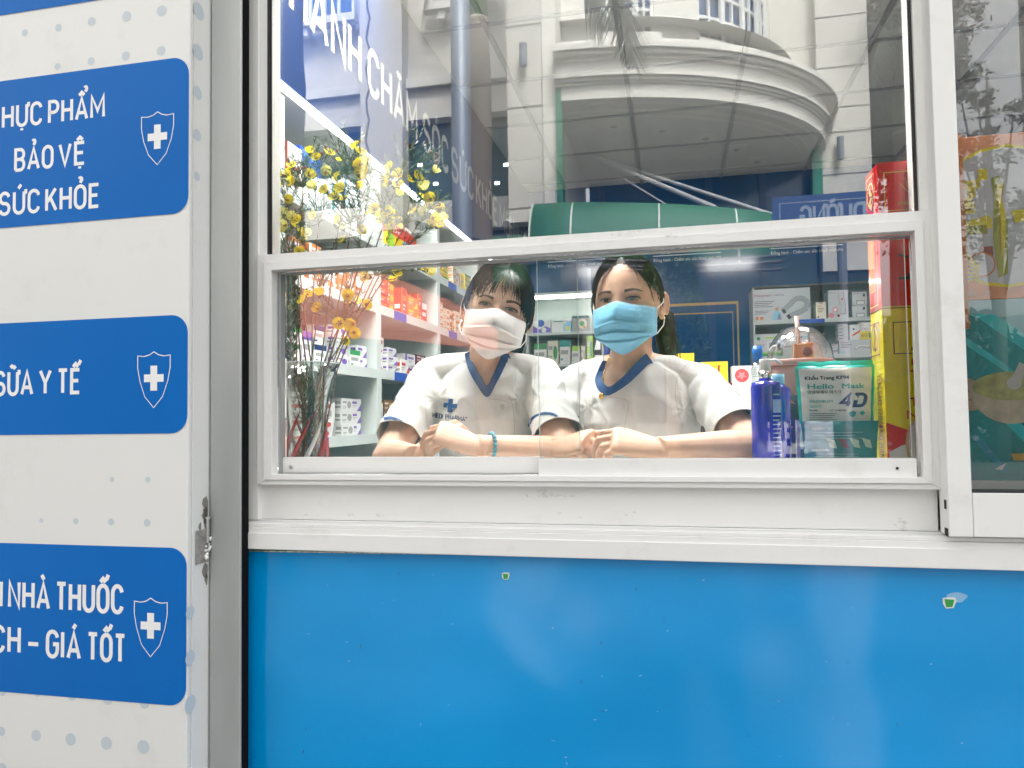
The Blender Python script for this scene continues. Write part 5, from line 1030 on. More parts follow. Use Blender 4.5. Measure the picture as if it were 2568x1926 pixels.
carton('orange_carton', 'shiny orange carton standing beside the top of the red carton', 'box', (xo, .026, zo0 - .20), (.068, .034, zo - zo0 + .20), 0, org, [('poly', ((0, .45), (.8, .1), (.8, .3), (0, .62)), 'yellow'), ('frame', .08, .5, .9, .95, .01, goldp), ('Lrect', 0, 0, 1, 1, mat('orange_side', (.38, .14, .06), .4)), ('Lline', [(.0, .95), (.5, .75), (1, .62)], .02, goldp)])
# pump bottle
def lathe_thing(nm, prof, c, m, par, n=32): return MB().lathe(prof, c, n).build(nm, m, par, smooth=True)
bp_ = A_(1925, 1140, .135); pb = thing('pump_bottle', 'deep blue pump bottle with white dispenser head and silver collar', 'bottle')
bz = ZT_ + .0005; H_ = A_(1925, 955, .135).z - bz; r_ = .0275
cobalt = mat('bottle_cobalt', (.012, .008, .42), .12, spec=.7, coat=.6); 
lathe_thing('bottle_body', [(0, bz), (r_ * .94, bz), (r_, bz + .006), (r_, bz + H_ - .012), (r_ * .93, bz + H_ - .004), (r_ * .6, bz + H_), (.0, bz + H_)], (bp_.x, .135, 0), cobalt, pb)
lathe_thing('collar', [(.0, bz + H_), (.0125, bz + H_), (.0125, bz + H_ + .018), (.0, bz + H_ + .018)], (bp_.x, .135, 0), mat('chrome', (.75, .75, .74), .12, metal=1), pb)
lathe_thing('pump_neck', [(.0095, bz + H_ + .0182), (.0095, bz + H_ + .033), (.0105, bz + H_ + .034), (.0105, bz + H_ + .040), (0, bz + H_ + .041)], (bp_.x, .135, 0), mat('white_plastic', (.78, .78, .75), .3), pb)
MB().tube([(bp_.x, .135, bz + H_ + .037), (bp_.x + .02, .133, bz + H_ + .038), (bp_.x + .030, .132, bz + H_ + .031)], [.0045, .004, .003], 10, flat=.6).build('spout', MATS['white_plastic'], pb, smooth=True)
lb = MB(); 
def wrap(mb, cx, cy, r, a0, a1, z0, z1, mi=0, n=10):
    vs = []
    for k in range(n + 1):
        a_ = a0 + (a1 - a0) * k / n; vs += [(cx + r * math.cos(a_), cy + r * math.sin(a_), z0), (cx + r * math.cos(a_), cy + r * math.sin(a_), z1)]
    mb.add(vs, [(2 * k, 2 * k + 2, 2 * k + 3, 2 * k + 1) for k in range(n)], mi)
wrap(lb, bp_.x, .135, r_ + .0003, -1.25, -.55, bz + H_ * .66, bz + H_ * .80)
for k in range(11): wrap(lb, bp_.x, .135, r_ + .0003, -1.28, -.6 - .1 * ((k * 5) % 3), bz + H_ * (.62 - .045 * k), bz + H_ * (.635 - .045 * k))
wrap(lb, bp_.x, .135, r_ + .0003, -1.2, -.7, bz + H_ * .84, bz + H_ * .86)
lb.build('bottle_print', mat('print_sky', (.35, .45, .8), .4), pb)['kind'] = 'stuff'
b2 = thing('blue_capped_bottle', 'second blue bottle with a bright blue cap behind the pump bottle', 'bottle'); p_ = A_(1906, 900, .23)
lathe_thing('bottle_body', [(0, bz), (.022, bz), (.022, bz + .16), (.012, bz + .17), (0, bz + .17)], (p_.x + .03, .215, 0), cobalt, b2); lathe_thing('cap', [(.0, bz + .1702), (.0125, bz + .1702), (.0125, bz + .19), (0, bz + .19)], (p_.x + .03, .215, 0), pm('sky'), b2)
p_ = A_(1899, 870, .20); zt = A_(1899, 868, .20).z; b3 = thing('clear_bottle', 'slim clear bottle with bright blue cap behind the white dispenser head', 'bottle')
lathe_thing('bottle_body', [(0, bz), (.013, bz), (.013, zt - .045), (.008, zt - .03), (0, zt - .03)], (p_.x, .20, 0), clear, b3, 20); lathe_thing('cap', [(0, zt - .0298), (.0095, zt - .0298), (.0095, zt), (0, zt)], (p_.x, .20, 0), mat('cap_blue', (.01, .16, .60), .3), b3, 20)
# drink cup with dome lid and straw
cpx = A_(2006, 900, .36); cp = thing('drink_cup', 'pink tumbler with a clear dome lid and a peach straw with a small fabric charm', 'cup')
zr_ = A_(2006, 905, .36).z; R_ = .068
pk = mat('tumbler_pink', (.50, .27, .24), .35)
lathe_thing('cup_body', [(0, bz), (.035, bz), (.045, bz + .05), (.052, zr_ - .035), (.060, zr_ - .030), (.062, zr_ - .012), (0, zr_ - .012)], (cpx.x, .36, 0), pk, cp)
lathe_thing('lid_ring', [(.060, zr_ - .0118), (.068, zr_ - .010), (.070, zr_), (.064, zr_ + .002)], (cpx.x, .36, 0), pk, cp)
dh = .075; lathe_thing('dome', [(.066 * math.cos(a_), zr_ + .002 + dh * math.sin(a_)) for a_ in [PI / 2 * k / 10 for k in range(11)]], (cpx.x, .36, 0), clear, cp)
s0 = A_(2010, 905, .36); s1 = A_(1996, 793, .36)
MB().tube([(s0.x, .36, s0.z - .03), (s1.x, .355, s1.z)], .0045, 12).build('straw', mat('straw_peach', (.68, .42, .34), .4), cp, smooth=True)
ch = MB(); cc = A_(2016, 884, .35)
ch.prism([(cc.x - .022, .345, cc.z - .012), (cc.x + .020, .345, cc.z - .014), (cc.x + .017, .345, cc.z + .014), (cc.x + .021, .345, cc.z + .022), (cc.x - .012, .345, cc.z + .018), (cc.x - .02, .345, cc.z + .02)], (0, .012, 0)); ch.build('fabric_charm', mat('felt_orange', (.62, .28, .12), .8), cp, bevel=.002)
MB().ell((cc.x + .006, .344, cc.z + .001), (.010, .003, .010), n=14).build('charm_face', mat('felt_brown', (.18, .06, .05), .8), cp, smooth=True)
MB().ell((cc.x + .010, .347, cc.z - .022), (.016, .010, .006), n=12).build('bead_row', mat('bead_white', (.75, .6, .55), .4), cp, smooth=True)
# patterned cloth bag
cbx = A_(1978, 1000, .30); MBg = MB(); cb_ = thing('patterned_bag', 'dark cloth bag with orange leaf pattern behind the blue pump bottle', 'bag')
pts = [(cbx.x + .05 * math.cos(a_) * (1 + .12 * math.sin(3 * a_)), .28 + .03 * math.sin(a_)) for a_ in [2 * PI * k / 24 for k in range(24)]]
vs = []; fs = []
for j in range(7):
    f = j / 6; s_ = (.9 + .25 * math.sin(f * PI)) * (1 - .25 * f); vs += [(cbx.x + (x - cbx.x) * s_, .28 + (y - .28) * s_, bz + .150 * f + .004 * math.sin(5 * x * 40 + j)) for x, y in pts]
for j in range(6):
    for k in range(24): fs.append((j * 24 + k, j * 24 + (k + 1) % 24, (j + 1) * 24 + (k + 1) % 24, (j + 1) * 24 + k))
fs.append(tuple(range(6 * 24, 7 * 24)))
cbo = MB().add(vs, fs).build('bag_body', mat('cloth_navy', (.012, .02, .035), .9), cb_, smooth=True)
lfm = MB()
for k in range(26):
    a_ = rf.uniform(-3.0, -.2); z = rf.uniform(.01, .14); s_ = (.9 + .25 * math.sin(z / .15 * PI)) * (1 - .25 * z / .15) * 1.02; x = cbx.x + .05 * math.cos(a_) * (1 + .12 * math.sin(3 * a_)) * s_; y = .28 + .03 * math.sin(a_) * s_ - .001; d = Vector((rf.uniform(-1, 1), 0, rf.uniform(-1, 1))).normalized() * .009; e = Vector((d.z, 0, -d.x)) * .3
    p = Vector((x, y, bz + z)); lfm.add([p - d, p + e, p + d, p - e], [(0, 1, 2, 3)])
lfm.build('leaf_print', mat('print_rust', (.38, .10, .04), .8), cb_)['kind'] = 'stuff'
# mask pouches
def pouch(label, uA, uB, vT, vB, Y, front, edge, decs, bulge=.012, tiltx=0, zig=0):
    t = thing('mask_pouch', label, 'pouch', 'mask pouches on the counter')
    a_, b_ = A_(uA, vB, Y), A_(uB, vB, Y); w = b_.x - a_.x; z0 = A_((uA + uB) / 2, vB, Y).z; h = A_((uA + uB) / 2, vT, Y).z - z0; NX, NZ = 24, 24
    def S_(x, z, off=0):
        bx = math.sin(PI * min(1, max(0, x))) ** .5 * math.sin(PI * min(1, max(0, z * .92 + .0))) ** .6 if 0 < x < 1 and 0 < z < 1 else 0
        tap = 1 - .08 * (1 - z) if z < .85 else 1
        wob = .0012 * math.sin(x * 17 + z * 9) * (0 < x < 1) + .0009 * math.sin(z * 31 + x * 5)
        return Vector((a_.x + w * (.5 + (x - .5) * tap), Y - bulge * bx - off + wob, z0 + h * z))
    vs = [S_(i / NX, j / NZ) for j in range(NZ + 1) for i in range(NX + 1)]; back = [Vector((p.x, 2 * Y + .002 - p.y, p.z)) for p in vs]
    fs = [(j * (NX + 1) + i, j * (NX + 1) + i + 1, (j + 1) * (NX + 1) + i + 1, (j + 1) * (NX + 1) + i) for j in range(NZ) for i in range(NX)]; o_ = len(vs)
    mi = MB(); mi.add(vs + back, fs, 0); mi.f += [tuple(o_ + q for q in f[::-1]) for f in fs]; mi.m += [1] * len(fs)
    for k, f in enumerate(fs):
        i, j = k % NX, k // NX
        if i < 1 or i >= NX - 1 or j >= NZ - 1: mi.m[k] = 1
    bo = mi.build('pouch_body', [front, edge], t, smooth=True)
    k = 0; groups_ = {}
    for dc in decs:
        k += 1; m_ = dc[-1]; g_ = MB(); off = .0008 + .0001 * k
        if dc[0] == 'text':
            for q_ in ((0, 0), (.004, 0), (.008, 0), (.004, .004)) if dc[5] > .05 else ((0, 0), (.003, 0)): font_mb(g_, dc[1], (dc[2] + q_[0], 0, dc[4] + q_[1]), (dc[3] + q_[0], 0, dc[4] + q_[1]), (0, 0, 1), dc[5], n_out=(0, 0, 0), lift=0, italic=dc[6] if len(dc) > 7 else 0)
        elif dc[0] == 'bold': letter_mb(g_, dc[1], (dc[2], 0, dc[4]), (dc[3], 0, dc[4]), (0, 0, 1), dc[5], bold=.26, n_out=(0, 0, 0), lift=0, slant=.15)
        elif dc[0] == 'rect': g_.add([(dc[1] + (dc[3] - dc[1]) * i / 8, 0, z) for i in range(9) for z in (dc[2], dc[4])], [(2 * i, 2 * i + 2, 2 * i + 3, 2 * i + 1) for i in range(8)])
        elif dc[0] == 'poly': g_.add([(x, 0, z) for x, z in dc[1]], [tuple(range(len(dc[1])))])
        G_ = groups_.setdefault(m_.name, [MB(), m_])[0]; G_.add([S_(p[0], p[2], off) for p in g_.v], g_.f)
    for _, (g_, m_) in groups_.items(): g_.build('print', m_, t, smooth=False)['kind'] = 'stuff'
    return t
tealp = mat('pouch_teal', (.02, .50, .43), .22, spec=.6, bump=.3, bscale=30); clearp = mat('pouch_white', (.82, .80, .77), .25, spec=.5, var=.05, vscale=14, bump=.3, bscale=25); darkt = mat('pouch_dark_teal', (.006, .16, .17), .3, spec=.6, var=.2, vscale=10); tb = mat('ink_black', (.02, .02, .02), .5); navyi = mat('ink_navy', (.01, .02, .14), .4); tealt = mat('ink_teal', (.02, .36, .32), .4)
pouch('teal mask pouch leaning behind the lettered white one', 2006, 2196, 905, 1075, .135, tealp, tealp, [], .008)
pouch('white and teal mask pouch with 4D in large navy characters', 1998, 2198, 917, 1062, .105, clearp, tealp, [('text', 'Khẩu Trang KF94', .10, .66, .76, .060, tb), ('text', 'Hello', .12, .46, .60, .085, tealt), ('text', 'Mask', .56, .86, .60, .085, tealt), ('text', '안녕하세요 마스크', .12, .56, .52, .045, tb),
  ('bold', '4D', .55, .86, .30, .20, navyi), ('text', 'PREMIUM', .14, .44, .36, .045, tealt), ('text', 'QUALITY', .14, .30, .28, .04, tealt), ('text', 'Sản phẩm', .13, .25, .22, .028, tb), ('text', 'LOT. 1F 0812022', .40, .62, .21, .03, tb)]
  + [('rect', .13, .17 - .035 * k, .5 - .03 * (k % 3) , .178 - .035 * k, tb) for k in range(4)] + [('poly', ((.80, .18), (.84, .22), (.88, .18), (.84, .13)), tealt), ('poly', ((.66, .19), (.72, .22), (.76, .19), (.75, .13), (.71, .10), (.67, .13)), tealt)])
pouch('dark teal mask pouch with small pale lettering below the white one', 2012, 2206, 1056, 1160, .085, darkt, darkt, [('text', 'ƯU ĐIỂM:', .14, .30, .80, .05, ink), ('text', 'THÀNH PHẦN', .10, .34, .28, .045, ink)] + [('rect', .14, .72 - .07 * k, .8 - .1 * (k % 2), .735 - .07 * k, mat('ink_pale_teal', (.25, .42, .42), .5)) for k in range(3)] + [('rect', .12, .20 - .06 * k, .75, .215 - .06 * k, mat('ink_pale_teal', (.25, .42, .42), .5)) for k in range(2)]
  + [('poly', ((.30 + .16 * k, .60), (.42 + .16 * k, .54), (.45 + .16 * k, .34), (.36 + .16 * k, .38)), mat('print_mask_a', (.50, .60, .45), .5) if k != 1 else mat('print_mask_b', (.22, .07, .09), .5)) for k in range(4)], .004)
# small cartons standing between bottle and pouches
L0 = A_(2003, 1060, .20); carton('white_medicine_carton', 'white and green carton half hidden between bottle and pouches', 'box', (L0.x, .19, bz), (.045, .05, .10), 0, 'white', [('rect', 0, 0, .9, .45, 'dark teal'), ('text', '10g', .1, .6, .12, .12, 'white'), ('ring', .5, .72, .25, .06, 'black')])
# goods on the inner table behind the pharmacist
it = thing('inner_table', 'dark inner table behind the blue masked pharmacist carrying gift boxes', 'table'); ZI = A_(1800, 1022, 1.9).z
MB().box((.05, 1.85, ZI - .03), (1.2, 2.35, ZI)).build('table_top', mat('table_dark', (.06, .04, .04), .4), it)
for x in (.08, 1.13): 
    for y in (1.88, 2.28): MB().box((x, y, 0), (x + .04, y + .04, ZI - .031)).build('leg', MATS['table_dark'], it)
def tb_(u0, u1, vt_, Y, zb_=None): a_ = A_(u0, 950, Y); b_ = A_(u1, 950, Y); zb2 = (ZI + .0005) if zb_ is None else zb_; return (a_.x, Y, zb2), (b_.x - a_.x, .09, A_((u0 + u1) / 2, vt_, Y).z - zb2)
L_, S_ = tb_(1696, 1742, 886, 1.95); carton('nutrition_drink_box', 'dark blue and yellow Delical nutrition box on the inner table', 'box', L_, S_, 0, 'blue', [('rect', 0, .86, 1, 1, 'yellow'), ('poly', ((.3, .86), (.7, .86), (.5, .80)), 'yellow'), ('text', 'Delical', .05, .80, .68, .06, 'white'), ('rect', .82, 0, 1, 1, 'yellow'), ('lines', .1, .5, .7, .05, 4, 'sky')])
L_, S_ = tb_(1758, 1826, 907, 1.92); gb = carton('gift_bag', 'yellow gift bag with a red cord handle on the inner table', 'bag', L_, S_, 0, mat('gift_yellow', (.75, .58, .02), .35), [('disc', .5, .42, .2, 'gold'), ('disc', .5, .42, .14, 'cream'), ('text', 'YẾN SÀO', .3, .8, .88, .04, 'red'), ('lines', .04, .6, .15, .05, 3, 'red'), ('poly', ((0, 0), (1, 0), (1, .1), (.6, .2), (.2, .08)), 'gold')])
MB().tube([(S_[0] * (.33 + .03 * math.sin(k)), -.004, S_[2] * (.93 - .55 * math.sin(PI * k / 10))) if 0 else (S_[0] * (.32 + .36 * k / 10), -.004, S_[2] * (.92 - .42 * math.sin(PI * k / 10) ** .6)) for k in range(11)], .0035, 6).build('cord_handle', mat('cord_red', (.35, .02, .02), .6), gb)
L_, S_ = tb_(1782, 1836, 960, 1.86); carton('maroon_box', 'dark maroon box in front of the yellow gift bag', 'box', L_, S_, 0, 'maroon', [('lines', .1, .8, .8, .1, 3, 'gold'), ('rect', .3, .1, .5, .6, 'dark teal')])
L_, S_ = tb_(1836, 1905, 962, 1.87); carton('white_gift_box', 'large white box with pale leaf print under the emblem box', 'box', L_, S_, 0, 'white', [('line', [(.4, .6), (.5, .9), (.55, .6)], .03, 'cream'), ('text', 'Yến', .45, .8, .4, .1, 'gold'), ('text', 'Chưng', .5, .9, .2, .1, 'gold')])
z_ = L_[2] + S_[2] + .001; L_, S_ = tb_(1836, 1905, 917, 1.87, z_); carton('emblem_box', 'white box with a round red flower emblem on the inner table', 'box', L_, S_, 0, 'white', [('disc', .36, .45, .26, mat('emblem_red', (.60, .06, .06), .5)), ('poly', tuple((.36 + (.2 if k % 2 else .08) * math.cos(2 * PI * k / 10 + .3), .45 + (.3 if k % 2 else .12) * math.sin(2 * PI * k / 10 + .3)) for k in range(10)), 'pink'), ('text', 'ピュアホワイト', .1, .6, .84, .08, 'grey'), ('lines', .75, .85, .95, .1, 6, 'grey')])
# side window cartons
Yc = .055; xa = A_(2392, 900, Yc).x; zo1 = A_(2480, 340, Yc).z; zt1 = A_(2480, 752, Yc).z; zb1 = A_(2480, 1208, Yc).z; wB = .42
peach = mat('carton_peach', (.92, .38, .18), .25, spec=.5, var=.35, vscale=3.5, stretch=(1, 1, 3)); hx = lambda u: (A_(u, 900, Yc).x - xa) / wB; hz = lambda v: (A_(2480, v, Yc).z - zt1) / (zo1 - zt1)
br = mat('print_bright_yellow', (.90, .72, .01), .3); silv = mat('print_silver', (.66, .66, .68), .3); olive = mat('print_olive', (.42, .42, .06), .4)
def sq(u0, v0, u1, v1, m, th=.019): return ('frame', hx(u0), hz(v1), hx(u1), hz(v0), th, m)
kn = [(2398, 495, 2418, 516), (2418, 495, 2436, 516), (2436, 492, 2456, 514), (2420, 516, 2438, 536), (2438, 514, 2460, 534), (2428, 452, 2450, 474), (2450, 450, 2474, 472), (2442, 472, 2462, 494), (2470, 425, 2494, 452), (2398, 516, 2412, 536)]
carton('birds_nest_carton', 'large glossy orange carton with yellow lattice and bottle print, upper one in the side window', 'box', (xa, Yc, zt1 + .001), (wB, .07, zo1 - zt1), 0, peach,
  [('disc', hx(2540), hz(545), .285, br), ('disc', hx(2540), hz(545), .272, silv)] + [sq(*q, br) for q in kn] +
  [('poly', [(hx(u), hz(v)) for u, v in ((2400, 560), (2480, 545), (2492, 540), (2500, 552), (2500, 575), (2405, 577))], br), ('poly', [(hx(u), hz(v)) for u, v in ((2504, 450), (2522, 445), (2536, 470), (2528, 500), (2540, 560), (2536, 690), (2512, 700), (2502, 600), (2508, 500))], olive), ('poly', [(hx(u), hz(v)) for u, v in ((2516, 462), (2530, 470), (2526, 498), (2537, 540), (2530, 620), (2520, 660), (2524, 560), (2516, 500))], br),
   ('poly', [(hx(u), hz(v)) for u, v in ((2550, 535), (2600, 530), (2600, 560), (2558, 565))], br), ('rect', hx(2425), hz(588), hx(2488), hz(566), olive), ('rect', hx(2470), hz(650), hx(2500), hz(620), mat('print_rose', (.4, .12, .1), .5)), ('poly', [(hx(u), hz(v)) for u, v in ((2396, 560), (2420, 590), (2440, 640), (2455, 690), (2430, 715), (2396, 735))], silv), ('disc', hx(2470), hz(665), .05, silv), ('ring', hx(2470), hz(665), .05, .006, org)]
  + [('line', [(hx(2396), hz(590 + 14 * k)), (hx(2425), hz(630 + 13 * k)), (hx(2462), hz(668 + 5 * k))], .006, br) for k in range(7)] + [('text', '20ml', hx(2425), hx(2452), hz(742), .03, 'cream'), ('text', 'TO', hx(2478), hx(2492), hz(744), .03, 'cream')], bev=.001)
tealc = mat('carton_teal', (.01, .32, .34), .25, spec=.6, var=.4, vscale=4); hz2 = lambda v: (A_(2480, v, Yc).z - zb1) / (zt1 - zb1)
aq = mat('print_aqua', (.03, .62, .64), .3); aq2 = mat('print_sea', (.02, .30, .42), .3); pale = mat('print_pale_blue', (.35, .62, .66), .35); nest = mat('print_nest', (.55, .40, .28), .7, var=.2, vscale=25); pot = mat('print_pot', (.58, .50, .36), .4, var=.25, vscale=30); soup = mat('print_soup_green', (.42, .42, .16), .5, var=.35, vscale=60)
def pz(*p): return [(hx(u), hz2(v)) for u, v in p]
carton('teal_carton', 'teal carton with pale light beams and a soup bowl picture, lower one in side window', 'box', (xa, Yc, zb1), (wB, .07, zt1 - zb1), 0, tealc,
  [('poly', pz((2394, 752), (2700, 752), (2700, 800), (2560, 792), (2480, 800), (2420, 785)), pale), ('poly', pz((2440, 785), (2500, 790), (2700, 930), (2700, 975)), aq), ('poly', pz((2400, 825), (2430, 870), (2560, 960), (2700, 1080), (2700, 1050), (2500, 900)), aq), ('poly', pz((2460, 1005), (2500, 1010), (2600, 1110), (2640, 1160), (2560, 1110)), aq), ('poly', pz((2425, 1095), (2450, 1095), (2520, 1185), (2500, 1185)), aq2),
   ('poly', pz((2405, 945), (2430, 948), (2470, 970), (2480, 1000), (2465, 1022), (2430, 1030), (2408, 1030)), nest), ('line', pz((2408, 985), (2440, 975), (2470, 985)), .006, mat('print_nest_dark', (.36, .24, .17), .7)), ('line', pz((2410, 1005), (2440, 1000), (2476, 998)), .006, MATS['print_nest_dark']),
   ('poly', [(hx(2532) + .145 * math.cos(a_), hz2(975) + .145 * wB / (zt1 - zb1) * (.95 if math.sin(a_) < 0 else .35) * math.sin(a_)) for a_ in [2 * PI * k / 28 for k in range(28)]], pot), ('poly', [(hx(2532) + .137 * math.cos(a_), hz2(969) + .045 * wB / (zt1 - zb1) * 1.25 * math.sin(a_)) for a_ in [2 * PI * k / 28 for k in range(28)]], soup),
   ('line', pz((2528, 965), (2545, 955), (2566, 915)), .035, mat('print_spoon', (.62, .60, .55), .3)), ('disc', hx(2540), hz2(962), .026, MATS['print_spoon']), ('disc', hx(2427), hz2(806), .014, 'gold'), ('poly', pz((2525, 1138), (2700, 1130), (2700, 1155), (2530, 1155)), 'gold'), ('poly', pz((2482, 1176), (2512, 1160), (2500, 1178)), 'white')], bev=.001)
MB2 = MB().box((xa - .001, .045, .9), (xa + wB + .2, .30, zb1 - .002)).build('display_plinth', mat('plinth_white', (.62, .64, .63), .5)); tag(MB2, 'pale plinth carrying the teal carton in the side window', 'plinth')
# ================================================================ THE TWO PHARMACISTS
def gz(x, z, cx, cz, sx, sz): return math.exp(-((x - cx) / sx) ** 2 - ((z - cz) / sz) ** 2)
def sm(t): t = max(0, min(1, t)); return t * t * (3 - 2 * t)
def headp(th, el, off=0.0):
    d = Vector((math.sin(th) * math.cos(el), -math.cos(th) * math.cos(el), math.sin(el)))
    p = Vector((.0725 * d.x, (.092 if d.y < 0 else .098) * d.y, .113 * d.z)); t = max(0, -p.z / .113)
    p.x *= 1 - .30 * sm(t * 1.05) ; p.x *= 1 + .03 * math.exp(-((p.z + .02) / .03) ** 2)
    if p.y > 0: p.y *= 1 - .5 * sm(t)
    else: p.y *= 1 + .10 * sm(t) * (1 - t * .6)
    if d.y < -.05:
        x, z = p.x, p.z; k = min(1, -d.y * 2)
        f = .016 * gz(x, z, 0, -.034, .011, .020) + .007 * gz(x, z, 0, -.008, .009, .018) + .0025 * (gz(x, z, .027, .017, .02, .007) + gz(x, z, -.027, .017, .02, .007)) \
            - .0065 * (gz(x, z, .030, .001, .0145, .010) + gz(x, z, -.030, .001, .0145, .010)) + .004 * (gz(x, z, .040, -.028, .018, .02) + gz(x, z, -.040, -.028, .018, .02)) + .006 * gz(x, z, 0, -.098, .018, .016) + .003 * gz(x, z, 0, .055, .05, .03)
        p.y -= f * k
    return p + d * off
def sphgrid(fn, nt=80, ne=56):
    vs = [fn(0, -PI / 2)]; fs = []
    for i in range(1, ne):
        for k in range(nt): vs.append(fn(2 * PI * k / nt, -PI / 2 + PI * i / ne))
    vs.append(fn(0, PI / 2)); L = len(vs) - 1
    for k in range(nt): fs.append((0, 1 + (k + 1) % nt, 1 + k)); fs.append((1 + (ne - 2) * nt + k, 1 + (ne - 2) * nt + (k + 1) % nt, L))
    for i in range(ne - 2):
        for k in range(nt): fs.append((1 + i * nt + k, 1 + i * nt + (k + 1) % nt, 1 + (i + 1) * nt + (k + 1) % nt, 1 + (i + 1) * nt + k))
    return vs, fs
def remeshed(mb, voxel, it, name, mats, par, post=None):
    o = mb.build('tmp', mats[:1] if isinstance(mats, list) else mats); r = o.modifiers.new('r', 'REMESH'); r.mode = 'VOXEL'; r.voxel_size = voxel; r.adaptivity = 0
    s_ = o.modifiers.new('s', 'SMOOTH'); s_.factor = .5; s_.iterations = it
    dg = bpy.context.evaluated_depsgraph_get(); me = bpy.data.meshes.new_from_object(o.evaluated_get(dg)); me.name = name
    bpy.data.objects.remove(o)
    if post: post(me)
    me.polygons.foreach_set('use_smooth', [True] * len(me.polygons))
    ob = bpy.data.objects.new(name, me); COL.objects.link(ob); ob.parent = par
    return ob
def bvh(me): return BVHTree.FromPolygons([v.co.copy() for v in me.vertices], [tuple(p.vertices) for p in me.polygons])
def cast(tree, u, v, off=.0):
    d = (FWD + RGT * ((u - 1284) / FL) + UPV * ((963 - v) / FL)).normalized(); h = tree.ray_cast(CAM + d * .9, d, 3)
    if h[0] is None: return None
    return h[0] - d * off
def px(p): q = p - CAM; z = q.dot(FWD); return 1284 + FL * q.dot(RGT) / z, 963 - FL * q.dot(UPV) / z
def inpoly(u, v, P):
    c = False; n = len(P)
    for i in range(n):
        a, b = P[i], P[i - 1]
        if (a[1] > v) != (b[1] > v) and u < (b[0] - a[0]) * (v - a[1]) / (b[1] - a[1]) + a[0]: c = not c
    return c
def spline(P, n=6):
    out = []
    for i in range(len(P) - 1):
        p0, p1, p2, p3 = P[max(i - 1, 0)], P[i], P[i + 1], P[min(i + 2, len(P) - 1)]
        for k in range(n):
            t = k / n; out.append(tuple(.5 * ((2 * p1[j]) + (-p0[j] + p2[j]) * t + (2 * p0[j] - 5 * p1[j] + 4 * p2[j] - p3[j]) * t * t + (-p0[j] + 3 * p1[j] - 3 * p2[j] + p3[j]) * t ** 3) for j in range(len(p1))))
    return out + [tuple(P[-1])]
def ribbon(tree, P, wpx, off, mb, n=6, rows=2, taper=False):
    """flat trim sewn on a surface, following outline P as the camera sees it"""
    S2 = spline(P, n); L = []
    for i, (u, v) in enumerate(S2):
        a = S2[max(i - 1, 0)]; b = S2[min(i + 1, len(S2) - 1)]; d = Vector((b[0] - a[0], b[1] - a[1])).normalized(); nn_ = Vector((-d.y, d.x))
        w = wpx / 2 * (math.sin(PI * (i + .3) / (len(S2) - .4)) ** .5 if taper else 1)
        row = []
        for k in range(rows + 1):
            f = -1 + 2 * k / rows; q = cast(tree, u + nn_.x * w * f, v + nn_.y * w * f, off)
            row.append(q)
        L.append(row)
    for i, r in enumerate(L):
        for k, q in enumerate(r):
            if q is None:
                c_ = [x for x in r if x is not None] or [x for x in L[max(i - 1, 0)] if x is not None] or [x for rr2 in L for x in rr2 if x is not None]
                r[k] = c_[0].copy()
    vs = [q for r in L for q in r]; m_ = rows + 1
    mb.add(vs, [(i * m_ + k, i * m_ + k + 1, (i + 1) * m_ + k + 1, (i + 1) * m_ + k) for i in range(len(L) - 1) for k in range(rows)])
    return L
def decal(tree, mb2, off, name, m, par):
    """mb2 holds a flat drawing in camera pixels (x=u, z=-v); lay it on the surface"""
    vs = []
    for p in mb2.v:
        q = cast(tree, p[0], -p[2], off); vs.append(q if q is not None else (vs[-1] if vs else Vector((0, 0, 0))))
    o_ = MB().add(vs, mb2.f).build(name, m, par); return o_
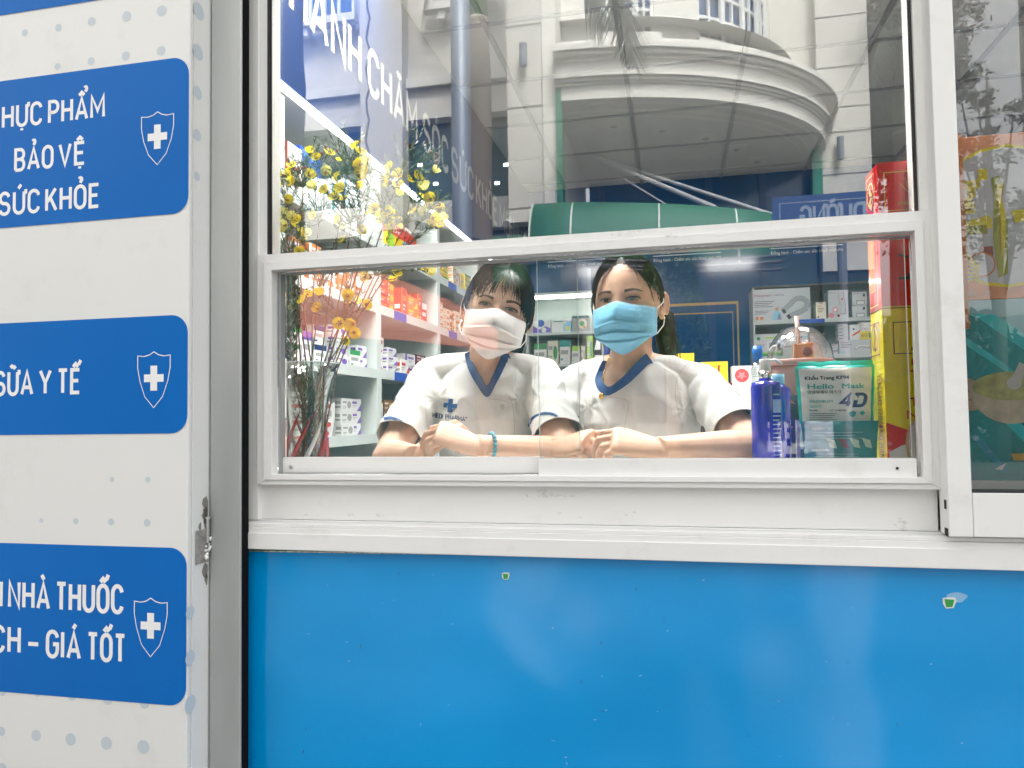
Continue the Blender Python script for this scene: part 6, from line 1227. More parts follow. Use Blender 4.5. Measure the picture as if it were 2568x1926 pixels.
def hand(mb, wrist, f, nrm, side, curls, thumb=(.5, .8, -.2), spread=.10, s=1.0, tcurl=.3):
    """palm with four fingers and a thumb; f along the fingers, nrm the back of the hand, side +1 or -1 for the thumb side"""
    f = Vector(f).normalized(); nrm = Vector(nrm); nrm = (nrm - f * nrm.dot(f)).normalized(); lat = f.cross(nrm).normalized() * side; w = Vector(wrist)
    P = lambda a, b, c: w + (f * a + lat * b + nrm * c) * s
    rings = [(-.02, .0, 0, .025, .019), (.0, .0, 0, .0265, .0175), (.025, .002, -.001, .033, .0165), (.055, .001, 0, .038, .0145), (.078, 0, .0005, .038, .0125), (.088, 0, -.001, .034, .0095)]
    vs = []; n = 16
    for a, b, c, ra, rb in rings:
        for k in range(n): t = 2 * PI * k / n; vs.append(P(a, b + ra * math.cos(t), c + rb * math.sin(t)))
    mb.add(vs, [(i * n + k, i * n + (k + 1) % n, (i + 1) * n + (k + 1) % n, (i + 1) * n + k) for i in range(len(rings) - 1) for k in range(n)] + [tuple(range(n))[::-1], tuple(range((len(rings) - 1) * n, len(rings) * n))])
    tips = []
    for j, (lo, L, r) in enumerate(((.0275, .068, .0083), (.0092, .076, .0086), (-.0092, .070, .0082), (-.0265, .056, .0073))):
        base_ = Vector((.078 - .004 * abs(j - 1), lo * .98, -.001)); a_ = spread * (1.5 - j) / 1.5; cur = 0; pts = [base_ + Vector((-.02, 0, -.001)), base_]; p = base_.copy()
        cs = curls[j] if hasattr(curls[j], '__len__') else (curls[j], curls[j] * 1.2, curls[j] * .8)
        for seg, c in zip((.46, .30, .24), cs):
            cur += c; d = Vector((math.cos(a_) * math.cos(cur), math.sin(a_) * math.cos(cur), -math.sin(cur))); 
            pts.append(p + d * L * seg * .5); p = p + d * L * seg; pts.append(p.copy())
        rad = [r * .95, r * 1.08] + [r * q for q in (.95, 1.03, .90, .95, .82, .62)]
        W_ = [P(*q) for q in pts]; mb.tube(W_, rad, 10); mb.ell(W_[-1], [r * .62 * s] * 3, n=8); tips.append((W_[-1], W_[-2], nrm))
    tb0 = Vector((.012, .020, -.003)); td = Vector(thumb).normalized(); pts = [tb0]; p = tb0.copy()
    for seg, c in ((.034, 0), (.026, tcurl), (.022, tcurl)):
        td = (td + Vector((.5, -.35, 0)) * c).normalized(); p = p + td * seg; pts.append(p.copy())
    W_ = [P(*q) for q in pts]; mb.tube(W_, [.0135, .0115, .0098, .0075], 10); mb.ell(W_[-1], [.0075] * 3, n=8)
    return tips
hairm = mat('hair_black', (.008, .007, .006), .42, spec=.35, var=.35, vscale=60, bump=.5, bscale=180, stretch=(1, 1, .12)); hairb = mat('hair_dark_brown', (.010, .007, .006), .45, spec=.3, var=.35, vscale=60, bump=.5, bscale=180, stretch=(1, 1, .12))
fabric = mat('uniform_white', (.72, .72, .70), .85, spec=.2, var=.02, vscale=6, bump=.25, bscale=500); trim = mat('uniform_blue_trim', (.012, .075, .22), .7, var=.1, vscale=40); button = mat('button_white', (.70, .70, .67), .3)
lash = mat('lash_black', (.008, .006, .006), .6); brow = mat('brow_brown', (.04, .027, .022), .8, alpha=.75); sclera = mat('sclera', (.40, .36, .34), .15); iris = mat('iris_brown', (.012, .007, .005), .06, spec=.9)
goldj = mat('gold', (.75, .48, .14), .25, metal=1)
def woman(cfg):
    t = thing('person', cfg['label'], 'person')
    skin = mat(cfg['skin'][0], cfg['skin'][1], .50, spec=.3, var=.07, vscale=22, bump=.15, bscale=260, sss=.12); crease = mat(cfg['skin'][0] + '_crease', tuple(c * .38 for c in cfg['skin'][1]), .6)
    em = at(*cfg['eyes']); Rm = (Matrix.Rotation(math.radians(cfg['yaw']), 3, 'Z') @ Matrix.Rotation(math.radians(cfg['roll']), 3, 'Y') @ Matrix.Rotation(math.radians(cfg['pitch']), 3, 'X'))
    hc = em - Rm @ Vector((0, -.083, .002)); HM = Matrix.Translation(hc) @ Rm.to_4x4(); H = lambda x, y, z: HM @ Vector((x, y, z))
    sk = MB(); vs, fs = sphgrid(headp); sk.add([HM @ p for p in vs], fs)
    for s_ in (-1, 1):       # ears: shell, helix rim, lobe
        ex = .0765 * s_; EM = Rm @ Matrix.Rotation(-.55 * s_, 3, 'Z') @ Matrix.Rotation(-.12, 3, 'X')
        sk.ell(H(ex, .010, -.008), (.0045, .0155, .026), EM, 14)
        pts = [H(ex, .010, -.008) + EM @ Vector((.004 * s_, .016 * math.cos(a_) * (1 if a_ < 4 else .8), .028 * math.sin(a_))) for a_ in [-.9 + 4.2 * k / 14 for k in range(15)]]
        sk.tube(pts, .0034, 8); sk.ell(H(ex * .99, .004, -.034), (.005, .008, .009), EM, 10)
    nb = at(*cfg['neck']); nt_ = H(0, .018, -.06)
    sk.tube([nb + Vector((0, .01, -.06)), nb, nb.lerp(nt_, .5), nt_, H(0, .012, -.01)], [.062, .052, .047, .050, .05], 24)
    # spine and chest
    tor = [(.80, .155, .115, .20), (.92, .128, .10, .14), (1.04, .122, .10, .075), (1.13, .132, .108, .030), (1.20, .138, .105, .008), (1.26, .135, .090, 0), (1.305, .115, .068, -.002), (1.335, .075, .052, -.002)]
    dz = nb.z - 1.345; cxs = lambda z: nb.x + cfg['leanx'] * (nb.z - z)
    def torso(mb, g, chest=0):
        vs = []; n = 40; R_ = [(z + dz, a + g, b + g, y) for z, a, b, y in tor]
        for z, a, b, y in R_:
            for k in range(n):
                q = 2 * PI * k / n; ca, sa = math.cos(q), math.sin(q); bu = 0
                if sa < 0: bu = chest * math.exp(-((z - dz - 1.17) / .055) ** 2) * (math.exp(-((ca * a - .062) / .045) ** 2) + math.exp(-((ca * a + .062) / .045) ** 2))
                vs.append((cxs(z) + a * (abs(ca) ** .85) * (1 if ca > 0 else -1), nb.y + .01 + y + b * (abs(sa) ** .9) * (1 if sa > 0 else -1) - bu, z))
        m_ = len(R_); mb.add(vs, [(i * n + k, i * n + (k + 1) % n, (i + 1) * n + (k + 1) % n, (i + 1) * n + k) for i in range(m_ - 1) for k in range(n)] + [tuple(range(n))[::-1], tuple(range((m_ - 1) * n, m_ * n))])
    torso(sk, -.004, .012)
    arms = {}
    for sd_, (shj, elj, wrj) in cfg['arms'].items():
        S0, E0, W0 = at(*shj), at(*elj), at(*wrj); arms[sd_] = (S0, E0, W0)
        sk.ell(S0, (.046, .046, .046), n=16); sk.tube([nb + Vector((0, 0, -.012)), nb.lerp(S0, .5) + Vector((0, 0, .004)), S0], [.042, .036, .042], 16)
        sk.tube([S0, S0.lerp(E0, .3), S0.lerp(E0, .7), E0], [.044, .043, .038, .036], 18); sk.ell(E0, (.0375, .0375, .0365), n=16)
        sk.tube([E0, E0.lerp(W0, .25), E0.lerp(W0, .6), E0.lerp(W0, .9), W0], [.036, .040, .033, .0265, .0255], 18)
    for h in cfg['hands']: hand(sk, *h)
    # hips and thighs, seated on the stool behind the counter
    hip = Vector((cxs(.80 + dz), nb.y + .21, .80 + dz)); 
    for s_ in (-1, 1):
        kn_ = hip + Vector((s_ * .12, .30, -.06)) ; hj = hip + Vector((s_ * .075, 0, -.03)); ft = Vector((kn_.x, kn_.y + .03, .28))
        sk.tube([hj, kn_], [.082, .056], 16); sk.tube([kn_, kn_.lerp(ft, .4), ft], [.055, .052, .036], 14); sk.ell(kn_, (.056, .056, .056), n=12); sk.tube([ft, ft + Vector((0, -.03, -.03)), ft + Vector((0, -.14, -.05))], [.036, .034, .022], 12)
    body = remeshed(sk, .0024, 2, 'body', skin, t, None); body.data.materials.clear(); body.data.materials.append(skin); BV = bvh(body.data)
    # ---- face
    inv = HM
    def fc(x, z, off=.0006):
        o_ = HM @ Vector((x, -.3, z)); d = Rm @ Vector((0, 1, 0)); h = BV.ray_cast(o_, d, 1); return (h[0] - d * off) if h[0] is not None else HM @ Vector((x, -.09, z))
    fy = MB()
    eo = cfg['eye']; ew, eu, el_, tilt = eo
    for s_ in (-1, 1):
        cx = .0305 * s_; N = 14
        def lid(f, top):  # f -1..1 from nose side to temple
            x = f * ew; k = max(0, 1 - f * f) ** .62; z = (eu * k if top else el_ * k) + tilt * f * .0035; return (cx + s_ * x, z)
        e_ = thing('x', 'x', 'x'); bpy.data.objects.remove(e_)
        up_ = [lid(-1 + 2 * i / N, True) for i in range(N + 1)]; lo_ = [lid(-1 + 2 * i / N, False) for i in range(N + 1)]
        m_ = MB(); bulge = lambda x: .0016 * max(0, 1 - ((x - cx) / ew) ** 2)
        m_.add([fc(x, z, .0008 + bulge(x)) for x, z in up_] + [fc(x, z, .0008 + bulge(x)) for x, z in lo_], [(i, i + 1, N + 2 + i, N + 1 + i) for i in range(N)]); eye = m_.build('eye', sclera, t, smooth=True)
        ir = MB(); ic = (cx + cfg['gaze'][0], (eu + el_) * .5 + cfg['gaze'][1]); pts = []
        for k in range(20):
            x = ic[0] + 0.0064 * math.cos(2 * PI * k / 20); z = ic[1] + 0.0064 * math.sin(2 * PI * k / 20); f = max(-1, min(1, s_ * (x - cx) / ew)); z = min(max(z, lid(f, False)[1] + .0001), lid(f, True)[1] - .0001); pts.append(fc(x, z, .0012 + bulge(x)))
        ir.add(pts, [tuple(range(20))]); ir.build('iris', iris, eye)
        # upper lash line, lower lid line, lid fold
        def line(fn, w0, w1, nm, mm, off=.0016):
            b_ = MB(); A1 = []; B1 = []
            for i in range(N + 1):
                f = -1 + 2 * i / N; x, z = fn(f); w = w0 + (w1 - w0) * (i / N); w *= (1 - abs(f) ** 6 * .7); A1.append(fc(x, z + w, off + bulge(x) * .9)); B1.append(fc(x, z - w * .2, off + bulge(x)))
            b_.add(A1 + B1, [(i, i + 1, N + 2 + i, N + 1 + i) for i in range(N)]); b_.build(nm, mm, eye)
        line(lambda f: lid(f * 1.04, True) if abs(f * 1.04) < 1 else (cx + s_ * f * 1.06 * ew, tilt * f * .0035), .0015, .0034, 'lashes', lash)
        line(lambda f: (lid(f, False)[0], lid(f, False)[1] - .0006), .0006, .0011, 'lower_lid', crease, .0013)
        line(lambda f: (cx + s_ * f * ew * 1.05, eu * max(0, 1 - f * f) ** .5 + .0038 + tilt * f * .004), .0007, .0009, 'lid_fold', crease, .0010)
        if cfg.get('bag'): line(lambda f: (cx + s_ * f * ew * .85, el_ - .0060 + .001 * f * f), .0005, .0005, 'under_eye_fold', crease, .0010)
        bw_ = MB(); A1 = []; B1 = []; by, bt = cfg['brow']
        for i in range(13):
            f = i / 12; x = cx + s_ * (-.0155 + .036 * f); z = by + bt * math.sin(PI * min(1, f * .85)) * .004 - .0045 * max(0, f - .6) * 1.2; w = .0029 * (1 - f) ** .4 + .0006
            A1.append(fc(x, z + w, .0009)); B1.append(fc(x, z - w, .0009))
        bw_.add(A1 + B1, [(i, i + 1, 14 + i, 13 + i) for i in range(12)]); bw_.build('eyebrow', brow, t)
    # ---- face mask
    NS, NT = 40, 44; mk = MB()
    def maskp(s, q, off=0):
        top = -.0145 + .009 * math.exp(-(s / .28) ** 2) - .004 * abs(s) ** 2; bot = -.121
        z = top + (bot - top) * q + (.024 * max(0, q - .55) / .45) * (abs(s) ** 1.5) * 1.6
        w = .0735 * (1 - .06 * q); 
        if q > .62: w *= max(.30, math.sqrt(max(0, 1 - ((q - .62) / .50) ** 2)))
        a_ = s * math.radians(72); yf = -.096 - .028 * math.sin(PI * min(1, q * 1.05 + .12)) ** 1.0 ; ys = -.034 + .004 * q
        x = w * math.sin(a_) / math.sin(math.radians(72)); y = ys + (yf - ys) * max(0, (math.cos(a_) - math.cos(math.radians(72))) / (1 - math.cos(math.radians(72)))) ** .80
        if q > .8: y += (q - .8) * .16 * (1 - .3 * abs(s))
        y -= .006 * math.exp(-(s / .12) ** 2) * math.exp(-((q - .18) / .25) ** 2)
        pl = 0
        for c_, amp in ((.40, .0062), (.57, .0072), (.74, .0062)):
            cc_ = c_ + cfg['pleat'] * .035 * (1 - abs(s)) * (1 if c_ > .45 else -.6); dd_ = q - cc_
            if 0 <= dd_ < .13: pl += amp * (1 - dd_ / .13) * (1 - abs(s) ** 6 * .8)
        y -= pl; y -= .0010 * noise.noise(Vector((s * 3, q * 5, cfg['seed']))) + .0008 * noise.noise(Vector((s * 9, q * 11, cfg['seed'])))
        return Vector((x, y - off, z))
    vs = [HM @ maskp(-1 + 2 * i / NS, j / NT) for j in range(NT + 1) for i in range(NS + 1)]
    mk.add(vs, [(j * (NS + 1) + i, j * (NS + 1) + i + 1, (j + 1) * (NS + 1) + i + 1, (j + 1) * (NS + 1) + i) for j in range(NT) for i in range(NS)])
    mko = mk.build('face_mask', cfg['maskm'], t, smooth=True)
    eb = MB(); 
    for q0, q1 in ((.0, .05), (.115, .125)): eb.add([HM @ maskp(-1 + 2 * i / 30, q, .0006) for i in range(31) for q in (q0, q1)], [(2 * i, 2 * i + 2, 2 * i + 3, 2 * i + 1) for i in range(30)])
    for sgn in (-1, 1): eb.add([HM @ (maskp(sgn * s0, j / 20, .0007)) for j in range(14) for s0 in (1.0, .90)], [(2 * i, 2 * i + 2, 2 * i + 3, 2 * i + 1) for i in range(13)])
    eb.add([HM @ maskp(-.92 + 1.84 * i / 30, q, .0005) for i in range(31) for q in (.975, 1.0)], [(2 * i, 2 * i + 2, 2 * i + 3, 2 * i + 1) for i in range(30)])
    ebo = eb.build('mask_seam', cfg['maskedge'], mko); ebo['kind'] = 'stuff'
    for s_ in (-1, 1):
        for q, ez in ((.02, .012), (.62, -.036)):
            a_ = maskp(s_, q); b_ = Vector((s_ * .080, .014, ez)); m2 = a_.lerp(b_, .5) + Vector((s_ * .006, 0, 0)); MB().tube([HM @ a_, HM @ m2, HM @ b_], .0012, 6).build('ear_loop', ink, mko)
    # ---- hair
    HB = MB(); hl = cfg['hairline']
    def hairoff(th, el):
        return cfg['vol'] * (.75 + .25 * math.sin(el))
    def inface(th, el):
        th = (th + PI) % (2 * PI) - PI; at_ = abs(th); z = math.sin(el)
        if at_ > 1.72: return el < -.75
        lim = hl(th); return el < lim
    nt2, ne2 = 90, 60; vs = []; keep = []
    def hp(th, el):
        thw = (th + PI) % (2 * PI) - PI; b_ = 1.0
        if abs(thw) < 1.75: b_ = sm((el - hl(thw)) / .35 + .12)
        o_ = hairoff(th, el) * b_ + .0005 + .0012 * noise.noise(Vector((math.sin(th) * 6, math.cos(th) * 6, el * 2 + cfg['seed'])))
        return HM @ headp(th, max(el, -1.2), o_)
    for i in range(ne2 + 1):
        for k in range(nt2): vs.append(hp(2 * PI * k / nt2, -1.2 + (PI / 2 + 1.2) * i / ne2))
    fs = []
    for i in range(ne2):
        for k in range(nt2):
            th = 2 * PI * (k + .5) / nt2; el = -1.2 + (PI / 2 + 1.2) * (i + .5) / ne2
            if not inface(th, el): fs.append((i * nt2 + k, i * nt2 + (k + 1) % nt2, (i + 1) * nt2 + (k + 1) % nt2, (i + 1) * nt2 + k))
    HB.add(vs, fs); hair = HB.build('hair', cfg['hair'], t, smooth=True)
    ST = MB(); rh = random.Random(cfg['seed'])
    def strand(pts, w):
        pts = spline([tuple(p) for p in pts], 4); P3 = [Vector(p) for p in pts]; n = len(P3); L = []
        for i, p in enumerate(P3):
            d = (P3[min(i + 1, n - 1)] - P3[max(i - 1, 0)]).normalized(); s2 = d.cross((p - CAM).normalized()).normalized() * w * (1 - .75 * i / n); L += [p - s2, p + s2]
        ST.add(L, [(2 * i, 2 * i + 2, 2 * i + 3, 2 * i + 1) for i in range(n - 1)])
    S_ = lambda th, el, off: HM @ headp(th, el, off)
    for k in range(cfg['nstr']):      # strands lying along the scalp
        s_ = rh.choice((-1, 1)); th0 = cfg['part'] + s_ * rh.uniform(.02, .12); el0 = rh.uniform(.95, 1.5)
        th1 = s_ * rh.uniform(.9, 2.2); el1 = rh.uniform(-.1, .75); th2 = s_ * (abs(th1) + rh.uniform(.3, .8)); el2 = el1 - rh.uniform(.3, .7); of = cfg['vol'] + rh.uniform(.0005, .0035)
        if inface(th2, el2): continue
        if abs(th1) < 1.72 and el1 < hl(th1): el1 = hl(th1) + .03
        strand([S_(th0, el0, of), S_((th0 + th1) / 2, (el0 + el1) / 2 + .12, of), S_(th1, el1, of * .9), S_(th2, el2, of * .8)], rh.uniform(.0006, .0014))
    for (th0, el0, th1, el1, n_, jit, w_, of) in cfg['locks']:
        for k in range(n_):
            j = lambda: rh.gauss(0, jit); a0, a1 = th0 + j() * .8, th1 + j(); e0, e1 = el0 + rh.uniform(-.03, .05), el1 + j() * .6
            strand([S_(a0, e0, of * .8), S_(a0 * .6 + a1 * .4 + j() * .3, e0 * .62 + e1 * .38, of + .002), S_(a0 * .25 + a1 * .75, e0 * .28 + e1 * .72, of + .003), S_(a1 + j() * .4, e1, of + .001)], rh.uniform(.5, 1.2) * w_)
    for path, n_, jit, w_ in cfg['tails']:
        W_ = [H(*p) for p in path]
        for k in range(n_):
            o_ = Vector((rh.gauss(0, jit), rh.gauss(0, jit), rh.gauss(0, jit * .6))); strand([p + o_ * (.4 + .6 * i / len(W_)) + Vector((rh.gauss(0, jit * .5), rh.gauss(0, jit * .4), 0)) for i, p in enumerate(W_)], rh.uniform(.7, 1.4) * w_)
    ST.build('hair_strands', cfg['hair'], hair)['kind'] = 'stuff'
    for path, rad in cfg['tailcore']: MB().tube([H(*p) for p in path], rad, 14).build('hair_tail', cfg['hair'], hair, smooth=True)
    # ---- uniform
    cl = MB(); torso(cl, .006, .020)
    for sd_, (S0, E0, W0) in arms.items():
        cl.ell(S0, (.050, .050, .048), n=18); cl.tube([nb + Vector((0, .004, -.022)), nb.lerp(S0, .5) + Vector((0, 0, -.002)), S0], [.046, .042, .050], 18)
        f = cfg['sleeve']; fl_ = .056; cl.tube([S0, S0.lerp(E0, f * .35), S0.lerp(E0, f * .7), S0.lerp(E0, f)], [.049, .049, .052, fl_], 24)
    poly = cfg['neckpoly']
    def post(me):
        nz_ = Vector((3.1, 7.7, cfg['seed'])); nvs = [v.normal.copy() for v in me.vertices]
        for v, nn_ in zip(me.vertices, nvs):
            p = v.co; d = .0020 * noise.noise(Vector((p.x * 9, p.y * 9, p.z * 4)) + nz_) + .0018 * noise.noise(Vector((p.x * 22 + p.z * 9, p.y * 14, p.z * 10 - p.x * 8)) + nz_)
            rg = 1 - abs(noise.noise(Vector((p.x * 13 + p.z * 6, p.y * 9, p.z * 7 - p.x * 5)) + nz_)) * 3.2; d += .0034 * max(0, rg) ** 2
            for S0, E0, W0 in arms.values():     # pulls fanning out of each armpit and across the sleeve
                ap = S0 + Vector(((nb.x - S0.x) * .28, -.03, -.055)); r_ = p - ap; L = r_.length
                if L < .16:
                    an = math.atan2(r_.z, r_.x); d += .0016 * math.sin(an * 7 + L * 20) * math.exp(-(L / .075) ** 2) * (0.35 + min(1, L / .04) * .65)
                ax = (E0 - S0).normalized(); s1 = (p - S0).dot(ax)
                if 0 < s1 < .25 and (p - S0 - ax * s1).length < .075: d += .0028 * math.sin(s1 * 95 + 3 * math.atan2((p - S0).y, (p - S0).x - s1)) * sm(s1 / .05) * sm((.2 - s1) / .05)
            v.co = p + nn_ * d
        bm = bmesh.new(); bm.from_mesh(me); kill = []
        for S0, E0, W0 in arms.values():
            ax = (E0 - S0).normalized(); en = S0.lerp(E0, cfg['sleeve']) - ax * .007
            g = [f for f in bm.faces if (f.calc_center_median() - en).length < .09]; ge = {e for f in g for e in f.edges}; gv = {v for f in g for v in f.verts}
            bmesh.ops.bisect_plane(bm, geom=list(g) + list(ge) + list(gv), plane_co=en, plane_no=ax, dist=.0001)
        for f in bm.faces:
            c = f.calc_center_median()
            for S0, E0, W0 in arms.values():
                ax = (E0 - S0).normalized(); en = S0.lerp(E0, cfg['sleeve']) - ax * .007
                if (c - en).dot(ax) > 0.00005 and (c - en).length < .085: kill.append(f); break
            else:
                u, v = px(c)
                if c.y < nb.y + .03 and inpoly(u, v, poly): kill.append(f)
                elif (c - nb).length < .052 and c.z > nb.z - .02: kill.append(f)
        bmesh.ops.delete(bm, geom=kill, context='FACES'); bm.to_mesh(me); bm.free()
    uni = remeshed(cl, .0032, 2, 'uniform', fabric, t, post); uni.data.materials.clear(); uni.data.materials.append(fabric)
    sol = uni.modifiers.new('t', 'SOLIDIFY'); sol.thickness = .0012; sol.offset = -1
    UV = bvh(uni.data)
    # full cloth for sewing trims (before the neck hole is cut trims would fall through): use nearest point
    def near(u, v, yy, off):
        q = cast(UV, u, v, off)
        if q is None or abs(q.y - yy) > .06:
            p = at(u, v, yy); h = UV.find_nearest(p, .08); q = (h[0] + (CAM - h[0]).normalized() * off) if h[0] is not None else p
        return q
    tr = MB(); PO = spline(cfg['trim_out'], 8); PI_ = spline(cfg['trim_in'], 8); n_ = min(len(PO), len(PI_)); ring_ = []
    prev = None
    for a_, b_ in zip(PO[:n_], PI_[:n_]):
        A3 = near(a_[0], a_[1], nb.y - .05, .0022); dd = (A3 - CAM).dot(FWD); B3 = CAM + (FWD + RGT * ((b_[0] - 1284) / FL) + UPV * ((963 - b_[1]) / FL)) * (dd + .001); ring_.append((A3, B3))
    # even out depth jumps along the trim
    for _ in range(16):
        dp = [(a_ - CAM).dot(FWD) for a_, b_ in ring_]; dp = [dp[0]] + [(dp[i - 1] + 2 * dp[i] + dp[i + 1]) / 4 for i in range(1, len(dp) - 1)] + [dp[-1]]
        ring_ = [(CAM + (a_ - CAM) * (d / (a_ - CAM).dot(FWD)), CAM + (b_ - CAM) * ((d + .001) / (b_ - CAM).dot(FWD))) for (a_, b_), d in zip(ring_, dp)]
    tr.add([q for r_ in ring_ for q in r_], [(2 * i, 2 * i + 2, 2 * i + 3, 2 * i + 1) for i in range(len(ring_) - 1)]); to = tr.build('collar_trim', trim, uni); s2 = to.modifiers.new('t', 'SOLIDIFY'); s2.thickness = .002; s2.offset = 0
    for P in cfg['stripes']: b_ = MB(); ribbon(UV, P, 6.5, .0030, b_, 5); b_.build('sleeve_stripe', trim, uni)
    for u, v in cfg['buttons']:
        c = near(u, v, nb.y - .08, .0015); b_ = MB().lathe([(0, .0012), (.0038, .0014), (.0052, .0022), (.0060, .0014), (.0060, 0)], (c.x, c.y, c.z), 20, M=Matrix.Rotation(PI / 2, 3, 'X')).build('button', button, uni, smooth=True)
    lg = MB()
    if 'logo' in cfg:
        (cu, cv), s_, ang = cfg['logo']; ca, sa = math.cos(ang), math.sin(ang)
        cr_ = [(-.17, -.5), (.17, -.5), (.17, -.17), (.5, -.17), (.5, .17), (.17, .17), (.17, .5), (-.17, .5), (-.17, .17), (-.5, .17), (-.5, -.17), (-.17, -.17)]
        for poly_ in ([(-.17, -.5), (.17, -.5), (.17, .5), (-.17, .5)], [(-.5, -.17), (-.171, -.17), (-.171, .17), (-.5, .17)], [(.171, -.17), (.5, -.17), (.5, .17), (.171, .17)]):
            lg.add([(cu + s_ * (x * ca - y * sa), 0, -(cv + s_ * (x * sa + y * ca))) for x, y in poly_], [(0, 1, 2, 3)])
        lo = decal(UV, lg, .0034, 'logo_cross', trim, uni); (a_, b_, h_) = cfg['logotext']; lt_ = MB(); letter_mb(lt_, "MEDI PHARMA°", (a_[0], 0, -a_[1]), (b_[0], 0, -b_[1]), (0, 0, 1), h_, bold=.2, n_out=(0, 0, 0), lift=0); decal(UV, lt_, .0036, 'logo_lettering', mat('thread_navy', (.008, .02, .09), .8), uni)['kind'] = 'stuff'
        sw_ = MB(); sp_ = [(cu - s_ * .30, cv + s_ * .08), (cu - s_ * .05, cv + s_ * .02), (cu + s_ * .1, cv - s_ * .12), (cu + s_ * .35, cv - s_ * .14)]; ribbon(UV, sp_, 1.6, .0040, sw_, 4, 1); sw_.build('logo_swoosh', fabric, lo)
    for P in cfg.get('seams', []): b_ = MB(); ribbon(UV, P, 1.3, .0022, b_, 6, 1); b_.build('seam', mat('seam_grey', (.45, .45, .43), .9), uni)['kind'] = 'stuff'
    # trousers over hips and thighs
    tr = MB(); tr.ell(hip + Vector((0, .02, -.01)), (.18, .14, .10), n=20)
    for s_ in (-1, 1):
        kn_ = hip + Vector((s_ * .12, .30, -.06)); hj = hip + Vector((s_ * .075, 0, -.03)); ft = Vector((kn_.x, kn_.y + .03, .30)); tr.tube([hj, kn_], [.095, .068], 16); tr.tube([kn_, ft], [.066, .055], 16); tr.ell(kn_, (.068, .068, .068), n=12)
    remeshed(tr, .008, 3, 'trousers', mat('trousers_navy', (.012, .016, .03), .8), t)
    sc_ = Vector((hip.x, hip.y + .05, hip.z - .14)); st = thing('stool', cfg['stool'], 'stool', 'stools behind the counter'); MB().lathe([(0, sc_.z - .04), (.17, sc_.z - .04), (.18, sc_.z - .02), (.17, sc_.z), (0, sc_.z)], (sc_.x, sc_.y, 0), 24).build('seat', mat('stool_black', (.02, .02, .02), .5), st, smooth=True); MB().tube([(sc_.x, sc_.y, .03), (sc_.x, sc_.y, sc_.z - .041)], .025, 12).build('column', screwm, st); MB().lathe([(0, .0), (.2, .0), (.19, .02), (.03, .03)], (sc_.x, sc_.y, 0), 24).build('foot', screwm, st)
    return dict(t=t, BV=BV, UV=UV, arms=arms, H=H, HM=HM, body=body, uni=uni)
mask_w = mat('mask_white', (.74, .72, .71), .8, spec=.2, var=.02, vscale=30, bump=.2, bscale=300, sss=.0); mask_b = mat('mask_blue', (.22, .56, .78), .75, spec=.2, var=.04, vscale=30, bump=.2, bscale=300); edge_w = mat('mask_edge_white', (.66, .66, .66), .8); edge_b = mat('mask_edge_blue', (.30, .58, .76), .8)
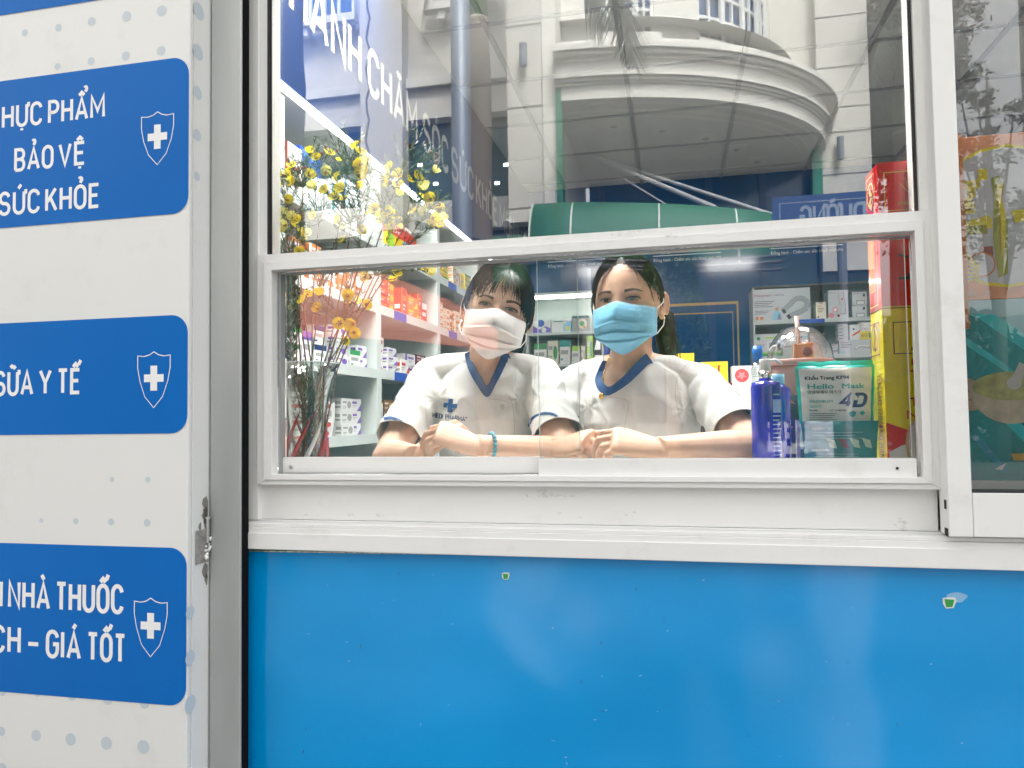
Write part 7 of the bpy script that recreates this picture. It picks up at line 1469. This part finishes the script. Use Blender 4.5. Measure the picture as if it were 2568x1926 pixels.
A = woman(dict(label='person with black fringe, white face mask, white uniform and blue bead bracelet', seed=3,
    skin=('skin_light', (.76, .50, .365)), eyes=(1250, 769, .335), yaw=15, roll=13.5, pitch=3, neck=(1222, 905, .445), leanx=.02,
    arms={'L': ((1358, 948, .455), (1416, 1146, .24), (1196, 1121, .135)), 'R': ((1082, 946, .455), (975, 1150, .23), (1040, 1146, .135))},
    hands=[(at(1196, 1121, .132), at(1100, 1082, .108) - at(1196, 1121, .132), (-.1, -.55, .85), 1, [(.75, .75, .4), (.8, .75, .45), (.85, .75, .45), (.9, .8, .5)], (.95, .28, -.25), .08),
           (at(1046, 1146, .15), at(1118, 1082, .155) - at(1046, 1146, .15), (.0, -.5, .85), -1, [(.5, 1.0, .7), (.6, 1.0, .7), (.7, 1.0, .7), (.8, 1.0, .7)], (.9, .3, -.3), .06)],
    eye=(.0158, .0046, -.0012, -.3), gaze=(-.001, 0), brow=(.0165, 1.0), maskm=mask_w, maskedge=edge_w, pleat=1.2, hair=hairm, vol=.013, part=.05, nstr=420,
    hairline=lambda th: (.80 if abs(th) < .75 else .80 - (abs(th) - .75) * 1.35 if abs(th) < 1.35 else -.12 + (abs(th) - 1.35) * .3) if th < 0 else (.80 if abs(th) < .7 else .80 - (abs(th) - .7) * 1.75 if abs(th) < 1.3 else -.35),
    locks=[(-.35, .95, -.72, .18, 54, .10, .0015, .006), (-.15, .98, -.28, .27, 34, .10, .0013, .006), (.10, .98, .10, .30, 34, .12, .0010, .007), (.35, .95, .45, .28, 32, .10, .0012, .006), (.50, .95, .82, .06, 60, .09, .0015, .006), (.62, .9, 1.0, -.06, 40, .07, .0014, .006), (-.55, .9, -1.0, .35, 36, .10, .0012, .005), (-.75, .9, -1.25, .12, 40, .07, .0012, .006), (.9, .7, 1.22, -.28, 46, .06, .0013, .006), (0, 1.0, -.55, .42, 14, .08, .0008, .006)],
    tails=[([(.07, .06, -.02), (.078, .07, -.06), (.070, .07, -.10), (.062, .06, -.125), (.055, .045, -.13)], 46, .008, .0008)], tailcore=[([(.03, .085, .0), (.05, .095, -.03), (.06, .085, -.075), (.055, .07, -.10)], [.02, .024, .016, .006])],
    sleeve=.80, neckpoly=[(1166, 870), (1164, 886), (1180, 930), (1200, 968), (1222, 996), (1243, 960), (1262, 925), (1277, 888), (1276, 866), (1222, 850)],
    trim_out=[(1164, 884), (1174, 925), (1196, 965), (1222, 996), (1244, 962), (1263, 925), (1278, 886)], trim_in=[(1181, 880), (1189, 915), (1205, 943), (1221, 967), (1236, 941), (1249, 912), (1260, 884)],
    stripes=[[(962, 1050), (980, 1047), (1002, 1054), (1022, 1068), (1038, 1087)], [(1326, 1070), (1334, 1050), (1356, 1038), (1385, 1038), (1404, 1052), (1413, 1070)]],
    buttons=[(1260, 1019)], logo=((1129, 1017), 34, .09), logotext=((1085, 1046), (1170, 1057), 10.5), seams=[[(1083, 905), (1070, 950), (1066, 1000), (1072, 1070)], [(1345, 905), (1340, 960), (1336, 1010), (1330, 1060)], [(1268, 985), (1284, 1010), (1290, 1060), (1288, 1110)], [(1226, 1000), (1262, 1004), (1282, 1012)]], stool='black round stool under the white masked pharmacist'))
B = woman(dict(label='person with centre parted ponytail, blue face mask, white uniform and gold pendant', seed=8,
    skin=('skin_tan', (.67, .43, .305)), eyes=(1552, 750, .335), yaw=-11, roll=-.5, pitch=2, neck=(1583, 905, .44), leanx=.05,
    arms={'L': ((1762, 968, .455), (1888, 1128, .26), (1650, 1128, .125)), 'R': ((1447, 965, .455), (1370, 1150, .32), (1400, 1126, .20))},
    hands=[(at(1648, 1128, .125), at(1556, 1106, .112) - at(1648, 1128, .125), (-.05, -.6, .8), 1, [(.45, .9, .6), (.5, .9, .6), (.55, .9, .6), (.6, .9, .6)], (.95, .25, -.2), .10),
           (at(1400, 1124, .20), at(1494, 1098, .13) - at(1400, 1124, .20), (-.1, -.6, .8), -1, [(.85, .7, .4), (.9, .7, .4), (.95, .7, .4), (1.0, .8, .4)], (.95, .28, -.1), .12)],
    eye=(.0155, .0042, -.0022, .15), gaze=(.0008, 0), brow=(.0175, .8), bag=True, maskm=mask_b, maskedge=edge_b, pleat=.5, hair=hairb, vol=.0085, part=.0, nstr=520,
    hairline=lambda th: .82 - .10 * min(1, abs(th) / .5) ** 2 if abs(th) < .7 else (.78 - (abs(th) - .7) * 1.05 if abs(th) < 1.25 else .2 - (abs(th) - 1.25) * .2),
    locks=[(-.05, 1.05, -.95, .25, 50, .07, .0012, .006), (-.2, 1.0, -1.15, -.05, 60, .06, .0013, .008), (-.35, .95, -1.2, -.40, 36, .05, .0011, .009), (.05, 1.05, .85, .42, 50, .07, .0012, .004), (.2, 1.0, 1.15, .25, 50, .06, .0012, .004), (-.1, .98, -.62, .42, 14, .08, .0006, .005), (.85, .5, 1.05, .0, 12, .05, .0005, .003)],
    tails=[([(.05, .08, .0), (.068, .085, -.05), (.072, .075, -.10), (.076, .06, -.15), (.080, .05, -.19)], 170, .012, .0010), ([(-.06, .06, .02), (-.078, .03, -.03), (-.080, .02, -.07)], 26, .004, .0007)], tailcore=[([(.03, .09, .01), (.060, .09, -.03), (.068, .080, -.08), (.072, .07, -.13), (.078, .06, -.18)], [.020, .028, .026, .018, .008])],
    sleeve=.76, neckpoly=[(1512, 880), (1513, 905), (1497, 935), (1494, 958), (1506, 983), (1527, 990), (1566, 965), (1615, 925), (1650, 888), (1640, 868), (1580, 850)],
    trim_out=[(1516, 896), (1501, 925), (1492, 955), (1505, 983), (1527, 991), (1568, 968), (1608, 932), (1640, 896)], trim_in=[(1534, 902), (1517, 928), (1509, 949), (1516, 963), (1530, 969), (1560, 947), (1590, 915), (1620, 886)],
    stripes=[[(1792, 1076), (1812, 1058), (1836, 1038), (1860, 1030), (1880, 1036)], ],
    buttons=[(1557, 1014)], logo=((1430, 1028), 30, .1), logotext=((1380, 1046), (1451, 1054), 9.5), seams=[[(1730, 905), (1700, 945), (1694, 1000), (1712, 1070)], [(1468, 925), (1452, 970), (1446, 1020)], [(1528, 996), (1562, 1000), (1576, 1014), (1570, 1050), (1560, 1110)]], stool='black round stool under the blue masked pharmacist'))
# bead bracelet
S0, E0, W0 = A['arms']['L']; ax = (E0 - W0).normalized(); c = W0.lerp(E0, .145); a1 = ax.cross(Vector((0, 0, 1))).normalized(); a2_ = ax.cross(a1).normalized()
br_ = MB().tube([c + (a1 * math.cos(q) + a2_ * math.sin(q)) * .0305 for q in [2 * PI * k / 30 for k in range(31)]], .0008, 6).build('bracelet', mat('cord_blue', (.1, .3, .4), .6), A['t'])
bm1 = MB().ell((0, 0, 0), (.0046, .0046, .0046), n=12).mesh('bead', mat('bead_aqua', (.10, .36, .42), .2, spec=.7, var=.35, vscale=90), True); bm2 = MB().ell((0, 0, 0), (.0056, .0056, .0056), n=12).mesh('bead', mat('bead_blue', (.01, .16, .45), .15, spec=.8), True)
for k in range(22): q = 2 * PI * k / 22; inst(bm2 if k in (14, 15) and k == 14 else bm1, 'bead', br_, Matrix.Translation(c + (a1 * math.cos(q) + a2_ * math.sin(q)) * .0305))
# necklace and earring
def oncl(u, v, off):
    q1 = cast(B['BV'], u, v, off); q2 = cast(B['UV'], u, v, off); c_ = [q for q in (q1, q2) if q is not None]; return min(c_, key=lambda q: (q - CAM).length) if c_ else at(u, v, .38)
P = spline([(1528, 895), (1520, 915), (1514, 945), (1512, 968), (1509, 984)], 5); nk = MB().tube([oncl(u, v, .0022) for u, v in P], .0011, 6).build('necklace', goldj, B['t'])
P = spline([(1509, 984), (1525, 982), (1545, 968), (1570, 944), (1590, 925)], 5); MB().tube([oncl(u, v, .0018) for u, v in P], .0007, 6).build('chain', goldj, nk)
q = oncl(1508, 993, .003); MB().ell(q, (.0055, .0025, .0075), Matrix.Rotation(.5, 3, 'Y'), 14).build('pendant', goldj, nk, smooth=True)
MB().ell(B['H'](.080, .002, -.043), (.002, .002, .003), n=8).build('earring', goldj, B['t'], smooth=True)
